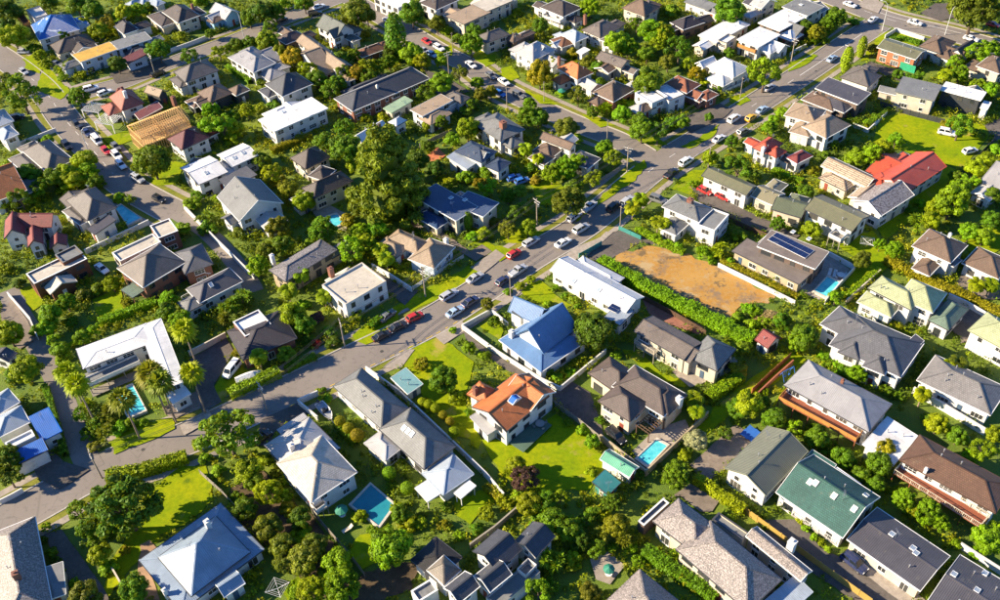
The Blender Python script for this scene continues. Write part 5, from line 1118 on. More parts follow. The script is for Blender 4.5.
def wall_mat(c):
    k = 'wall '+c
    if k in MATS: return MATS[k]
    m, nt, b = base_mat(k); col = WALLC[c]
    n1 = noise(nt, .7, 5); n2 = noise(nt, 6, 3)
    c1 = mixc(nt, ramp(nt, n1, .35, .75), mul(col, .82), mul(col, 1.05))
    c2 = mixc(nt, ramp(nt, n2, .55, .85), c1, mul(col, .7))
    if c in ('brick', 'orange brick', 'rust', 'stone'):
        g = node(nt, 'ShaderNodeTexBrick'); g.inputs['Scale'].default_value = 3.2
        g.inputs['Color1'].default_value = (*mul(col, 1.2), 1); g.inputs['Color2'].default_value = (*mul(col, .75), 1); g.inputs['Mortar'].default_value = (*mul(col, 1.5), 1); g.inputs['Mortar Size'].default_value = .012
        tc = node(nt, 'ShaderNodeTexCoord'); nt.links.new(tc.outputs['Object'], g.inputs['Vector'])
        c2 = mixc(nt, .5, c2, g.outputs['Color'])
    nt.links.new(c2, b.inputs['Base Color']); b.inputs['Roughness'].default_value = .7
    bump(nt, b, n2, .03, .4)
    MATS[k] = m; return m
ROOFC = {k: tuple(q*.80 for q in v) for k, v in ROOFC.items()}
WALLC = {k: tuple(q*.86 for q in v) for k, v in WALLC.items()}
def roof_mat(s):
    k = 'roof '+s
    if k in MATS: return MATS[k]
    w = s.split(); kind = w[-1]; col = ROOFC[' '.join(w[:-1])]
    m, nt, b = base_mat(k)
    uv = node(nt, 'ShaderNodeUVMap'); uv.uv_map = 'UVMap'
    n1 = noise(nt, .35, 6, .6); n2 = noise(nt, 2.5, 5, .65); n3 = noise(nt, 14, 2)
    c = mixc(nt, ramp(nt, n1, .3, .72), mul(col, .80), mul(col, 1.14))
    c = mixc(nt, ramp(nt, n2, .52, .80), c, mul(col, .66))
    mp = node(nt, 'ShaderNodeMapping'); mp.inputs['Scale'].default_value = (1.5, .16, 1); nt.links.new(uv.outputs[0], mp.inputs['Vector'])
    sk = noise(nt, 1.0, 6, .7, mp.outputs[0]); c = mixc(nt, ramp(nt, sk, .50, .78, (0, 0, 0), (.75, .75, .75)), c, mul(col, .60))
    li = noise(nt, .55, 7, .75); c = mixc(nt, ramp(nt, li, .58, .70, (0, 0, 0), (.55, .55, .55)), c, (col[0]*.55+.13, col[1]*.55+.115, col[2]*.55+.075))
    if kind in ('tile', 'corrugated') or kind == 'wood':
        g = node(nt, 'ShaderNodeTexBrick'); g.inputs['Scale'].default_value = 1.0
        g.inputs['Brick Width'].default_value = .33 if kind == 'tile' else 3; g.inputs['Row Height'].default_value = .36 if kind == 'tile' else .5
        g.inputs['Mortar Size'].default_value = .035 if kind == 'tile' else .12
        g.inputs['Color1'].default_value = (1.15, 1.15, 1.15, 1); g.inputs['Color2'].default_value = (.82, .82, .82, 1); g.inputs['Mortar'].default_value = (.5, .5, .5, 1) if kind == 'tile' else (.25, .22, .2, 1)
        nt.links.new(uv.outputs[0], g.inputs['Vector'])
        c = mixc(nt, .75, c, g.outputs['Color'], 'MULTIPLY')
        h = g.outputs['Fac']; mt = node(nt, 'ShaderNodeMath', operation='MULTIPLY_ADD'); mt.inputs[1].default_value = -1; mt.inputs[2].default_value = 1
        nt.links.new(h, mt.inputs[0]); bump(nt, b, mt.outputs[0], .05, .6)
        b.inputs['Roughness'].default_value = .62
        if 'stone' in s or 'gravel' in s:
            c = mixc(nt, ramp(nt, noise(nt, 4.2, 3, .7), .48, .60), c, mul(col, 1.7)); c = mixc(nt, ramp(nt, noise(nt, 3.1, 4, .75), .52, .64), c, mul(col, .45))
    elif kind == 'metal':
        wv = node(nt, 'ShaderNodeTexWave', wave_type='BANDS', bands_direction='X', wave_profile='SIN')
        wv.inputs['Scale'].default_value = 1.05 if 'corrugated' not in s else .9; wv.inputs['Distortion'].default_value = 0
        nt.links.new(uv.outputs[0], wv.inputs['Vector'])
        f = ramp(nt, wv.outputs['Fac'], .80 if 'corrugated' not in s else .35, .98 if 'corrugated' not in s else .7)
        c = mixc(nt, f, c, mul(col, .72 if 'corrugated' not in s else .5))
        bump(nt, b, f, .05, .8); b.inputs['Roughness'].default_value = .42
        if 'tarp' in s: c = mixc(nt, ramp(nt, noise(nt, .5, 3), .60, .64), c, (.55, .60, .66))
        if 'batten' in s:
            c = mixc(nt, ramp(nt, n2, .48, .56), c, (.12, .09, .08))
    else:
        st = noise(nt, .9, 6, .7); c = mixc(nt, ramp(nt, st, .55, .75), c, mul(col, .6)); b.inputs['Roughness'].default_value = .75
        bump(nt, b, n3, .02, .4)
    nt.links.new(c, b.inputs['Base Color'])
    MATS[k] = m; return m
def simple(k, col, rough=.6, metal=0, var=.25, sc=3):
    if k in MATS: return MATS[k]
    m, nt, b = base_mat(k)
    n = noise(nt, sc, 5)
    nt.links.new(mixc(nt, ramp(nt, n, .3, .75), mul(col, 1-var), mul(col, 1+var)), b.inputs['Base Color'])
    b.inputs['Roughness'].default_value = rough; b.inputs['Metallic'].default_value = metal
    MATS[k] = m; return m
def glass_mat():
    if 'glass' in MATS: return MATS['glass']
    m, nt, b = base_mat('window glass')
    oi = node(nt, 'ShaderNodeObjectInfo')
    c = mixc(nt, oi.outputs['Random'], (.012, .018, .025), (.09, .085, .075))
    nt.links.new(c, b.inputs['Base Color']); b.inputs['Roughness'].default_value = .06; b.inputs['Specular IOR Level'].default_value = .7
    MATS['glass'] = m; return m
def paint_mat():
    if 'paint' in MATS: return MATS['paint']
    m, nt, b = base_mat('car paint'); oi = node(nt, 'ShaderNodeObjectInfo')
    n = noise(nt, 3, 3)
    c = mixc(nt, ramp(nt, n, .4, .8), oi.outputs['Color'], (.35, .32, .28)); n2 = node(nt, 'ShaderNodeMix', data_type='RGBA'); n2.inputs[0].default_value = .12
    nt.links.new(oi.outputs['Color'], n2.inputs[6]); nt.links.new(c, n2.inputs[7])
    nt.links.new(n2.outputs[2], b.inputs['Base Color']); b.inputs['Roughness'].default_value = .28; b.inputs['Coat Weight'].default_value = .6; b.inputs['Coat Roughness'].default_value = .08
    MATS['paint'] = m; return m
def leaf_mat(name='leaf', trans=.27):
    if name in MATS: return MATS[name]
    m, nt, b = base_mat(name)
    oi = node(nt, 'ShaderNodeObjectInfo'); at = node(nt, 'ShaderNodeAttribute', attribute_name='tint')
    hs = node(nt, 'ShaderNodeHueSaturation')
    for i, (lo, hi, src) in enumerate(((.485, .515, oi.outputs['Random']),)):
        mr = node(nt, 'ShaderNodeMapRange'); mr.inputs['To Min'].default_value = lo; mr.inputs['To Max'].default_value = hi
        nt.links.new(src, mr.inputs['Value']); nt.links.new(mr.outputs[0], hs.inputs['Hue'])
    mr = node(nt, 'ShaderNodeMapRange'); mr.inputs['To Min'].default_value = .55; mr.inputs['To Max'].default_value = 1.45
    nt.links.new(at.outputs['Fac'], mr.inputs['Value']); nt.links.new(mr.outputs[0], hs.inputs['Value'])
    nt.links.new(oi.outputs['Color'], hs.inputs['Color'])
    nt.links.new(hs.outputs[0], b.inputs['Base Color']); b.inputs['Roughness'].default_value = .55; b.inputs['Specular IOR Level'].default_value = .2
    tr = node(nt, 'ShaderNodeBsdfTranslucent'); ms = node(nt, 'ShaderNodeMixShader'); ms.inputs[0].default_value = trans
    nt.links.new(mixc(nt, .5, hs.outputs[0], (.50, .52, .01)), tr.inputs['Color'])
    out = nt.nodes['Material Output']
    nt.links.new(b.outputs[0], ms.inputs[1]); nt.links.new(tr.outputs[0], ms.inputs[2]); nt.links.new(ms.outputs[0], out.inputs['Surface'])
    MATS[name] = m; return m
GROUNDC = {'verge': ((.13, .16, .015), (.26, .23, .05)), 'lawn': ((.16, .25, .003), (.30, .315, .003)), 'dirt': ((.37, .18, .032), (.45, .25, .06)), 'asphalt': ((.10, .088, .078), (.15, .13, .115)), 'concrete': ((.28, .24, .20), (.38, .33, .28)),
 'paving': ((.17, .14, .115), (.27, .22, .18)), 'brickpave': ((.24, .10, .07), (.33, .16, .11)), 'path': ((.30, .19, .12), (.40, .27, .18)), 'terracotta': ((.42, .12, .06), (.52, .2, .1)), 'soil': ((.07, .05, .03), (.14, .10, .06))}
def ground_mat(k):
    n = 'ground '+k
    if n in MATS: return MATS[n]
    m, nt, b = base_mat(n); lo, hi = GROUNDC[k]
    a1 = noise(nt, .12, 6, .65); a2 = noise(nt, 1.3, 6, .7); a3 = noise(nt, 9, 4, .7)
    c = mixc(nt, ramp(nt, a1, .36, .66), lo, hi)
    c = mixc(nt, ramp(nt, a2, .42, .75), c, mul(lo, .72) if k != 'dirt' else (.40, .27, .12))
    if k == 'lawn': c = mixc(nt, ramp(nt, a3, .5, .8), c, mul(hi, 1.25)); c = mixc(nt, ramp(nt, noise(nt, .5, 5), .58, .74), c, (.10, .15, .006)); c = mixc(nt, ramp(nt, noise(nt, .18, 4), .60, .70), c, (.34, .27, .06))
    elif k == 'dirt': c = mixc(nt, ramp(nt, a3, .55, .75), c, (.20, .13, .07)); c = mixc(nt, ramp(nt, noise(nt, .16, 7, .75), .50, .60), c, (.22, .155, .10)); c = mixc(nt, ramp(nt, noise(nt, .33, 7, .75), .56, .62), c, (.17, .115, .06)); c = mixc(nt, ramp(nt, noise(nt, .11, 6, .7), .56, .62), c, (.40, .29, .15))
    else: c = mixc(nt, ramp(nt, a3, .5, .9), c, mul(hi, 1.2))
    nt.links.new(c, b.inputs['Base Color']); b.inputs['Roughness'].default_value = .9; b.inputs['Specular IOR Level'].default_value = .1
    bump(nt, b, a3, .08 if k in ('lawn', 'dirt', 'soil') else .015, .6)
    MATS[n] = m; return m
def earth_mat():
    m, nt, b = base_mat('earth')
    a1 = noise(nt, .06, 6, .6); a2 = noise(nt, .5, 6, .7); a3 = noise(nt, 4, 5, .7)
    c = mixc(nt, ramp(nt, a1, .40, .62), (.09, .15, .008), (.17, .22, .010))
    c = mixc(nt, ramp(nt, a2, .58, .74), c, (.10, .075, .04)); c = mixc(nt, ramp(nt, a3, .48, .75), c, (.05, .085, .012))
    nt.links.new(c, b.inputs['Base Color']); b.inputs['Roughness'].default_value = .9; bump(nt, b, a3, .2, .7)
    return m
def road_mat():
    if 'road' in MATS: return MATS['road']
    m, nt, b = base_mat('road asphalt')
    a1 = noise(nt, .08, 5, .6); a2 = noise(nt, .9, 6, .65); a3 = noise(nt, 20, 3)
    c = mixc(nt, ramp(nt, a1, .35, .65), (.16, .138, .118), (.21, .18, .155))
    c = mixc(nt, ramp(nt, a2, .56, .62), c, (.135, .117, .102)); c = mixc(nt, ramp(nt, a3, .4, .8), c, (.24, .205, .18))
    vo = node(nt, 'ShaderNodeTexVoronoi', feature='DISTANCE_TO_EDGE'); vo.inputs['Scale'].default_value = .16
    g = node(nt, 'ShaderNodeNewGeometry'); nt.links.new(g.outputs['Position'], vo.inputs['Vector'])
    c = mixc(nt, ramp(nt, vo.outputs['Distance'], .0, .012, (.35, .35, .35), (0, 0, 0)), c, (.08, .07, .062))
    nt.links.new(c, b.inputs['Base Color']); b.inputs['Roughness'].default_value = .8; bump(nt, b, a3, .01, .5)
    MATS['road'] = m; return m
def water_mat(k):
    n = 'water '+k
    if n in MATS: return MATS[n]
    m, nt, b = base_mat(n)
    if k == 'pool':
        a = noise(nt, 1.2, 4); c = mixc(nt, ramp(nt, a, .35, .7), (.05, .42, .50), (.14, .58, .62)); nt.links.new(c, b.inputs['Base Color'])
        b.inputs['Roughness'].default_value = .08; bump(nt, b, noise(nt, 5, 3), .03, .5)
    else:
        a = noise(nt, .6, 4); c = mixc(nt, ramp(nt, a, .35, .7), (.012, .19, .24), (.02, .24, .29)); nt.links.new(c, b.inputs['Base Color']); b.inputs['Roughness'].default_value = .45
        bump(nt, b, noise(nt, 3, 3), .03, .4)
    MATS[n] = m; return m
WHITE = simple('white trim', (.76, .75, .72), .5, 0, .08)
DARKTRIM = simple('dark trim', (.06, .06, .065), .5)
# ---------------------------------------------------------------- mesh helpers
class MB:
    def __init__(s): s.v = []; s.f = []; s.uv = []
    def face(s, pts, uv=None):
        i = len(s.v); s.v += [tuple(p) for p in pts]; s.f.append(tuple(range(i, i+len(pts)))); s.uv += uv if uv else [(0, 0)]*len(pts)
    def box(s, x0, y0, z0, x1, y1, z1, M=None):
        c = [Vector((x, y, z)) for z in (z0, z1) for y in (y0, y1) for x in (x0, x1)]
        if M is not None: c = [M @ q for q in c]
        for f in ((0, 2, 3, 1), (4, 5, 7, 6), (0, 1, 5, 4), (2, 6, 7, 3), (0, 4, 6, 2), (1, 3, 7, 5)): s.face([c[k] for k in f])
    def bar(s, p, q, w, h):
        p, q = Vector(p), Vector(q); d = q-p; L = d.length
        if L < 1e-4: return
        M = Matrix.Translation(p) @ d.to_track_quat('X', 'Z').to_matrix().to_4x4()
        s.box(0, -w/2, -h/2, L, w/2, h/2, M)
    def prism(s, pts, z0, z1):
        n = len(pts); ar = sum(pts[i][0]*pts[(i+1) % n][1]-pts[(i+1) % n][0]*pts[i][1] for i in range(n))
        if ar < 0: pts = pts[::-1]
        s.face([(x, y, z1) for x, y in pts]); s.face([(x, y, z0) for x, y in pts[::-1]])
        for i in range(n):
            a, b = pts[i], pts[(i+1) % n]; s.face([(*a, z0), (*b, z0), (*b, z1), (*a, z1)])
    def tube(s, pts, rads, n=7):
        rings = []
        for i, (q, rr) in enumerate(zip(pts, rads)):
            q = Vector(q); d = (Vector(pts[min(i+1, len(pts)-1)])-Vector(pts[max(i-1, 0)])).normalized()
            u = d.orthogonal().normalized(); w = d.cross(u)
            rings.append([q+u*math.cos(2*math.pi*k/n)*rr+w*math.sin(2*math.pi*k/n)*rr for k in range(n)])
        for A, B in zip(rings, rings[1:]):
            for k in range(n): s.face([A[k], A[(k+1) % n], B[(k+1) % n], B[k]])
        s.face(rings[-1]); s.face(rings[0][::-1])
    def mesh(s, name, mat, uv=False, smooth=False):
        me = bpy.data.meshes.new(name); me.from_pydata(s.v, [], s.f)
        if uv:
            l = me.uv_layers.new(name='UVMap'); l.data.foreach_set('uv', np.array(s.uv, 'f').ravel())
        me.materials.append(mat)
        if smooth:
            import bmesh
            b = bmesh.new(); b.from_mesh(me); bmesh.ops.remove_doubles(b, verts=b.verts, dist=1e-4); b.to_mesh(me); b.free()
            me.polygons.foreach_set('use_smooth', [True]*len(me.polygons))
        me.update(); return me
def add(name, me, parent=None, loc=(0, 0, 0), rz=0, sc=None, color=None):
    o = bpy.data.objects.new(name, me); COL.objects.link(o); o.location = loc
    if rz: o.rotation_euler = (0, 0, rz)
    if sc: o.scale = sc
    if parent: o.parent = parent
    if color: o.color = (*color, 1)
    return o
def tag(o, label, cat, group=None, kind=None):
    if label: o['label'] = label
    if cat: o['category'] = cat
    if group: o['group'] = group
    if kind: o['kind'] = kind
    return o
def thing(name, label, cat, loc, rz=0, group=None):
    return tag(add(name, None, None, loc, rz), label, cat, group)
# ---------------------------------------------------------------- the setting: ground, roads, patches
mb = MB(); mb.face([(-2500, -800, 0), (2500, -800, 0), (2500, 4200, 0), (-2500, 4200, 0)])
tag(add('ground', mb.mesh('ground', earth_mat())), 'uneven green and brown ground between the houses', None, None, 'structure')
def smooth_line(pts, step=2.0):
    P = [np.array(q, float) for q in pts]; P = [2*P[0]-P[1]]+P+[2*P[-1]-P[-2]]; out = []
    for i in range(1, len(P)-2):
        n = max(2, int(np.hypot(*(P[i+1]-P[i]))/step))
        for k in range(n):
            t = k/n; a, b, c, d = P[i-1:i+3]
            out.append(.5*((2*b)+(c-a)*t+(2*a-5*b+4*c-d)*t*t+(3*b-a-3*c+d)*t**3))
    out.append(P[-2]); return np.array(out)
def normals(L):
    d = np.gradient(L, axis=0); d /= np.hypot(d[:, 0], d[:, 1])[:, None]
    return np.stack([-d[:, 1], d[:, 0]], 1)
RL = []
for n, w, pts in ROADS:
    L = smooth_line(pts); RL.append((n, w, L, normals(L)))
def in_road(q, skip=None, extra=0):
    for i, (n, w, L, N) in enumerate(RL):
        if i != skip and np.min(np.hypot(L[:, 0]-q[0], L[:, 1]-q[1])) < w/2+extra: return True
    return False
def ribbon(name, L, N, a, b, z, mat, parent=None):
    mb = MB(); A = L+N*a; B = L+N*b
    for i in range(len(L)-1):
        mb.face([(*A[i], z), (*B[i], z), (*B[i+1], z), (*A[i+1], z)] if a > b else [(*A[i], z), (*A[i+1], z), (*B[i+1], z), (*B[i], z)])
    return add(name, mb.mesh(name, mat), parent)
def runs(ok):
    out = []; s = None
    for i, v in enumerate(list(ok)+[False]):
        if v and s is None: s = i
        if not v and s is not None:
            if i-s > 2: out.append((s, i))
            s = None
    return out
KERB = simple('kerb concrete', (.40, .37, .33), .8)
ROADLABEL = {'main_street': 'grey asphalt street curving diagonally across the picture', 'top_road': 'asphalt road crossing the top right corner', 'side_street': 'asphalt street running from the junction to the top', 'cross_street': 'asphalt street crossing the top left', 'west_street': 'asphalt street on the left descending past parked cars', 'lane': 'narrow asphalt lane ending beside the long white wall', 'narrow_lane': 'narrow shared lane along the left edge'}
for i, (n, w, L, N) in enumerate(RL):
    ro = ribbon(n, L, N, w/2, -w/2, .012+.004*i, road_mat()); tag(ro, ROADLABEL[n], None, None, 'structure')
    if 'lane' in n: continue
    for sgn in (1, -1):
        edge = L+N*sgn*(w/2+.1)
        ok = [not in_road(q, i, .2) for q in edge]
        for k, (s, e2) in enumerate(runs(ok)):
            mb = MB(); a, b = (L+N*sgn*(w/2))[s:e2], (L+N*sgn*(w/2+.28))[s:e2]
            for j in range(len(a)-1):
                mb.face([(*a[j], .13), (*b[j], .13), (*b[j+1], .13), (*a[j+1], .13)]); mb.face([(*a[j], 0), (*a[j], .13), (*a[j+1], .13), (*a[j+1], 0)]); mb.face([(*b[j], .13), (*b[j], 0), (*b[j+1], 0), (*b[j+1], .13)])
            add('kerb', mb.mesh('kerb', KERB), ro)
        for (d0, d1, z, mt, nm) in ((.3, 1.7, .05+.004*i, 'verge', 'verge'), (1.7, 3.1, .08+.004*i, 'concrete', 'footpath')):
            mid = L+N*sgn*(w/2+(d0+d1)/2); ok = [not in_road(q, i, 1.0) for q in mid]
            for s, e2 in runs(ok):
                o = ribbon(nm, L[s:e2], N[s:e2], sgn*(w/2+d0), sgn*(w/2+d1), z, ground_mat(mt), ro)
mh = MB(); mh.tube([(0, 0, 0), (0, 0, .012)], [.36, .36], 16); MH = mh.mesh('manhole_cover', simple('cast iron', (.06, .055, .05), .6))
for ri, t, off in ((0, .12, 1.2), (0, .3, -1.4), (0, .42, .9), (0, .55, -1.0), (0, .7, 1.6), (0, .86, -1.8), (2, .2, 1.0), (2, .5, -.9), (4, .4, 1.2), (4, .75, -1.2), (1, .5, -1.5), (3, .5, .8)):
    n, w, L, N = RL[ri]; k = int(t*len(L)); q = L[k]+N[k]*off; add('manhole_cover', MH, bpy.data.objects[n], (q[0], q[1], .02+.004*ri))
# footpath slabs joints are left to the material; painted markings lie on the road
LINE = simple('road paint', (.72, .70, .66), .7); YEL = simple('yellow road paint', (.62, .42, .06), .7)
def paint(ri, t0, t1, off, dash, gap, wd, mat, name):
    n, w, L, N = RL[ri]; a = int(t0*len(L)); b = int(t1*len(L)); d = 0; mb = MB(); fine = []
    for k in range(a, b-1):
        for u in np.arange(0, 1, .25): fine.append((L[k]*(1-u)+L[k+1]*u)+(N[k]*off))
    acc = 0
    for q, r2 in zip(fine, fine[1:]):
        l = np.hypot(*(r2-q)); acc += l
        if gap == 0 or acc % (dash+gap) < dash:
            t = (r2-q)/max(l, 1e-6); nn = np.array([-t[1], t[0]])*wd/2
            mb.face([(*(q-nn), .05), (*(r2-nn), .05), (*(r2+nn), .05), (*(q+nn), .05)])
    o = add(name, mb.mesh(name, mat)); o.location.z = 0
    tag(o, None, None, None, 'structure'); return o
o = paint(0, .84, .975, .1, 3, 0, .16, LINE, 'centre_line'); o['label'] = 'white centre line on the street near the top junction'
o = paint(0, .60, .84, .1, 2.5, 6, .12, LINE, 'centre_line'); o['label'] = 'broken white centre line on the upper main street'
o = paint(1, .35, .80, 2.0, 3, 0, .16, LINE, 'edge_line'); o['label'] = 'white edge line on the top road'
o = paint(1, .1, .9, -.2, 3, 5, .12, LINE, 'centre_line'); o['label'] = 'broken white centre line of the top road'
o = paint(0, .22, .40, -3.7, 1.2, 1.0, .16, YEL, 'kerb_line'); o['label'] = 'broken yellow line along the lower kerb'
o = paint(4, .30, .80, .1, 2.5, 4, .12, LINE, 'centre_line'); o['label'] = 'broken white centre line of the left street'
PLAB = {'lawn': 'grass lawn', 'dirt': 'bare orange dirt', 'asphalt': 'asphalt drive', 'concrete': 'concrete apron', 'paving': 'paved court', 'brickpave': 'brick-paved drive', 'path': 'pale gravel path', 'terracotta': 'red tiled patio', 'soil': 'dark bare soil'}
PNAME = {'lawn': 'lawn', 'dirt': 'vacant_lot', 'asphalt': 'driveway', 'concrete': 'pavement', 'paving': 'courtyard_paving', 'brickpave': 'brick_driveway', 'path': 'path', 'terracotta': 'patio', 'soil': 'soil_bed'}
from mathutils.geometry import tessellate_polygon
for i, (k, pts) in enumerate(PATCHES):
    C = np.array(pts); c = C.mean(0)
    # soften the outline so that no patch ends in ruler edges
    out = []
    for q, r2 in zip(C, np.roll(C, -1, 0)):
        n = max(1, int(np.hypot(*(r2-q))/1.5)); amp = .7 if k == 'dirt' else .22 if k in ('lawn', 'soil', 'path') else .05
        for t in np.arange(n)/n: out.append(q*(1-t)+r2*t+rng.normal(0, amp, 2)*(t > 0))
    V = [Vector((x, y, 0)) for x, y in out]; T = tessellate_polygon([V])
    me = bpy.data.meshes.new(PNAME[k]); z = .10+.0015*i
    me.from_pydata([(v.x, v.y, 0) for v in V], [], [t if (V[t[1]]-V[t[0]]).cross(V[t[2]]-V[t[0]]).z > 0 else t[::-1] for t in T]); me.materials.append(ground_mat(k)); me.update()
    tag(add(PNAME[k], me, None, (0, 0, z)), PLAB[k]+' lying flat on the ground', None, None, 'structure')
# ---------------------------------------------------------------- houses
GLASS = glass_mat(); WINCACHE = {}
def window_mesh(w, h, style):
    key = (round(w, 1), round(h, 1), style)
    if key in WINCACHE: return WINCACHE[key]
    w, h = key[0], key[1]; f = MB(); t = .07; d = .07
    f.box(-w/2, -.02, -h/2, -w/2+t, d, h/2); f.box(w/2-t, -.02, -h/2, w/2, d, h/2); f.box(-w/2+t, -.02, h/2-t, w/2-t, d, h/2); f.box(-w/2+t, -.02, -h/2, w/2-t, d, -h/2+t)
    f.box(-w/2-.05, -.02, -h/2-.06, w/2+.05, d+.06, -h/2)
    nm = max(1, round(w/.8))
    for k in range(1, nm): x = -w/2+w*k/nm; f.box(x-.025, -.01, -h/2+t, x+.025, d-.01, h/2-t)
    if style == 'bar': f.box(-w/2+t, -.01, -.02, w/2-t, d-.015, .02)
    g = MB(); g.box(-w/2+t*.6, -.015, -h/2+t*.6, w/2-t*.6, .025, h/2-t*.6)
    WINCACHE[key] = (f.mesh('window_frame', WHITE if style != 'dark' else DARKTRIM), g.mesh('window_pane', GLASS)); return WINCACHE[key]
db = MB(); db.box(-.45, 0, -1.02, .45, .05, 1.02); db.box(-.32, .05, .1, .32, .065, .85); db.box(-.32, .05, -.85, .32, .065, -.1)
DOORS = [db.mesh('door', simple('door '+str(i), c, .5)) for i, c in enumerate(((.05, .05, .06), (.25, .06, .04), (.6, .58, .54), (.06, .10, .16)))]
hb = MB(); hb.box(.30, .065, -.05, .38, .12, .05); HANDLE = hb.mesh('handle', simple('brass', (.5, .4, .2), .3, .8))
CHIM = {}
def chim_mesh(w, h, wallk):
    k = (w, h, wallk)
    if k not in CHIM:
        b = MB(); b.box(-w/2, -w/2, -1.2, w/2, w/2, h); b.box(-w/2-.06, -w/2-.06, h, w/2+.06, w/2+.06, h+.12); b.box(-.15, -.15, h+.12, .15, .15, h+.38); CHIM[k] = b.mesh('chimney', wall_mat(wallk))
    return CHIM[k]
vb = MB(); vb.tube([(0, 0, -.3), (0, 0, .55)], [.07, .07], 8); vb.tube([(0, 0, .55), (0, 0, .68)], [.14, .12], 8); VENT = vb.mesh('vent_pipe', simple('vent metal', (.5, .5, .5), .4, .6))
sb = MB(); sb.box(-.55, -.42, -.05, .55, -.34, .12); sb.box(-.55, .34, -.05, .55, .42, .12); sb.box(-.55, -.34, -.05, -.47, .34, .12); sb.box(.47, -.34, -.05, .55, .34, .12); SKYF = sb.mesh('skylight', WHITE)
sb = MB(); sb.box(-.47, -.34, -.03, .47, .34, .09)
_m, _nt, _b = base_mat('skylight glass'); _b.inputs['Base Color'].default_value = (.30, .36, .42, 1); _b.inputs['Roughness'].default_value = .1
SKYG = sb.mesh('skylight_pane', _m)
pb = MB(); pb.box(-.5, -.5, 0, .5, .5, .035)
_m, _nt, _b = base_mat('solar cell'); _b.inputs['Base Color'].default_value = (.012, .022, .075, 1); _b.inputs['Roughness'].default_value = .12
SOLAR = pb.mesh('solar_panel', _m)
ab = MB(); ab.bar((0, 0, -.4), (0, 0, 1.9), .05, .05); ab.bar((-.6, 0, 1.8), (.6, 0, 1.8), .04, .04)
for q in range(6): ab.bar((-.55+q*.22, -.35+q*.03, 1.8), (-.55+q*.22, .35-q*.03, 1.8), .03, .03)
ANT = ab.mesh('antenna', simple('antenna metal', (.45, .45, .45), .4, .7))
FLOORM = lambda c: wall_mat(c)
def blockM(b, o): return Matrix.Translation((b[0]-o[0], b[1]-o[1], 0)) @ Matrix.Rotation(b[4], 4, 'Z')
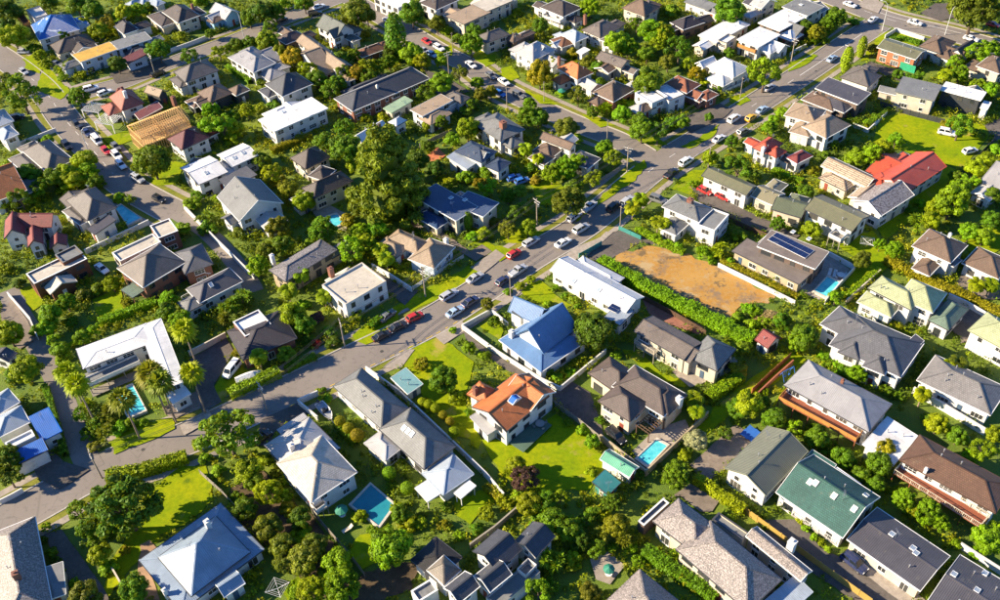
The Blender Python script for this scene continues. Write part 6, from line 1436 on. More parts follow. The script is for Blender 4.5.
def roof_parts(b, o, seed):
    cx, cy, w, d, rot, h, ty, pi = b[:8]; M = blockM(b, o); hw, hd = w/2, d/2; t = math.tan(math.radians(pi)); th = .16
    rf = MB(); gt = MB(); rc = MB()
    def F(pts, udir, vdir, org):
        uv = [((Vector(q)-Vector(org)).dot(Vector(udir)), (Vector(q)-Vector(org)).dot(Vector(vdir))) for q in pts]
        rf.face([M @ Vector(q) for q in pts], uv)
    def bar(mbx, p, q, ww, hh): mbx.bar(M @ Vector(p), M @ Vector(q), ww, hh)
    c, s = math.cos(math.radians(pi)), math.sin(math.radians(pi))
    if ty == 'hip':
        run = min(hw, hd); z = h+run*t
        r0, r1 = ((-(hw-hd), 0, z), (hw-hd, 0, z)) if hw >= hd else ((0, -(hd-hw), z), (0, hd-hw, z))
        A, B, C, D = (-hw, -hd, h), (hw, -hd, h), (hw, hd, h), (-hw, hd, h)
        if hw >= hd:
            F([A, B, r1, r0], (1, 0, 0), (0, c, s), A); F([B, C, r1], (0, 1, 0), (-c, 0, s), B); F([C, D, r0, r1], (-1, 0, 0), (0, -c, s), C); F([D, A, r0], (0, -1, 0), (c, 0, s), D)
            hips = [(A, r0), (B, r1), (C, r1), (D, r0)]
        else:
            F([A, B, r0], (1, 0, 0), (0, c, s), A); F([B, C, r1, r0], (0, 1, 0), (-c, 0, s), B); F([C, D, r1], (-1, 0, 0), (0, -c, s), C); F([D, A, r0, r1], (0, -1, 0), (c, 0, s), D)
            hips = [(A, r0), (B, r0), (C, r1), (D, r1)]
        lo = [(x, y, h-th) for x, y, _ in (A, B, C, D)]
        rf.face([M @ Vector(q) for q in lo[::-1]])
        for a, b2, p, q in ((A, B, lo[1], lo[0]), (B, C, lo[2], lo[1]), (C, D, lo[3], lo[2]), (D, A, lo[0], lo[3])): rf.face([M @ Vector(q2) for q2 in (q, p, b2, a)])
        for p, q in hips: bar(rc, p, q, .26, .09)
        if Vector(r0) != Vector(r1): bar(rc, r0, r1, .28, .12)
        e = .05; z0 = h-.07
        for p, q in (((-hw-e, -hd-e, z0), (hw+e, -hd-e, z0)), ((hw+e, -hd, z0), (hw+e, hd, z0)), ((hw+e, hd+e, z0), (-hw-e, hd+e, z0)), ((-hw-e, hd, z0), (-hw-e, -hd, z0))): bar(gt, p, q, .12, .17)
        top = z
    elif ty in ('gab', 'gbc'):
        if ty == 'gbc': M = M @ Matrix.Rotation(math.pi/2, 4, 'Z'); hw, hd = hd, hw
        z = h+hd*t
        for sg in (1, -1):
            A, B, C, D = (-hw, sg*hd, h), (hw, sg*hd, h), (hw, 0, z), (-hw, 0, z)
            top4 = [A, B, C, D] if sg < 0 else [B, A, D, C]
            F(top4, (1, 0, 0) if sg < 0 else (-1, 0, 0), (0, -sg*c, s), top4[0])
            lo = [(x, y, zz-th-.02) for x, y, zz in top4]
            rf.face([M @ Vector(q) for q in lo[::-1]])
            for k in (0, 1, 3): rf.face([M @ Vector(q) for q in (lo[k], lo[(k+1) % 4], top4[(k+1) % 4], top4[k])])
            bar(gt, (-hw, sg*(hd+.05), h-.07), (hw, sg*(hd+.05), h-.07), .12, .16)
            for xx in (-hw-.03, hw+.03): bar(gt, (xx, sg*(hd+.1), h-.06-.1*t), (xx, .0, z-.04), .07, .24)
        bar(rc, (-hw, 0, z+.02), (hw, 0, z+.02), .28, .10); top = z
    elif ty in ('mono', 'slab', 'canopy'):
        tt = t if ty == 'mono' else 0; z1 = h+2*hd*tt; k = .2
        A, B, C, D = (-hw, -hd, h+.06), (hw, -hd, h+.06), (hw, hd, z1+.06), (-hw, hd, z1+.06)
        F([A, B, C, D], (1, 0, 0), (0, c, s), A); lo = [(x, y, zz-k) for x, y, zz in (A, B, C, D)]; rf.face([M @ Vector(q) for q in lo[::-1]]); up = [A, B, C, D]
        for i2 in range(4): rf.face([M @ Vector(q) for q in (lo[i2], lo[(i2+1) % 4], up[(i2+1) % 4], up[i2])])
        for i2 in range(4):
            p, q = Vector(up[i2]), Vector(up[(i2+1) % 4]); off = ((p+q)/2-Vector((0, 0, (p.z+q.z)/2))).normalized()*.035
            bar(gt, p+off+Vector((0, 0, -.1)), q+off+Vector((0, 0, -.1)), .06, .24+.01*(i2 % 2))
        top = z1
    else:
        z = h-.3; F([(-hw+.2, -hd+.2, z), (hw-.2, -hd+.2, z), (hw-.2, hd-.2, z), (-hw+.2, hd-.2, z)], (1, 0, 0), (0, 1, 0), (0, 0, z))
        e = .1
        for p, q in (((-hw-.03, -hd+e, h+.04), (hw+.03, -hd+e, h+.04)), ((hw-e, -hd+.23, h+.04), (hw-e, hd-.23, h+.04)), ((hw+.03, hd-e, h+.04), (-hw-.03, hd-e, h+.04)), ((-hw+e, hd-.23, h+.04), (-hw+e, -hd+.23, h+.04))): bar(gt, p, q, .28, .08)
        top = h
    return rf, gt, rc, top
def wall_parts(b, o, wl):
    cx, cy, w, d, rot, h, ty, pi = b[:8]; M = blockM(b, o); t = math.tan(math.radians(pi))
    if ty == 'canopy':
        for sx in (-1, 1):
            for sy in (-1, 1): wl.box(sx*(w/2-.25)-.07, sy*(d/2-.25)-.07, 0, sx*(w/2-.25)+.07, sy*(d/2-.25)+.07, h-.12, M)
        return None
    i = 0 if ty == 'flat' else min(.45, w*.12, d*.12); hw, hd = w/2-i, d/2-i
    if ty == 'flat':
        wl.box(-hw, -hd, 0, hw, hd, h-.32, M)
        for x0, y0, x1, y1 in ((-hw, -hd, hw, -hd+.2), (-hw, hd-.2, hw, hd), (-hw, -hd+.2, -hw+.2, hd-.2), (hw-.2, -hd+.2, hw, hd-.2)): wl.box(x0, y0, h-.32, x1, y1, h, M)
        return i
    wl.box(-hw, -hd, 0, hw, hd, h-.17, M)
    if ty in ('gab', 'gbc'):
        if ty == 'gbc': M = M @ Matrix.Rotation(math.pi/2, 4, 'Z'); hw, hd = hd, hw
        zt = h+(hd+i)*t-.22; yb = hd; zb = h-.17
        A = [(-hw, -yb, zb), (-hw, yb, zb), (-hw, 0, zt)]; B = [(hw, y, z) for _, y, z in A]
        wl.face([M @ Vector(q) for q in A[::-1]]); wl.face([M @ Vector(q) for q in B])
        for k in range(3): wl.face([M @ Vector(q) for q in (A[k], A[(k+1) % 3], B[(k+1) % 3], B[k])])
    elif ty == 'mono':
        zt = h+(2*hd+i)*t-.17; zb = h-.17
        A = [(-hw, -hd, zb), (-hw, hd, zb), (-hw, hd, zt)]; B = [(hw, y, z) for _, y, z in A]
        wl.face([M @ Vector(q) for q in A[::-1]]); wl.face([M @ Vector(q) for q in B])
        for k in range(3): wl.face([M @ Vector(q) for q in (A[k], A[(k+1) % 3], B[(k+1) % 3], B[k])])
    return i
def inside(b, x, y, grow=0):
    dx, dy = x-b[0], y-b[1]; c, s = math.cos(b[4]), math.sin(b[4])
    return abs(dx*c+dy*s) < b[2]/2+grow and abs(-dx*s+dy*c) < b[3]/2+grow
def railing(mb, w, d, z, solid):
    e = .06
    for p, q in (((-w/2+e, -d/2+e), (w/2-e, -d/2+e)), ((w/2-e, -d/2+e), (w/2-e, d/2-e)), ((w/2-e, d/2-e), (-w/2+e, d/2-e)), ((-w/2+e, d/2-e), (-w/2+e, -d/2+e))):
        P, Q = Vector((*p, z)), Vector((*q, z)); L = (Q-P).length; up = Vector((0, 0, 1))
        mb.bar(P+up*1.0, Q+up*1.0, .09, .07); mb.bar(P+up*.12, Q+up*.12, .05, .05)
        n = max(2, int(L/1.5))
        for k in range(n): c = P.lerp(Q, k/n); mb.box(c.x-.05, c.y-.05, z, c.x+.05, c.y+.05, z+.97)
        if solid: mb.bar(P+up*.55, Q+up*.55, .03, .7)
        else:
            n = max(2, int(L/.28))
            for k in range(n): c = P.lerp(Q, (k+.5)/n); mb.box(c.x-.02, c.y-.02, z+.14, c.x+.02, c.y+.02, z+.97)
HG = 'houses of the suburb'
cam_xy = Vector((0, 0))
for hi, (short, label, blocks, extras) in enumerate(HOUSES):
    R = random.Random(100+hi); b0 = blocks[0]; o = (b0[0], b0[1])
    nm = 'garden_shed' if 'shed' in short else 'garage' if 'garage' in short else 'house'
    root = thing(nm, label, 'shed' if 'shed' in short else 'garage' if 'garage' in short else 'building' if ('apartment' in short or 'building' in short or 'terrace of' in short) else 'house', (o[0], o[1], 0), 0, HG)
    walls = {}
    for bi, b in enumerate(blocks):
        b = list(b); b[5] = b[5]+.007*bi       # keeps wings that meet off one plane
        rf, gt, rc, top = roof_parts(b, o, bi)
        ro = add('roof', rf.mesh('roof', roof_mat(b[8]), uv=True), root)
        if gt.v: add('gutter', gt.mesh('gutter', WHITE if R.random() < .45 else DARKTRIM if R.random() < .35 else roof_mat(b[8])), ro)
        if rc.v: add('ridge_cap', rc.mesh('ridge_cap', roof_mat(b[8])), ro)
        if b[9] not in walls: walls[b[9]] = MB()
        ins = wall_parts(b, o, walls[b[9]])
        if ins is None or b[5] < 2.2 or min(b[2], b[3]) < 2.5: continue
        # windows on the sides that can be seen
        h = b[5]; st = 2 if h > 3.9 else 1; big = 'metal barn' in label
        style = R.choice(['plain', 'bar', 'plain', 'dark']) if b[9] not in ('charcoal', 'brown') else 'dark'
        for side in range(4):
            an = b[4]+(-math.pi/2, 0, math.pi/2, math.pi)[side]; nx, ny = math.cos(an), math.sin(an)
            L = (b[2] if side % 2 == 0 else b[3])-2*ins; D = (b[3] if side % 2 == 0 else b[2])/2-ins
            wx, wy = b[0]+nx*D, b[1]+ny*D
            if nx*(-wx)+ny*(-wy) < .02*math.hypot(wx, wy): continue
            for s in range(st):
                z = (1.15, h-1.15)[s] if st == 2 else min(1.5, h*.5)
                if z+.6 > h-.2: continue
                n = max(1, int(L/3.0))
                door_at = R.randrange(n) if (s == 0 and R.random() < .45) else -1
                for k in range(n):
                    u = (k+.5)/n*L-L/2; px, py = wx-ny*u, wy+nx*u
                    if any(j != bi and inside(q, px+nx*.3, py+ny*.3) and q[5] > z-.4 for j, q in enumerate(blocks)): continue
                    loc = (px-o[0], py-o[1], z); rz = an-math.pi/2
                    if k == door_at:
                        dd = add('door', DOORS[R.randrange(4)], root, (loc[0], loc[1], 1.05), rz); add('handle', HANDLE, dd); continue
                    w = min(L/n-.5, R.choice((1.0, 1.4, 1.8, 2.2))); hh = R.choice((1.0, 1.2, 1.2)) if not (s == 0 and R.random() < .25) else 1.9
                    if w < .5: continue
                    fm, pm = window_mesh(w, hh, style)
                    wo = add('window', fm, root, (loc[0], loc[1], z if hh < 1.5 else 1.05), rz); add('pane', pm, wo)
    for c, wl in walls.items():
        if wl.v: add('wall', wl.mesh('wall', wall_mat(c)), root)
    for e in extras:
        if e[0] == 'chim': add('chimney', chim_mesh(e[7], e[6], 'white' if R.random() < .6 else 'brick'), root, (e[1]-o[0], e[2]-o[1], e[3]), blocks[0][4])
        elif e[0] == 'ant': add('antenna', ANT, root, (e[1]-o[0], e[2]-o[1], e[3]), R.uniform(0, 3))
        elif e[0] == 'vent': add('vent_pipe', VENT, root, (e[1]-o[0], e[2]-o[1], e[3]))
        elif e[0] == 'sky':
            q = add('skylight', SKYF, root, (e[1]-o[0], e[2]-o[1], e[3]+.04)); q.rotation_euler = (0, math.radians(e[5]), e[4]); add('pane', SKYG, q)
        elif e[0] == 'solar':
            _, x, y, z, w, d, rot, nr, nc, dirn, sl = e
            T = Matrix.Translation((x-o[0], y-o[1], z+.14)) @ Matrix.Rotation(dirn, 4, 'Z') @ Matrix.Rotation(math.radians(sl), 4, 'Y') @ Matrix.Rotation(rot-dirn, 4, 'Z')
            bk = MB(); bk.box(-w/2-.05, -d/2-.05, -.05, w/2+.05, d/2+.05, -.01); q = add('panel_frame', bk.mesh('panel_frame', WHITE), root); q.matrix_local = T
            for i in range(nr):
                for j in range(nc):
                    q = add('solar_panel', SOLAR, root); q.matrix_local = T @ Matrix.Translation(((i+.5)/nr*w-w/2, (j+.5)/nc*d-d/2, 0)) @ Matrix.Diagonal((w/nr*.93, d/nc*.93, 1, 1))
        elif e[0] == 'deck':
            _, x, y, w, d, rot, z, rail, floor = e
            fl = MB(); nb = max(2, int(min(w, d)/.3))
            for k in range(nb):
                if w >= d: fl.box(-w/2, -d/2+d*k/nb+.01, z-.12, w/2, -d/2+d*(k+1)/nb-.01, z)
                else: fl.box(-w/2+w*k/nb+.01, -d/2, z-.12, -w/2+w*(k+1)/nb-.01, d/2, z)
            if z > .8:
                for k in range(max(2, int(max(w, d)/3))+1):
                    f = k/max(2, int(max(w, d)/3))
                    for sg in (-1, 1):
                        px, py = ((-w/2+.1+(w-.2)*f, sg*(d/2-.1)) if w >= d else (sg*(w/2-.1), -d/2+.1+(d-.2)*f)); fl.box(px-.07, py-.07, 0, px+.07, py+.07, z-.12)
            dk = add('deck', fl.mesh('deck', wall_mat(floor)), root, (x-o[0], y-o[1], 0), rot)
            if rail != 'none':
                rl = MB(); railing(rl, w, d, z, rail in ('orange', 'white') and z > 2)
                add('railing', rl.mesh('railing', wall_mat(rail)), dk)
        elif e[0] == 'perg':
            _, x, y, w, d, rot, z = e
            pg = MB()
            for sx in (-1, 1):
                for sy in (-1, 1): pg.box(sx*(w/2-.1)-.08, sy*(d/2-.1)-.08, 0, sx*(w/2-.1)+.08, sy*(d/2-.1)+.08, z-.1)
            for k in range(9): xx = -w/2+w*k/8; pg.box(xx-.05, -d/2, z, xx+.05, d/2, z+.16)
            for k in range(5): yy = -d/2+d*k/4; pg.box(-w/2-.1, yy-.05, z-.14, w/2+.1, yy+.05, z-.002)
            add('pergola', pg.mesh('pergola', wall_mat('brown wood')), root, (x-o[0], y-o[1], 0), rot)
        elif e[0] == 'gdoor':
            b = blocks[0]; gm = MB()
            for k in range(5): gm.box(-2.2, 0, -1.1+k*.44+.01, 2.2, .06, -1.1+(k+1)*.44-.01)
            an = b[4]-math.pi/2; nx, ny = math.cos(an), math.sin(an); D = b[3]/2-.43; u = (e[1]-b[0])*math.cos(b[4])+(e[2]-b[1])*math.sin(b[4])
            add('garage_door', gm.mesh('garage_door', simple('green door', (.03, .30, .16), .5)), root, (nx*D+math.cos(b[4])*u, ny*D+math.sin(b[4])*u, 1.12), an-math.pi/2)
# house under construction: bare timber frame
x, y, w, d, rot, h = FRAME
root = thing('unfinished_house', 'bare golden timber frame of a house under construction', 'house', (x, y, 0), rot, HG)
TIM = simple('new timber', (.66, .42, .17), .7, 0, .3, 5)
st = MB(); ra = MB(); pl = MB(); rr = random.Random(3)
for zz in (0.1, 2.6, 2.8, 5.0):
    for p, q in (((-w/2, -d/2), (w/2, -d/2)), ((w/2, -d/2), (w/2, d/2)), ((w/2, d/2), (-w/2, d/2)), ((-w/2, d/2), (-w/2, -d/2)), ((0, -d/2), (0, d/2)), ((-w/2, 0), (w/2, 0))): pl.bar((*p, zz), (*q, zz), .14, .14)
for k in range(int(w/.6)+1):
    xx = -w/2+k*.6
    for yy in (-d/2, 0, d/2):
        st.bar((xx, yy, .1), (xx, yy, 5.0), .1, .12)
for k in range(int(d/.6)+1):
    yy = -d/2+k*.6
    for xx in (-w/2, 0, w/2): st.bar((xx, yy, .1), (xx, yy, 5.0), .12, .1)
    zz = 5.05
    ra.bar((-w/2-.4, yy, 5.0), (0, yy, 5.0+w/2*.55), .07, .2); ra.bar((w/2+.4, yy, 5.0), (0, yy, 5.0+w/2*.55), .07, .2); ra.bar((-w/4, yy, 5.05), (-w/4, yy, 5+w/4*.55), .07, .1); ra.bar((w/4, yy, 5.05), (w/4, yy, 5+w/4*.55), .07, .1)
for k in range(1, 9):
    f = k/9; zz = 5.1+w/2*.55*f
    for sg in (-1, 1): ra.bar((sg*w/2*(1-f), -d/2-.3, zz), (sg*w/2*(1-f), d/2+.3, zz), .12, .06)
fl = MB(); fl.box(-w/2+.1, -d/2+.1, 2.62, w/2-.1, d/2-.1, 2.7)
tag(add('wall_studs', st.mesh('wall_studs', TIM), root), None, None, None, 'stuff'); tag(add('roof_rafters', ra.mesh('roof_rafters', TIM), root), None, None, None, 'stuff'); add('wall_plates', pl.mesh('wall_plates', TIM), root); add('upper_floor', fl.mesh('upper_floor', TIM), root)
# ---------------------------------------------------------------- pools
for pts, k, label in POOLS:
    C = np.array(pts); c = C.mean(0); root = thing('swimming_pool', label, 'swimming pool', (c[0], c[1], 0), 0, 'garden swimming pools')
    ring = [(q-c) for q in C]; out = [(q)*(1+.55/np.hypot(*q)) for q in ring]; deck = MB()
    o_ = [tuple(q) for q in out]; i_ = [tuple(q) for q in ring]
    ar = sum(o_[i][0]*o_[(i+1) % 4][1]-o_[(i+1) % 4][0]*o_[i][1] for i in range(4))
    if ar < 0: o_ = o_[::-1]; i_ = i_[::-1]
    zt = .62
    for i in range(4):
        j = (i+1) % 4
        deck.face([(*o_[i], zt), (*o_[j], zt), (*i_[j], zt), (*i_[i], zt)]); deck.face([(*o_[i], 0), (*o_[j], 0), (*o_[j], zt), (*o_[i], zt)]); deck.face([(*i_[j], .3), (*i_[i], .3), (*i_[i], zt), (*i_[j], zt)])
    add('coping', deck.mesh('coping', simple('coping stone', (.52, .47, .40), .7)), root)
    wm = MB(); wm.face([(*q, zt-.13) for q in i_]); add('water' if k == 'pool' else 'pool_cover', wm.mesh('water', water_mat(k)), root)
# ---------------------------------------------------------------- walls and fences
pm = MB()
for k in range(16): pm.box(k/16-.5+.004, -.02, .06, (k+1)/16-.5-.004, .02, 1)
pm.box(-.5, .02, .2, .5, .05, .28); pm.box(-.5, .02, .75, .5, .05, .83)
PANEL = {}
qm = MB()
for k in range(14): qm.box((k+.2)/14-.5, -.02, .05, (k+.8)/14-.5, .02, 1)
qm.box(-.5, .02, .25, .5, .04, .33); qm.box(-.5, .02, .7, .5, .04, .78)
sm = MB(); sm.box(-.5, -.1, 0, .5, .1, .94)
cm = MB(); cm.box(-.5, -.14, .94, .5, .14, 1)
om = MB(); om.box(-.07, -.07, 0, .07, .07, 1.06)
for style, colr, h, pts, label in WALLS:
    mat = wall_mat(colr); c = np.mean(np.array(pts), 0)
    root = thing('boundary_wall' if style == 'wall' else 'fence', label, 'wall' if style == 'wall' else 'fence', (c[0], c[1], 0), 0, 'garden walls and fences')
    for key, src in (('panel', qm if style == 'picket' else pm), ('sec', sm), ('cop', cm), ('post', om)):
        if (key, style, colr) not in PANEL: PANEL[(key, style, colr)] = src.mesh(key, mat)
    for a, b in zip(pts, pts[1:]):
        a, b = np.array(a)-c, np.array(b)-c; L = np.hypot(*(b-a)); an = math.atan2(b[1]-a[1], b[0]-a[0]); n = max(1, round(L/(2.4 if style != 'wall' else 3.6)))
        for k in range(n):
            mid = a+(b-a)*(k+.5)/n; l = L/n
            if style == 'wall':
                q = add('wall_section', PANEL[('sec', style, colr)], root, (mid[0], mid[1], 0), an, (l-.012, 1, h)); add('coping', PANEL[('cop', style, colr)], q)
            else:
                add('fence_panel', PANEL[('panel', style, colr)], root, (mid[0], mid[1], 0), an, (l-.1, 1, h))
                e2 = a+(b-a)*k/n; add('post', PANEL[('post', style, colr)], root, (e2[0], e2[1], 0), an, (1, 1, h))
# ---------------------------------------------------------------- plants
def np_mesh(name, V, Fq, tint, mat):
    me = bpy.data.meshes.new(name); n = len(Fq)
    me.vertices.add(len(V)); me.vertices.foreach_set('co', np.asarray(V, 'f').ravel())
    me.loops.add(n*4); me.loops.foreach_set('vertex_index', np.asarray(Fq, 'i').ravel())
    me.polygons.add(n); me.polygons.foreach_set('loop_start', np.arange(0, n*4, 4, dtype='i'))
    at = me.attributes.new('tint', 'FLOAT', 'POINT'); at.data.foreach_set('value', np.asarray(tint, 'f'))
    me.materials.append(mat); me.update(calc_edges=True); return me
def unit(v): return v/np.maximum(np.linalg.norm(v, axis=1, keepdims=True), 1e-6)
def leaves(P, N, size, tint, asp=1.6):
    n = len(P); N = unit(N); R_ = rng.normal(size=(n, 3)); U = unit(np.cross(N, R_)); W = np.cross(N, U); s = size*rng.uniform(.65, 1.3, (n, 1))
    V = np.empty((n, 4, 3)); V[:, 0] = P-U*s*asp*.5; V[:, 1] = P+W*s*.5; V[:, 2] = P+U*s*asp*.5; V[:, 3] = P-W*s*.5
    return V.reshape(-1, 3), np.arange(n*4).reshape(n, 4), np.repeat(tint, 4)
_t = (1+5**.5)/2
ICO = unit(np.array([(-1, _t, 0), (1, _t, 0), (-1, -_t, 0), (1, -_t, 0), (0, -1, _t), (0, 1, _t), (0, -1, -_t), (0, 1, -_t), (_t, 0, -1), (_t, 0, 1), (-_t, 0, -1), (-_t, 0, 1)], float))
ICOF = [(0, 11, 5), (0, 5, 1), (0, 1, 7), (0, 7, 10), (0, 10, 11), (1, 5, 9), (5, 11, 4), (11, 10, 2), (10, 7, 6), (7, 1, 8), (3, 9, 4), (3, 4, 2), (3, 2, 6), (3, 6, 8), (3, 8, 9), (4, 9, 5), (2, 4, 11), (6, 2, 10), (8, 6, 7), (9, 8, 1)]
def assemble(name, parts, cores, mat):
    V = []; Fq = []; T = []; o = 0
    for v, f, t in parts: V.append(v); Fq.append(f+o); T.append(t); o += len(v)
    for c, r2 in cores:
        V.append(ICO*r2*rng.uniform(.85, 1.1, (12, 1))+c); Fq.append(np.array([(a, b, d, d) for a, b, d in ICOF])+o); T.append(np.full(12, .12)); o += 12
    V = np.concatenate(V); T = np.concatenate(T); Fq = np.concatenate(Fq)
    me = bpy.data.meshes.new(name); faces = [tuple(f) if f[2] != f[3] else tuple(f[:3]) for f in Fq.tolist()]
    me.from_pydata(V.tolist(), [], faces); at = me.attributes.new('tint', 'FLOAT', 'POINT'); at.data.foreach_set('value', T.astype('f')); me.materials.append(mat); me.update(); return me
LEAF = leaf_mat()
def crown(nc, nl, leaf, rc=(.26, .42), flat=.85, low=-.55, jag=.24, core=.74):
    parts = []; cores = []
    cs = []
    for k in range(nc*30):
        d = unit(rng.normal(size=(1, 3)))[0]
        if d[2] < low: continue
        c = d*rng.uniform(.5, .86)*np.array([1, 1, flat])
        if all(np.linalg.norm(c-q) > .27 for q in cs): cs.append(c)
        if len(cs) >= nc: break
    cs.append(np.array([0, 0, .1])); 
    for c in cs:
        r2 = rng.uniform(*rc)*(1.25 if np.linalg.norm(c) < .2 else 1); d = unit(rng.normal(size=(nl, 3)))
        out = c/max(np.linalg.norm(c), .1); d = unit(d+out*.55+np.array([0, 0, .3]))
        P = c+d*r2*rng.uniform(.72, 1.12, (nl, 1))*np.array([1, 1, .85]); N = d+rng.normal(size=(nl, 3))*jag
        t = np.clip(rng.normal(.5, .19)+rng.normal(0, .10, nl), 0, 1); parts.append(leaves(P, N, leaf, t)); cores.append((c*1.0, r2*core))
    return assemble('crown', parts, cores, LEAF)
def limbs(nl, spread, top):
    mb = MB(); rr = random.Random(int(rng.integers(1e6)))
    mb.tube([(0, 0, -.05), (.02, .01, .35), (.0, .03, .7), (.02, 0, 1.0)], [.085, .065, .055, .03])
    for k in range(nl):
        a = 2*math.pi*k/nl+rr.uniform(-.4, .4); z0 = rr.uniform(.4, .7); L = spread*rr.uniform(.7, 1)
        mb.tube([(.0, .02, z0), (math.cos(a)*L*.45, math.sin(a)*L*.45, z0+.2), (math.cos(a)*L, math.sin(a)*L, top*rr.uniform(.9, 1.1))], [.04, .03, .012], 5)
    return mb.mesh('trunk', simple('bark', (.12, .085, .06), .9, 0, .4, 8))
BARK = [limbs(5, .6, 1.15) for k in range(3)]
CROWN = {'b': [crown(30, 150, .088, (.22, .40), rng.uniform(.75, .95)) for k in range(8)]+[crown(18, 120, .085, (.17, .30), rng.uniform(.8, 1.1), -.4, .5, .35) for k in range(4)]+[crown(44, 95, .075, (.15, .26), .9, -.5, .5, .7) for k in range(4)], 's': [crown(13, 110, .135, (.28, .46), .8, -.25) for k in range(6)]+[crown(20, 70, .11, (.16, .30), .7, -.2, .55, .6) for k in range(4)]}
def ball():
    d = unit(rng.normal(size=(1500, 3))); P = d*rng.uniform(.93, 1.04, (1500, 1)); return assemble('crown', [leaves(P, d+rng.normal(size=d.shape)*.35, .11, np.clip(rng.normal(.55, .18, 1500), 0, 1))], [(np.zeros(3), .93)], LEAF)
CROWN['t'] = [ball() for k in range(2)]
def column():
    n = 1500; z = rng.uniform(-2.4, 2.6, n); r2 = np.clip(np.cos((z-.2)/5.4*math.pi), .05, 1)**.6; a = rng.uniform(0, 2*math.pi, n); r2 = r2*rng.uniform(.8, 1.1, n)
    P = np.stack([np.cos(a)*r2, np.sin(a)*r2, z], 1); N = np.stack([np.cos(a), np.sin(a), np.full(n, .5)], 1)+rng.normal(size=(n, 3))*.35
    return assemble('crown', [leaves(P, N, .2, np.clip(rng.normal(.5, .2, n), 0, 1))], [(np.array([0, 0, z0]), .6) for z0 in (-1.6, -.8, 0, .8, 1.4)], LEAF)
CROWN['c'] = [column() for k in range(2)]
def pine():
    parts = []; cores = []
    for k in range(130):
        f = rng.uniform(0, 1)**1.15; a = rng.uniform(0, 6.28); rad = (1-.80*f**1.5)*rng.uniform(.35, 1.05); c = np.array([math.cos(a)*rad, math.sin(a)*rad, -1.0+2.1*f+rng.normal(0, .06)]); r2 = rng.uniform(.13, .23)*(1.1-.35*f); n = 150
        d = unit(rng.normal(size=(n, 3))+np.array([math.cos(a)*.5, math.sin(a)*.5, .45])); P = c+d*r2*rng.uniform(.5, 1.15, (n, 1))*np.array([1, 1, .62])
        parts.append(leaves(P, d+rng.normal(size=(n, 3))*.5, .052, np.clip(rng.normal(.5, .12)+rng.normal(0, .15, n), 0, 1), 2.2)); cores.append((c, r2*.6))
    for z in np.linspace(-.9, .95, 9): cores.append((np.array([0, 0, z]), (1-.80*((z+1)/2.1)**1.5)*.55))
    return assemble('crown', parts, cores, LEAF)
CROWN['n'] = [pine()]
def fronds(nf, droop, wid, segs=7, el=(-.2, 1.2)):
    V = []; Fq = []; T = []
    for k in range(nf):
        a = 2.399*k+rng.uniform(-.2, .2); e0 = el[1]-(el[1]-el[0])*k/nf; L = rng.uniform(.85, 1.1); p = np.zeros(3); tn = rng.uniform(.3, .75); pts = [p.copy()]; e1 = e0
        for s in range(segs): p = p+np.array([math.cos(a)*math.cos(e1), math.sin(a)*math.cos(e1), math.sin(e1)])*L/segs; e1 -= droop/segs*(1+s*.2); pts.append(p.copy())
        side = np.array([-math.sin(a), math.cos(a), 0])
        for s in range(segs):
            for q in range(3):
                f = (s+q/3)/segs; c = pts[s]+(pts[s+1]-pts[s])*q/3; dr = (pts[s+1]-pts[s])/np.linalg.norm(pts[s+1]-pts[s])
                l = wid*math.sin(math.pi*min(1, .12+f*.86))**.6
                for sg in (-1, 1):
                    tip = c+side*sg*l+dr*l*.6+np.array([0, 0, -.32*l]); i = len(V); V += [c-dr*.03, c+dr*.075, tip+dr*.04, tip-dr*.025]; Fq.append((i, i+1, i+2, i+3)); T += [tn+rng.uniform(-.15, .15)]*4
    return np.array(V), np.array(Fq), np.clip(np.array(T), 0, 1)
CROWN['p'] = [assemble('crown', [fronds(17, 1.45, .30)], [], LEAF) for k in range(3)]
def fan_crown():
    parts = []
    V = []; Fq = []; T = []
    for k in range(30):
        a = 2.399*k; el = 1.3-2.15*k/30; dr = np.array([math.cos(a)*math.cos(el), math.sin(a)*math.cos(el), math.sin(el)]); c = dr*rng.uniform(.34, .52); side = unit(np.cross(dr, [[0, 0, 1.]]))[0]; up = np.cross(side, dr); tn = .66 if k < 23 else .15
        for q in range(9):
            b = (q-4)/4*1.25; l = rng.uniform(.55, .95); d2 = dr*math.cos(b)+side*math.sin(b); tip = c+d2*l-np.array([0, 0, .30*l]); w = np.cross(d2, up)*.085; i = len(V)
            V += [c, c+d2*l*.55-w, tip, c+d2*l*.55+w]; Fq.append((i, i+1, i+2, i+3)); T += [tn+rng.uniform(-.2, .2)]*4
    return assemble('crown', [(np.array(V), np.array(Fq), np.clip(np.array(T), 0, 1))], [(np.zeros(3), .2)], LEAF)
CROWN['f'] = [fan_crown() for k in range(3)]
def spiky():
    V = []; Fq = []; T = []
    for h in range(9):
        c0 = np.array([*rng.normal(0, .38, 2), rng.uniform(-.25, .45)]); tn = rng.uniform(.4, .75)
        for k in range(34):
            d = unit(rng.normal(size=(1, 3))+np.array([[0, 0, .45]]))[0]; l = rng.uniform(.35, .58); side = unit(np.cross(d, [[0.1, .2, 1.]]))[0]*.035; m_ = c0+d*l*.55; tip = c0+d*l-np.array([0, 0, .12*l]); i = len(V)
            V += [c0, m_-side*1.7, tip, m_+side*1.7]; Fq.append((i, i+1, i+2, i+3)); T += [tn+rng.uniform(-.2, .2)]*4
    return assemble('crown', [(np.array(V), np.array(Fq), np.clip(np.array(T), 0, 1))], [], LEAF)
CROWN['k'] = [spiky() for k in range(4)]
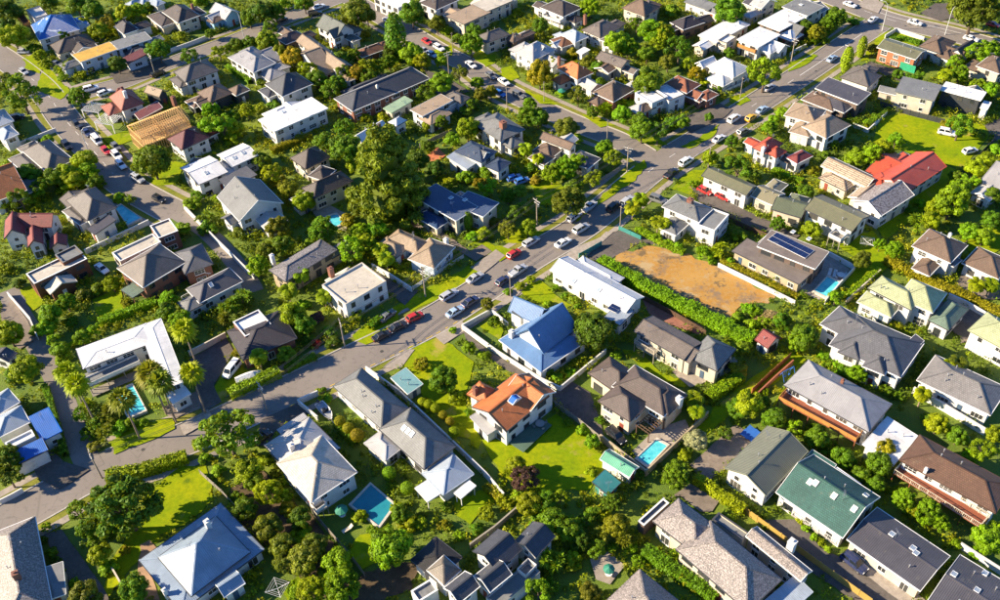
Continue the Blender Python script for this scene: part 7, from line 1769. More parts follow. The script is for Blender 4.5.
tb = MB(); tb.tube([(0, 0, -.05), (.012, 0, .5), (0, .012, 1.0)], [.17, .125, .11], 8); PALMTRUNK = tb.mesh('trunk', simple('palm bark', (.27, .20, .14), .9, 0, .35, 6))
tb = MB(); tb.tube([(0, 0, -.05), (0, 0, 1)], [.06, .04], 6); STEM = tb.mesh('trunk', simple('bark', (.12, .085, .06), .9))
TONE = {'g': (.11, .21, .005), 'd': (.065, .13, .005), 'y': (.25, .315, .003), 'l': (.18, .32, .004), 'o': (.25, .22, .006), 'v': (.155, .175, .010), 'p': (.085, .038, .038), 'w': (.34, .31, .15), 'r': (.36, .05, .02), 'a': (.36, .26, .006)}
TN = {'b': 'tree', 'd': 'tree', 's': 'shrub', 'c': 'conifer', 'p': 'palm_tree', 'f': 'fan_palm', 'k': 'cabbage_tree', 't': 'topiary', 'n': 'pine_tree'}
TG = {'b': 'leafy trees in the gardens', 'd': 'leafy trees in the gardens', 's': 'garden shrubs', 'c': 'upright conifers', 'p': 'feathery palms', 'f': 'tall fan palms', 'k': 'spiky-leaved cabbage trees', 't': 'ball-shaped topiary bushes', 'n': 'tall pines'}
TONEW = {'g': 'mid green', 'd': 'dark green', 'y': 'yellow-green', 'l': 'bright green', 'o': 'orange-tinged', 'v': 'olive', 'p': 'purple', 'w': 'pale blossom', 'r': 'red', 'a': 'golden'}
KINDW = {'b': 'leafy tree', 's': 'shrub', 'c': 'upright conifer', 'p': 'feathery palm', 'f': 'tall fan palm', 'k': 'spiky-leaved cabbage tree', 't': 'ball-shaped topiary', 'n': 'towering pine', 'd': 'leafy tree'}
TL = place_labels([(('large ' if R_ > 3.2 and k == 'b' else 'small ' if R_ < 1.0 and k in 'sb' else '')+TONEW[c]+' '+KINDW[k], (x, y, zc)) for k, c, x, y, R_, zc in TREES])
for i, (k, c, x, y, R_, zc) in enumerate(TREES):
    label = TL[i]; R_ *= 1.15
    rr = random.Random(500+i); rz = rr.uniform(0, 6.28); v = rr.uniform(.88, 1.14); col = tuple(min(.9, q*v*rr.uniform(.93, 1.07)) for q in TONE[c]); kk = 'b' if k == 'd' else k
    cm = CROWN[kk][rr.randrange(len(CROWN[kk]))]; hs = rr.uniform(.9, 1.12); grp = TG[k]
    if k == 's':
        o = add('shrub', cm, None, (x, y, zc*.9), rz, (R_*rr.uniform(.95, 1.08), R_*rr.uniform(.95, 1.08), R_*.85*hs), col); tag(o, label, 'shrub', grp); continue
    root = thing(TN[k], label, {'b': 'tree', 'd': 'tree', 'c': 'conifer', 'p': 'palm', 'f': 'palm', 'k': 'plant', 't': 'topiary', 'n': 'pine tree'}[k], (x, y, 0), rz, grp)
    if k in 'bd':
        add('trunk', BARK[rr.randrange(3)], root, (0, 0, 0), 0, (R_*.9, R_*.9, zc*1.02)); sc = (R_*rr.uniform(.95, 1.08), R_*rr.uniform(.95, 1.08), R_*hs)
    elif k == 'n':
        add('trunk', STEM, root, (0, 0, 0), 0, (R_*.9, R_*.9, zc*2.1)); sc = (R_*.90, R_*.90, 10.6)
    elif k in 'pf':
        add('trunk', PALMTRUNK, root, (0, 0, 0), 0, (1.25 if k == 'f' else .95, 1.25 if k == 'f' else .95, zc)); sc = (R_*1.15,)*3
    elif k == 'c': add('trunk', STEM, root, (0, 0, 0), 0, (2, 2, zc)); sc = (R_, R_, R_)
    elif k == 'k': add('trunk', STEM, root, (0, 0, 0), 0, (1.6, 1.6, zc)); sc = (R_*1.1, R_*1.1, R_)
    else: add('trunk', STEM, root, (0, 0, 0), 0, (1.2, 1.2, zc)); sc = (R_,)*3
    add('crown', cm, root, (0, 0, zc), 0, sc, col)
for tone, w, h, pts, label in HEDGES:
    L = smooth_line(pts, 1.0); N = normals(L); n = int(sum(np.hypot(*(L[1:]-L[:-1]).T))*(w+2*h)*26); k = rng.integers(0, len(L)-1, n); f = rng.uniform(0, 1, (n, 1)); c = L[k]*(1-f)+L[k+1]*f; nn = N[k]
    per = rng.uniform(0, w+2*h, n); hh = h*(1+.10*np.sin(k*.9)+.05*np.sin(k*2.3)); off = np.where(per < h, -w/2, np.where(per < h+w, per-h-w/2, w/2)); z = np.where(per < h, per, np.where(per < h+w, hh, per-h-w))*hh/h*np.where((per >= h) & (per < h+w), h/hh, 1)
    N3 = np.stack([nn[:, 0]*np.sign(off)*(per < h)+nn[:, 0]*(per >= h+w), nn[:, 1]*np.sign(off)*(per < h)+nn[:, 1]*(per >= h+w), ((per >= h) & (per < h+w))*1.0+.25], 1)
    P = np.concatenate([c+nn*off[:, None], z[:, None]], 1)+rng.normal(0, .09, (n, 3)); P[:, 2] = np.maximum(P[:, 2], .05)
    v, fq, t = leaves(P, N3+rng.normal(size=(n, 3))*.45, .26, np.clip(rng.normal(.5, .22, n)+.12*np.sin(k*.7), 0, 1))
    core = MB(); A, B = L+N*w*.40, L-N*w*.40
    for i in range(len(L)-1):
        t2 = h*.88
        core.face([(*A[i], t2), (*A[i+1], t2), (*B[i+1], t2), (*B[i], t2)]); core.face([(*A[i], 0), (*A[i+1], 0), (*A[i+1], t2), (*A[i], t2)]); core.face([(*B[i], 0), (*B[i], t2), (*B[i+1], t2), (*B[i+1], 0)])
    cv = np.array(core.v); cf = np.array(core.f)
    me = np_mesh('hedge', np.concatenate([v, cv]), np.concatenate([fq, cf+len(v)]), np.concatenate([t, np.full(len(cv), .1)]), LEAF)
    tag(add('hedge', me, None, (0, 0, 0), 0, None, TONE[tone]), label, 'hedge', 'garden hedges')
# ground cover: low plants nobody could count, kept off roads, lawns, drives, pools and houses
def in_poly(P, poly):
    x, y = P[:, 0], P[:, 1]; r_ = np.zeros(len(P), bool); n = len(poly)
    for i in range(n):
        x0, y0 = poly[i]; x1, y1 = poly[(i+1) % n]
        if y0 == y1: continue
        r_ ^= ((y0 > y) != (y1 > y)) & (x < (x1-x0)*(y-y0)/(y1-y0)+x0)
    return r_
G = np.stack([rng.uniform(-175, 175, 40000), rng.uniform(62, 325, 40000)], 1)
near_h = []
for _, _, bl, ex in HOUSES:
    for b in bl[:3]:
        for q in range(22):
            u = rng.uniform(-1, 1); sd = rng.integers(0, 4); e_ = rng.uniform(.5, 2.0); lx, ly = ((u*(b[2]/2+1), -b[3]/2-e_), (b[2]/2+e_, u*(b[3]/2+1)), (u*(b[2]/2+1), b[3]/2+e_), (-b[2]/2-e_, u*(b[3]/2+1)))[sd]
            near_h.append((b[0]+lx*math.cos(b[4])-ly*math.sin(b[4]), b[1]+lx*math.sin(b[4])+ly*math.cos(b[4])))
G = np.concatenate([G, np.array(near_h)]); NEAR = np.concatenate([np.zeros(40000, bool), np.ones(len(near_h), bool)])
keep = np.abs(G[:, 0]) < 24+.56*G[:, 1]
for k, pts in PATCHES: keep &= ~in_poly(G, pts)
for pts, k, l in POOLS: keep &= ~in_poly(G, [tuple(np.mean(pts, 0)+(np.array(q)-np.mean(pts, 0))*1.5) for q in pts])
for n, w, L, N in RL:
    d = np.min(np.hypot(G[:, 0:1]-L[None, :, 0], G[:, 1:2]-L[None, :, 1]), 1); keep &= d > w/2+(3.4 if 'lane' not in n else .6)
for _, _, bl, ex in HOUSES:
    for b in bl:
        dx, dy = G[:, 0]-b[0], G[:, 1]-b[1]; c, s = math.cos(b[4]), math.sin(b[4]); keep &= ~((np.abs(dx*c+dy*s) < b[2]/2+.2) & (np.abs(-dx*s+dy*c) < b[3]/2+.2))
    for e2 in ex:
        if e2[0] in ('deck', 'perg'):
            dx, dy = G[:, 0]-e2[1], G[:, 1]-e2[2]; c, s = math.cos(e2[5]), math.sin(e2[5]); keep &= ~((np.abs(dx*c+dy*s) < e2[3]/2+.5) & (np.abs(-dx*s+dy*c) < e2[4]/2+.5))
for c_ in CARS+BOATS:
    x, y = (c_[2], c_[3]) if isinstance(c_[0], str) else (c_[0], c_[1]); keep &= np.hypot(G[:, 0]-x, G[:, 1]-y) > 3.0
for c_ in MISC: keep &= np.hypot(G[:, 0]-c_[2], G[:, 1]-c_[3]) > 3.0
dx, dy = G[:, 0]-FRAME[0], G[:, 1]-FRAME[1]; keep &= np.hypot(dx, dy) > 8
G = G[keep]; NEAR = NEAR[keep]
clump = np.sin(G[:, 0]*.21+1.3*np.sin(G[:, 1]*.13))+np.sin(G[:, 1]*.17+G[:, 0]*.07)
sel0 = ((clump+rng.normal(0, .9, len(clump))) > -.9) | NEAR; G = G[sel0]; NEAR = NEAR[sel0]; which = (np.sin(G[:, 0]*.11+2*np.sin(G[:, 1]*.07))+rng.normal(0, .6, len(G))); nl = 30
for name, sel, colr, lab_ in (('ground_cover', which < -.3, (.09, .15, .005), 'low dark green ground cover filling the shaded garden beds'), ('garden_planting', (which >= -.3) & (which < .55), (.19, .26, .004), 'low bright green planting filling the garden beds between houses'), ('flower_beds', which >= .55, (.29, .28, .004), 'low yellow-green planting and flowers in the garden beds')):
    g_ = G[sel]; ng = len(g_); r_ = rng.uniform(.4, 1.0, ng)*np.where((rng.random(ng) < .25) | (NEAR[sel] & (rng.random(ng) < .6)), 1.7, 1); d = unit(rng.normal(size=(ng*nl, 3))+np.array([0, 0, .5])); c3 = np.repeat(np.concatenate([g_, (r_*.45)[:, None]], 1), nl, 0)
    P = c3+d*np.repeat(r_, nl)[:, None]*rng.uniform(.55, 1.05, (ng*nl, 1))*np.array([1, 1, .9]); ok = P[:, 2] > .03
    v, fq, t = leaves(P[ok], (d+rng.normal(size=d.shape)*.45)[ok], .28, np.clip(np.repeat(rng.normal(.45, .2, ng), nl)[ok]+rng.normal(0, .15, ok.sum()), 0, 1))
    tag(add(name, np_mesh(name, v, fq, t, LEAF), None, (0, 0, 0), 0, None, colr), lab_, 'ground cover', None, 'stuff')
# ---------------------------------------------------------------- cars
PAINT = paint_mat(); RUBBER = simple('tyre rubber', (.02, .02, .02), .8); RIM = simple('wheel rim', (.45, .45, .46), .35, .7); LAMP = simple('headlamp', (.75, .75, .72), .15); TAIL = simple('tail lamp', (.35, .02, .015), .2); PLAST = simple('black plastic', (.03, .03, .032), .6)
CARGLASS = simple('car glass', (.015, .02, .025), .05)
SPEC = {  # length, width, bonnet z, roof z, cabin floor x0/x1 (rear, front), roof x0/x1, belt z, tail z
 'sedan': (4.55, 1.78, .88, 1.44, -1.65, 1.05, -.95, .30, .92, 1.00), 'hatch': (4.05, 1.74, .90, 1.48, -1.95, .95, -1.55, .25, .94, .94), 'wagon': (4.70, 1.80, .90, 1.50, -2.25, 1.05, -1.95, .30, .94, .94),
 'suv': (4.70, 1.90, 1.05, 1.76, -2.25, 1.15, -1.95, .45, 1.10, 1.10), 'ute': (5.10, 1.88, 1.02, 1.74, -.75, 1.25, -.55, .50, 1.08, 1.02), 'van': (4.90, 1.90, 1.15, 1.98, -2.40, 1.85, -2.30, 1.15, 1.20, 1.20)}
wh = MB()
def wheel_meshes():
    t = MB(); n = 14
    for k in range(n):
        a, b = 2*math.pi*k/n, 2*math.pi*(k+1)/n
        for (y0, r0), (y1, r1) in (((-.1, .19), (-.1, .30)), ((-.1, .30), (-.07, .325)), ((-.07, .325), (.07, .325)), ((.07, .325), (.1, .30)), ((.1, .30), (.1, .19))):
            t.face([(math.cos(a)*r0, y0, math.sin(a)*r0), (math.cos(b)*r0, y0, math.sin(b)*r0), (math.cos(b)*r1, y1, math.sin(b)*r1), (math.cos(a)*r1, y1, math.sin(a)*r1)])
    r2 = MB(); r2.tube([(0, -.085, 0), (0, .085, 0)], [.19, .19], 12)
    for k in range(5):
        a = 2*math.pi*k/5; M = Matrix.Rotation(a, 4, 'Y')
        for sg in (-1, 1): r2.box(.02, sg*.09-.01, -.03, .18, sg*.09+.01, .03, M)
    return t.mesh('tyre', RUBBER), r2.mesh('rim', RIM)
TYRE, RIMM = wheel_meshes()
def lerp(a, b, t): return a+(b-a)*t
def car_parts(kind):
    Ln, W, zb, zr, c0, c1, r0, r1, belt, ztail = SPEC[kind]; hl, hw = Ln/2, W/2; parts = []
    # lower body: lofted sections along the length
    st = [(-hl, .42, ztail-.18, hw*.80), (-hl+.12, .30, ztail-.03, hw*.92), (-hl+.55, .24, ztail, hw*.99), (c0, .22, belt, hw), (-.2, .22, belt, hw), (c1, .22, belt-.01, hw), (hl-.75, .24, zb-.02, hw*.98), (hl-.22, .28, zb-.12, hw*.92), (hl, .40, zb-.26, hw*.78)]
    bd = MB(); rings = []
    for x, z0, z1, w in st:
        zm = lerp(z0, z1, .55)
        rings.append([(x, -w*.90, z0), (x, -w, lerp(z0, z1, .25)), (x, -w, zm), (x, -w*.93, z1-.05), (x, -w*.84, z1), (x, w*.84, z1), (x, w*.93, z1-.05), (x, w, zm), (x, w, lerp(z0, z1, .25)), (x, w*.90, z0)])
    for A, B in zip(rings, rings[1:]):
        for k in range(10): bd.face([A[k], B[k], B[(k+1) % 10], A[(k+1) % 10]])
    bd.face(rings[0]); bd.face(rings[-1][::-1])
    # cabin shell with roof
    wt = hw*.72; wb = hw*.87
    base = [(c0, -wb, belt-.03), (c1, -wb, belt-.03), (c1, wb, belt-.03), (c0, wb, belt-.03)]; top = [(r0, -wt, zr-.03), (r1, -wt, zr-.05), (r1, wt, zr-.05), (r0, wt, zr-.03)]
    for k in range(4): bd.face([base[k], base[(k+1) % 4], top[(k+1) % 4], top[k]])
    mid = [(r0+.12, -wt*.86, zr), (r1-.12, -wt*.86, zr), (r1-.12, wt*.86, zr), (r0+.12, wt*.86, zr)]
    for k in range(4): bd.face([top[k], top[(k+1) % 4], mid[(k+1) % 4], mid[k]])
    bd.face(mid)
    if kind == 'ute':
        for y0, y1, x0, x1 in ((-hw*.95, -hw*.82, -hl+.1, c0-.1), (hw*.82, hw*.95, -hl+.1, c0-.1), (-hw*.82, hw*.82, -hl+.1, -hl+.2)): bd.box(x0, y0, ztail-.02, x1, y1, ztail+.12)
    parts.append(('body', bd.mesh('body', PAINT), (0, 0, 0), True))
    def panel(a, b, c, d, inset=.10, push=.018):
        a, b, c, d = map(Vector, (a, b, c, d)); ce = (a+b+c+d)/4; n = (b-a).cross(d-a).normalized(); q = [ce+(v-ce)*(1-inset)+n*push for v in (a, b, c, d)]; lo = [v-n*.03 for v in q]
        m = MB(); m.face(q)
        for k in range(4): m.face([lo[k], lo[(k+1) % 4], q[(k+1) % 4], q[k]])
        return m.mesh('glass', CARGLASS)
    parts += [('windscreen', panel(base[1], base[2], top[2], top[1]), (0, 0, 0), False), ('rear_window', panel(base[3], base[0], top[0], top[3], .14), (0, 0, 0), False)]
    for sg, (k0, k1) in ((-1, (0, 1)), (1, (2, 3))):
        m0b, m0t = Vector(base[k0]).lerp(Vector(base[k1]), .49), Vector(top[k0]).lerp(Vector(top[k1]), .49); m1b, m1t = Vector(base[k0]).lerp(Vector(base[k1]), .51), Vector(top[k0]).lerp(Vector(top[k1]), .51)
        parts += [('side_window', panel(base[k0], m0b, m0t, top[k0], .12), (0, 0, 0), False), ('side_window', panel(m1b, base[k1], top[k1], m1t, .12), (0, 0, 0), False)]
    for sg in (-1, 1):
        h = MB(); h.box(hl-.24, sg*hw*.62-.17, zb-.32, hl-.02, sg*hw*.62+.17, zb-.17); parts.append(('headlight', h.mesh('headlight', LAMP), (0, 0, 0), False))
        h = MB(); h.box(-hl-.01, sg*hw*.66-.14, ztail-.30, -hl+.16, sg*hw*.66+.14, ztail-.12); parts.append(('tail_light', h.mesh('tail_light', TAIL), (0, 0, 0), False))
        h = MB(); h.box(c1-.25, sg*(hw+.02)-.09, belt+.02, c1-.1, sg*(hw+.02)+.09, belt+.15); parts.append(('wing_mirror', h.mesh('wing_mirror', PLAST), (0, 0, 0), False))
    bp = MB(); bp.box(hl-.14, -hw*.7, .28, hl+.03, hw*.7, .48); parts.append(('bumper', bp.mesh('bumper', PLAST), (0, 0, 0), False))
    wx = hl*.60
    for sx in (-1, 1):
        for sg in (-1, 1): parts.append(('wheel', 'wheel', (sx*wx, sg*(hw-.09), .325), False))
    return parts
CP = {k: car_parts(k) for k in SPEC}
CARC = {'red': (.45, .02, .02), 'black': (.012, .012, .014), 'silver': (.42, .43, .45), 'lightblue': (.35, .48, .62), 'navy': (.02, .03, .09), 'white': (.78, .78, .77), 'grey': (.14, .145, .15), 'yellow': (.70, .40, .02), 'blue': (.03, .16, .50)}
CL = place_labels([(c_[1].replace('lightblue', 'pale blue')+' '+{'suv': 'four-wheel drive', 'ute': 'pickup', 'wagon': 'station wagon', 'hatch': 'hatchback', 'sedan': 'saloon car', 'van': 'van'}[c_[0]], (c_[2], c_[3], .6)) for c_ in CARS])
for (kind, colr, x, y, h), label in zip(CARS, CL):
    root = thing('parked_car' if kind not in ('van', 'ute') else {'van': 'parked_van', 'ute': 'pickup_truck'}[kind], label, {'van': 'van', 'ute': 'pickup'}.get(kind, 'car'), (x, y, .155), h, 'vehicles of the neighbourhood'); root.scale = (.95, .95, .95)
    for n, me, loc, pt in CP[kind]:
        if me == 'wheel':
            w = add('wheel', TYRE, root, loc); add('rim', RIMM, w)
        else: add(n, me, root, loc, 0, None, CARC[colr])
# boats on trailers
for x, y, h, label in BOATS:
    cov = 'covered' in label; root = thing('boat_on_trailer', label, 'boat', (x, y, .12), h, 'boats on trailers')
    hb_ = MB(); prof = [(-2.4, .85, .55), (-1.2, .98, .5), (0, 1.0, .5), (1.2, .85, .55), (2.1, .45, .7), (2.7, .03, .95)]; rings = [[(x0, -w0, 1.15), (x0, -w0*.75, zk+.12), (x0, 0, zk), (x0, w0*.75, zk+.12), (x0, w0, 1.15)] for x0, w0, zk in prof]
    for A, B in zip(rings, rings[1:]):
        for k in range(4): hb_.face([A[k], B[k], B[k+1], A[k+1]])
    hb_.face(rings[0][::-1])
    add('hull', hb_.mesh('hull', simple('gelcoat', (.7, .7, .69), .3)), root)
    dk = MB()
    for A, B in zip(rings, rings[1:]):
        zt = 1.05 if not cov else 1.17
        if cov: dk.face([A[0], B[0], (B[2][0], 0, 1.65 if B[2][0] < 2 else 1.2), (A[2][0], 0, 1.65)]); dk.face([(A[2][0], 0, 1.65), (B[2][0], 0, 1.65 if B[2][0] < 2 else 1.2), B[4], A[4]])
        else: dk.face([(A[0][0], A[0][1]*.85, .85), (B[0][0], B[0][1]*.85, .85), (B[4][0], B[4][1]*.85, .85), (A[4][0], A[4][1]*.85, .85)])
    add('cover' if cov else 'deck', dk.mesh('deck', simple('boat cover', (.62, .62, .62), .8) if cov else simple('boat deck', (.30, .31, .33), .6)), root)
    if not cov:
        sc_ = MB(); sc_.box(.3, -.6, .85, .45, .6, 1.6); sc_.box(-.6, -.3, .86, -.2, .3, 1.2); add('windscreen', sc_.mesh('windscreen', CARGLASS), root); en = MB(); en.box(-2.75, -.2, .6, -2.4, .2, 1.5); add('outboard_motor', en.mesh('motor', PLAST), root)
    tr = MB(); tr.bar((-2.2, -.6, .45), (2.3, -.35, .45), .08, .1); tr.bar((-2.2, .6, .45), (2.3, .35, .45), .08, .1); tr.bar((2.3, 0, .45), (3.6, 0, .42), .09, .1); tr.bar((-.9, -.9, .36), (-.9, .9, .36), .07, .07); tr.bar((2.3, -.4, .45), (2.3, .4, .45), .07, .09)
    add('trailer_frame', tr.mesh('trailer', simple('galvanised', (.4, .4, .4), .4, .7)), root)
    for sg in (-1, 1): w = add('wheel', TYRE, root, (-.9, sg*1.05, .325)); add('rim', RIMM, w)
# ---------------------------------------------------------------- poles and lamps
WOODP = simple('pole timber', (.33, .27, .21), .9, 0, .3, 3); GALV = simple('galvanised', (.4, .4, .4), .4, .7)
pa = MB(); pa.tube([(0, 0, 0), (0, 0, 7.4)], [.16, .11], 9); PA_ = pa.mesh('pole', WOODP)
ca = MB(); ca.box(-1.2, -.06, 6.8, 1.2, .06, 6.94); ca.box(-.8, -.06, 6.1, .8, .06, 6.22)
for xx in (-1.1, -.7, .7, 1.1): ca.tube([(xx, 0, 6.94), (xx, 0, 7.12)], [.05, .04], 6)
CA_ = ca.mesh('crossarm', simple('pole cap', (.55, .52, .48), .8)); tx = MB(); tx.tube([(.3, .25, 5.2), (.3, .25, 5.9)], [.22, .22], 10); TX_ = tx.mesh('transformer', GALV)
ba = MB(); ba.tube([(0, 0, 0), (0, 0, 6.2)], [.11, .08], 8); BA_ = ba.mesh('pole', WOODP); bc = MB(); bc.box(-.4, -.04, 5.8, .4, .04, 5.9); BC_ = bc.mesh('crossarm', WOODP)
la = MB(); la.tube([(0, 0, 0), (0, 0, 7), (.2, 0, 8.2), (.9, 0, 8.9), (1.9, 0, 9.05)], [.13, .09, .07, .06, .05], 8); LA_ = la.mesh('pole', simple('lamp post', (.6, .6, .58), .5, .3)); lh = MB(); lh.box(1.8, -.15, 8.95, 2.5, .15, 9.1); LH_ = lh.mesh('lamp_head', simple('lamp head', (.5, .5, .5), .4))
PLB = place_labels([({'a': 'timber power pole with crossarms', 'b': 'thin pole', 'l': 'tall curved street lamp'}[k], (x, y, 3)) for k, x, y in POLES])
for i, (k, x, y) in enumerate(POLES):
    label = PLB[i]
    rr = random.Random(i); near = min(((np.hypot(L[:, 0]-x, L[:, 1]-y).min(), j) for j, (n, w, L, N) in enumerate(RL))); L, N = RL[near[1]][2:]; j = int(np.hypot(L[:, 0]-x, L[:, 1]-y).argmin()); an = math.atan2(L[j][1]-y, L[j][0]-x)
    root = thing('power_pole' if k != 'l' else 'street_lamp', label, 'pole' if k != 'l' else 'street lamp', (x, y, 0), an, 'poles along the streets')
    if k == 'a': add('pole', PA_, root); add('crossarm', CA_, root); add('transformer', TX_, root) if rr.random() < .4 else None
    elif k == 'b': add('pole', BA_, root); add('crossarm', BC_, root)
    else: add('pole', LA_, root); add('lamp_head', LH_, root)
WIRE = simple('cable', (.04, .04, .04), .6); names = ('bottom left to the bend', 'bend to the grey-tiled house', 'grey-tiled house to the picket fence', 'picket fence to the brown garden tree', 'brown garden tree to the junction', 'junction to the upper street')
for (i, j), nm in zip(((2, 1), (1, 0), (0, 5), (5, 4), (4, 3), (3, 8)), names):
    A, B = Vector((POLES[i][1], POLES[i][2], 7.05)), Vector((POLES[j][1], POLES[j][2], 7.05)); wm = MB(); sd = (B-A).cross(Vector((0, 0, 1))).normalized()
    for off in (-1.0, -.6, .6, 1.0):
        pts = [A.lerp(B, t/12)+sd*off-Vector((0, 0, 1.6*(t/12)*(1-t/12)*2)) for t in range(13)]; wm.tube(pts, [.03]*13, 4)
    tag(add('overhead_wires', wm.mesh('overhead_wires', WIRE)), 'span of overhead wires from the '+nm, 'wires', 'overhead wires')
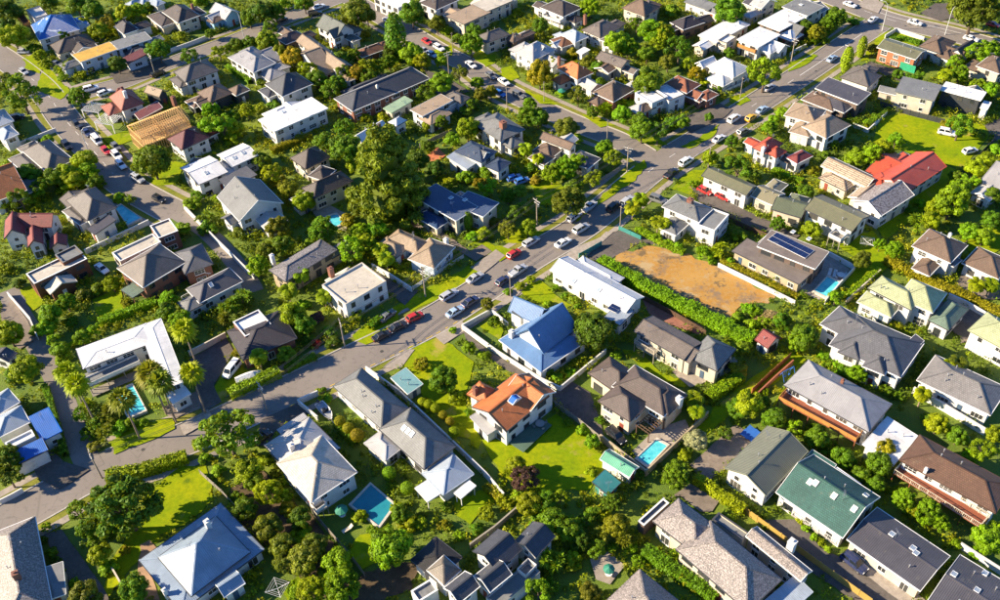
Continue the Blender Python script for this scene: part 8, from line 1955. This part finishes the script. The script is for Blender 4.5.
# ---------------------------------------------------------------- garden things
for k, c, x, y, s, label in MISC:
    if k == 'umbrella':
        root = thing('parasol', label, 'parasol', (x, y, 0), 0, 'garden parasols'); m1 = MB(); m1.tube([(0, 0, 0), (0, 0, 2.55)], [.03, .03], 6); add('pole', m1.mesh('pole', WHITE), root); m2 = MB()
        for q in range(8):
            a, b = math.pi*q/4, math.pi*(q+1)/4; m2.face([(math.cos(a)*s, math.sin(a)*s, 2.05), (math.cos(b)*s, math.sin(b)*s, 2.05), (0, 0, 2.6)]); m2.face([(math.cos(b)*s, math.sin(b)*s, 1.9), (math.cos(b)*s, math.sin(b)*s, 2.05), (math.cos(a)*s, math.sin(a)*s, 2.05), (math.cos(a)*s, math.sin(a)*s, 1.9)])
        add('canopy', m2.mesh('canopy', wall_mat('green')), root); m3 = MB(); m3.tube([(0, 0, .68), (0, 0, .73)], [.6, .6], 12); add('table_top', m3.mesh('table_top', WHITE), root)
    elif k == 'lounger':
        root = thing('sun_lounger', label, 'sun lounger', (x, y, 0), .6+s*.5, 'sun loungers'); m1 = MB(); m1.box(-.95, -.33, .28, .45, .33, .36); add('seat', m1.mesh('seat', wall_mat(c)), root); m2 = MB(); m2.bar((.45, 0, .32), (1.05, 0, .72), .66, .08); add('backrest', m2.mesh('backrest', wall_mat(c)), root)
        for lx in (-.8, .4):
            for ly in (-.28, .28): m3 = MB(); m3.box(lx-.03, ly-.03, 0, lx+.03, ly+.03, .28); add('leg', m3.mesh('leg', WHITE), root)
    elif k == 'table':
        root = thing('garden_table', label, 'table', (x, y, .1), 0, 'garden tables'); m1 = MB(); m1.tube([(0, 0, .7), (0, 0, .75)], [.85, .85], 18); add('table_top', m1.mesh('table_top', wall_mat(c)), root); m2 = MB(); m2.tube([(0, 0, 0), (0, 0, .7)], [.08, .06], 8); m2.tube([(0, 0, 0), (0, 0, .04)], [.4, .35], 12); add('pedestal', m2.mesh('pedestal', GALV), root)
        for q in range(4):
            a = q*math.pi/2+.4; m3 = MB(); cx_, cy_ = math.cos(a)*1.15, math.sin(a)*1.15; M = Matrix.Translation((cx_, cy_, 0)) @ Matrix.Rotation(a, 4, 'Z'); m3.box(-.22, -.22, .42, .22, .22, .47, M); m3.box(.18, -.22, .47, .22, .22, .9, M)
            for lx in (-.2, .2):
                for ly in (-.2, .2): m3.box(lx-.02, ly-.02, 0, lx+.02, ly+.02, .42, M)
            ch = add('garden_chair', m3.mesh('garden_chair', wall_mat(c)), None, (x, y, .1)); tag(ch, ['first', 'second', 'third', 'fourth'][q]+' chair anticlockwise at the '+label.replace(' of the orange-tiled villa', '').replace(' beside the small blue pool', ' by the pool'), 'chair', 'garden chairs')
    elif k == 'clothesline':
        root = thing('clothesline', label, 'clothesline', (x, y, 0), .4, 'rotary clotheslines'); m1 = MB(); m1.tube([(0, 0, 0), (0, 0, 2.1)], [.04, .04], 6); add('post', m1.mesh('post', GALV), root)
        for q in range(4): a = q*math.pi/2; m2 = MB(); m2.bar((0, 0, 1.7), (math.cos(a)*2, math.sin(a)*2, 2.05), .06, .06); add('arm', m2.mesh('arm', WHITE), root)
        m3 = MB()
        for rr_ in (1.0, 1.5, 1.95):
            for q in range(4): a, b = q*math.pi/2, (q+1)*math.pi/2; z_ = 1.7+.35*rr_/2; m3.bar((math.cos(a)*rr_, math.sin(a)*rr_, z_), (math.cos(b)*rr_, math.sin(b)*rr_, z_), .025, .025)
        add('line', m3.mesh('line', WHITE), root)
    elif k == 'pergola':
        root = thing('pergola', label, 'pergola', (x, y, 0), -.35, 'white timber pergolas'); w, d = s, s*.8
        for sx in (-1, 1):
            for sy in (-1, 1): m1 = MB(); m1.box(sx*w/2-.1, sy*d/2-.1, 0, sx*w/2+.1, sy*d/2+.1, 2.5); add('post', m1.mesh('post', WHITE), root)
        for sy in (-1, 1): m1 = MB(); m1.box(-w/2-.3, sy*d/2-.06, 2.5, w/2+.3, sy*d/2+.06, 2.7); add('beam', m1.mesh('beam', WHITE), root)
        for q in range(9): m1 = MB(); xx = -w/2+w*q/8; m1.box(xx-.05, -d/2-.3, 2.703, xx+.05, d/2+.3, 2.84); add('rafter', m1.mesh('rafter', WHITE), root)
    elif k == 'swing':
        root = thing('swing_frame', label, 'swing', (x, y, 0), .5); m1 = MB()
        for xx in (-1.4, 1.4): m1.bar((xx, -.9, 0), (xx, 0, 2.2), .08, .08); m1.bar((xx, .9, 0), (xx, 0, 2.2), .08, .08)
        m1.bar((-1.4, 0, 2.2), (1.4, 0, 2.2), .09, .09); add('frame', m1.mesh('frame', wall_mat('blue')), root)
        for xx in (-.5, .5): m2 = MB(); m2.box(xx-.22, -.12, .5, xx+.22, .12, .56); m2.bar((xx-.2, 0, .5), (xx-.2, 0, 2.2), .02, .02); m2.bar((xx+.2, 0, .5), (xx+.2, 0, 2.2), .02, .02); add('swing_seat', m2.mesh('swing_seat', wall_mat('blue')), root)
    elif k == 'mound':
        n = 2600; a = rng.uniform(0, 6.28, n); q = np.sqrt(rng.uniform(0, 1, n)); z = 1.3*(1-q**1.6)+rng.normal(0, .08, n); P = np.stack([np.cos(a)*q*s, np.sin(a)*q*s*.8, np.maximum(z, .05)], 1)
        core = ICO*np.array([s*.85, s*.68, 1.15]); V, Fq, T = leaves(P, rng.normal(size=(n, 3))+np.array([0, 0, 1.2]), .22, np.clip(rng.normal(.5, .2, n), 0, 1), 2.5)
        me = assemble('mound', [(V, Fq, T)], [(np.array([0, 0, -.4]), 1.4)], LEAF); o = add('straw_mound', me, None, (x, y, 0), 0, None, (.42, .32, .14)); tag(o, label, 'mound')
    elif k == 'tarp':
        m1 = MB(); g = [[(i*.5-1.6, j*.5-1.2, .12+.12*math.sin(i*1.7+j*2.1)) for i in range(7)] for j in range(6)]
        for j in range(5):
            for i in range(6): m1.face([g[j][i], g[j][i+1], g[j+1][i+1], g[j+1][i]])
        o = add('tarpaulin', m1.mesh('tarpaulin', wall_mat('blue'), smooth=True), None, (x, y, .5), .7); tag(o, label, 'tarpaulin')
    elif k == 'skip':
        root = thing('rubbish_skip', label, 'skip', (x, y, 0), .3); m1 = MB()
        lo = [(-1.3, -.8, .2), (1.3, -.8, .2), (1.3, .8, .2), (-1.3, .8, .2)]; up = [(-1.9, -.95, 1.4), (1.9, -.95, 1.4), (1.9, .95, 1.4), (-1.9, .95, 1.4)]
        for q in range(4): m1.face([lo[q], lo[(q+1) % 4], up[(q+1) % 4], up[q]]); m1.bar(up[q], up[(q+1) % 4], .12, .12)
        m1.face(lo[::-1]); add('bin', m1.mesh('bin', wall_mat('green')), root); m2 = MB(); m2.box(-1.5, -.8, 1.0, 1.5, .8, 1.1); add('rubble', m2.mesh('rubble', ground_mat('soil')), root)
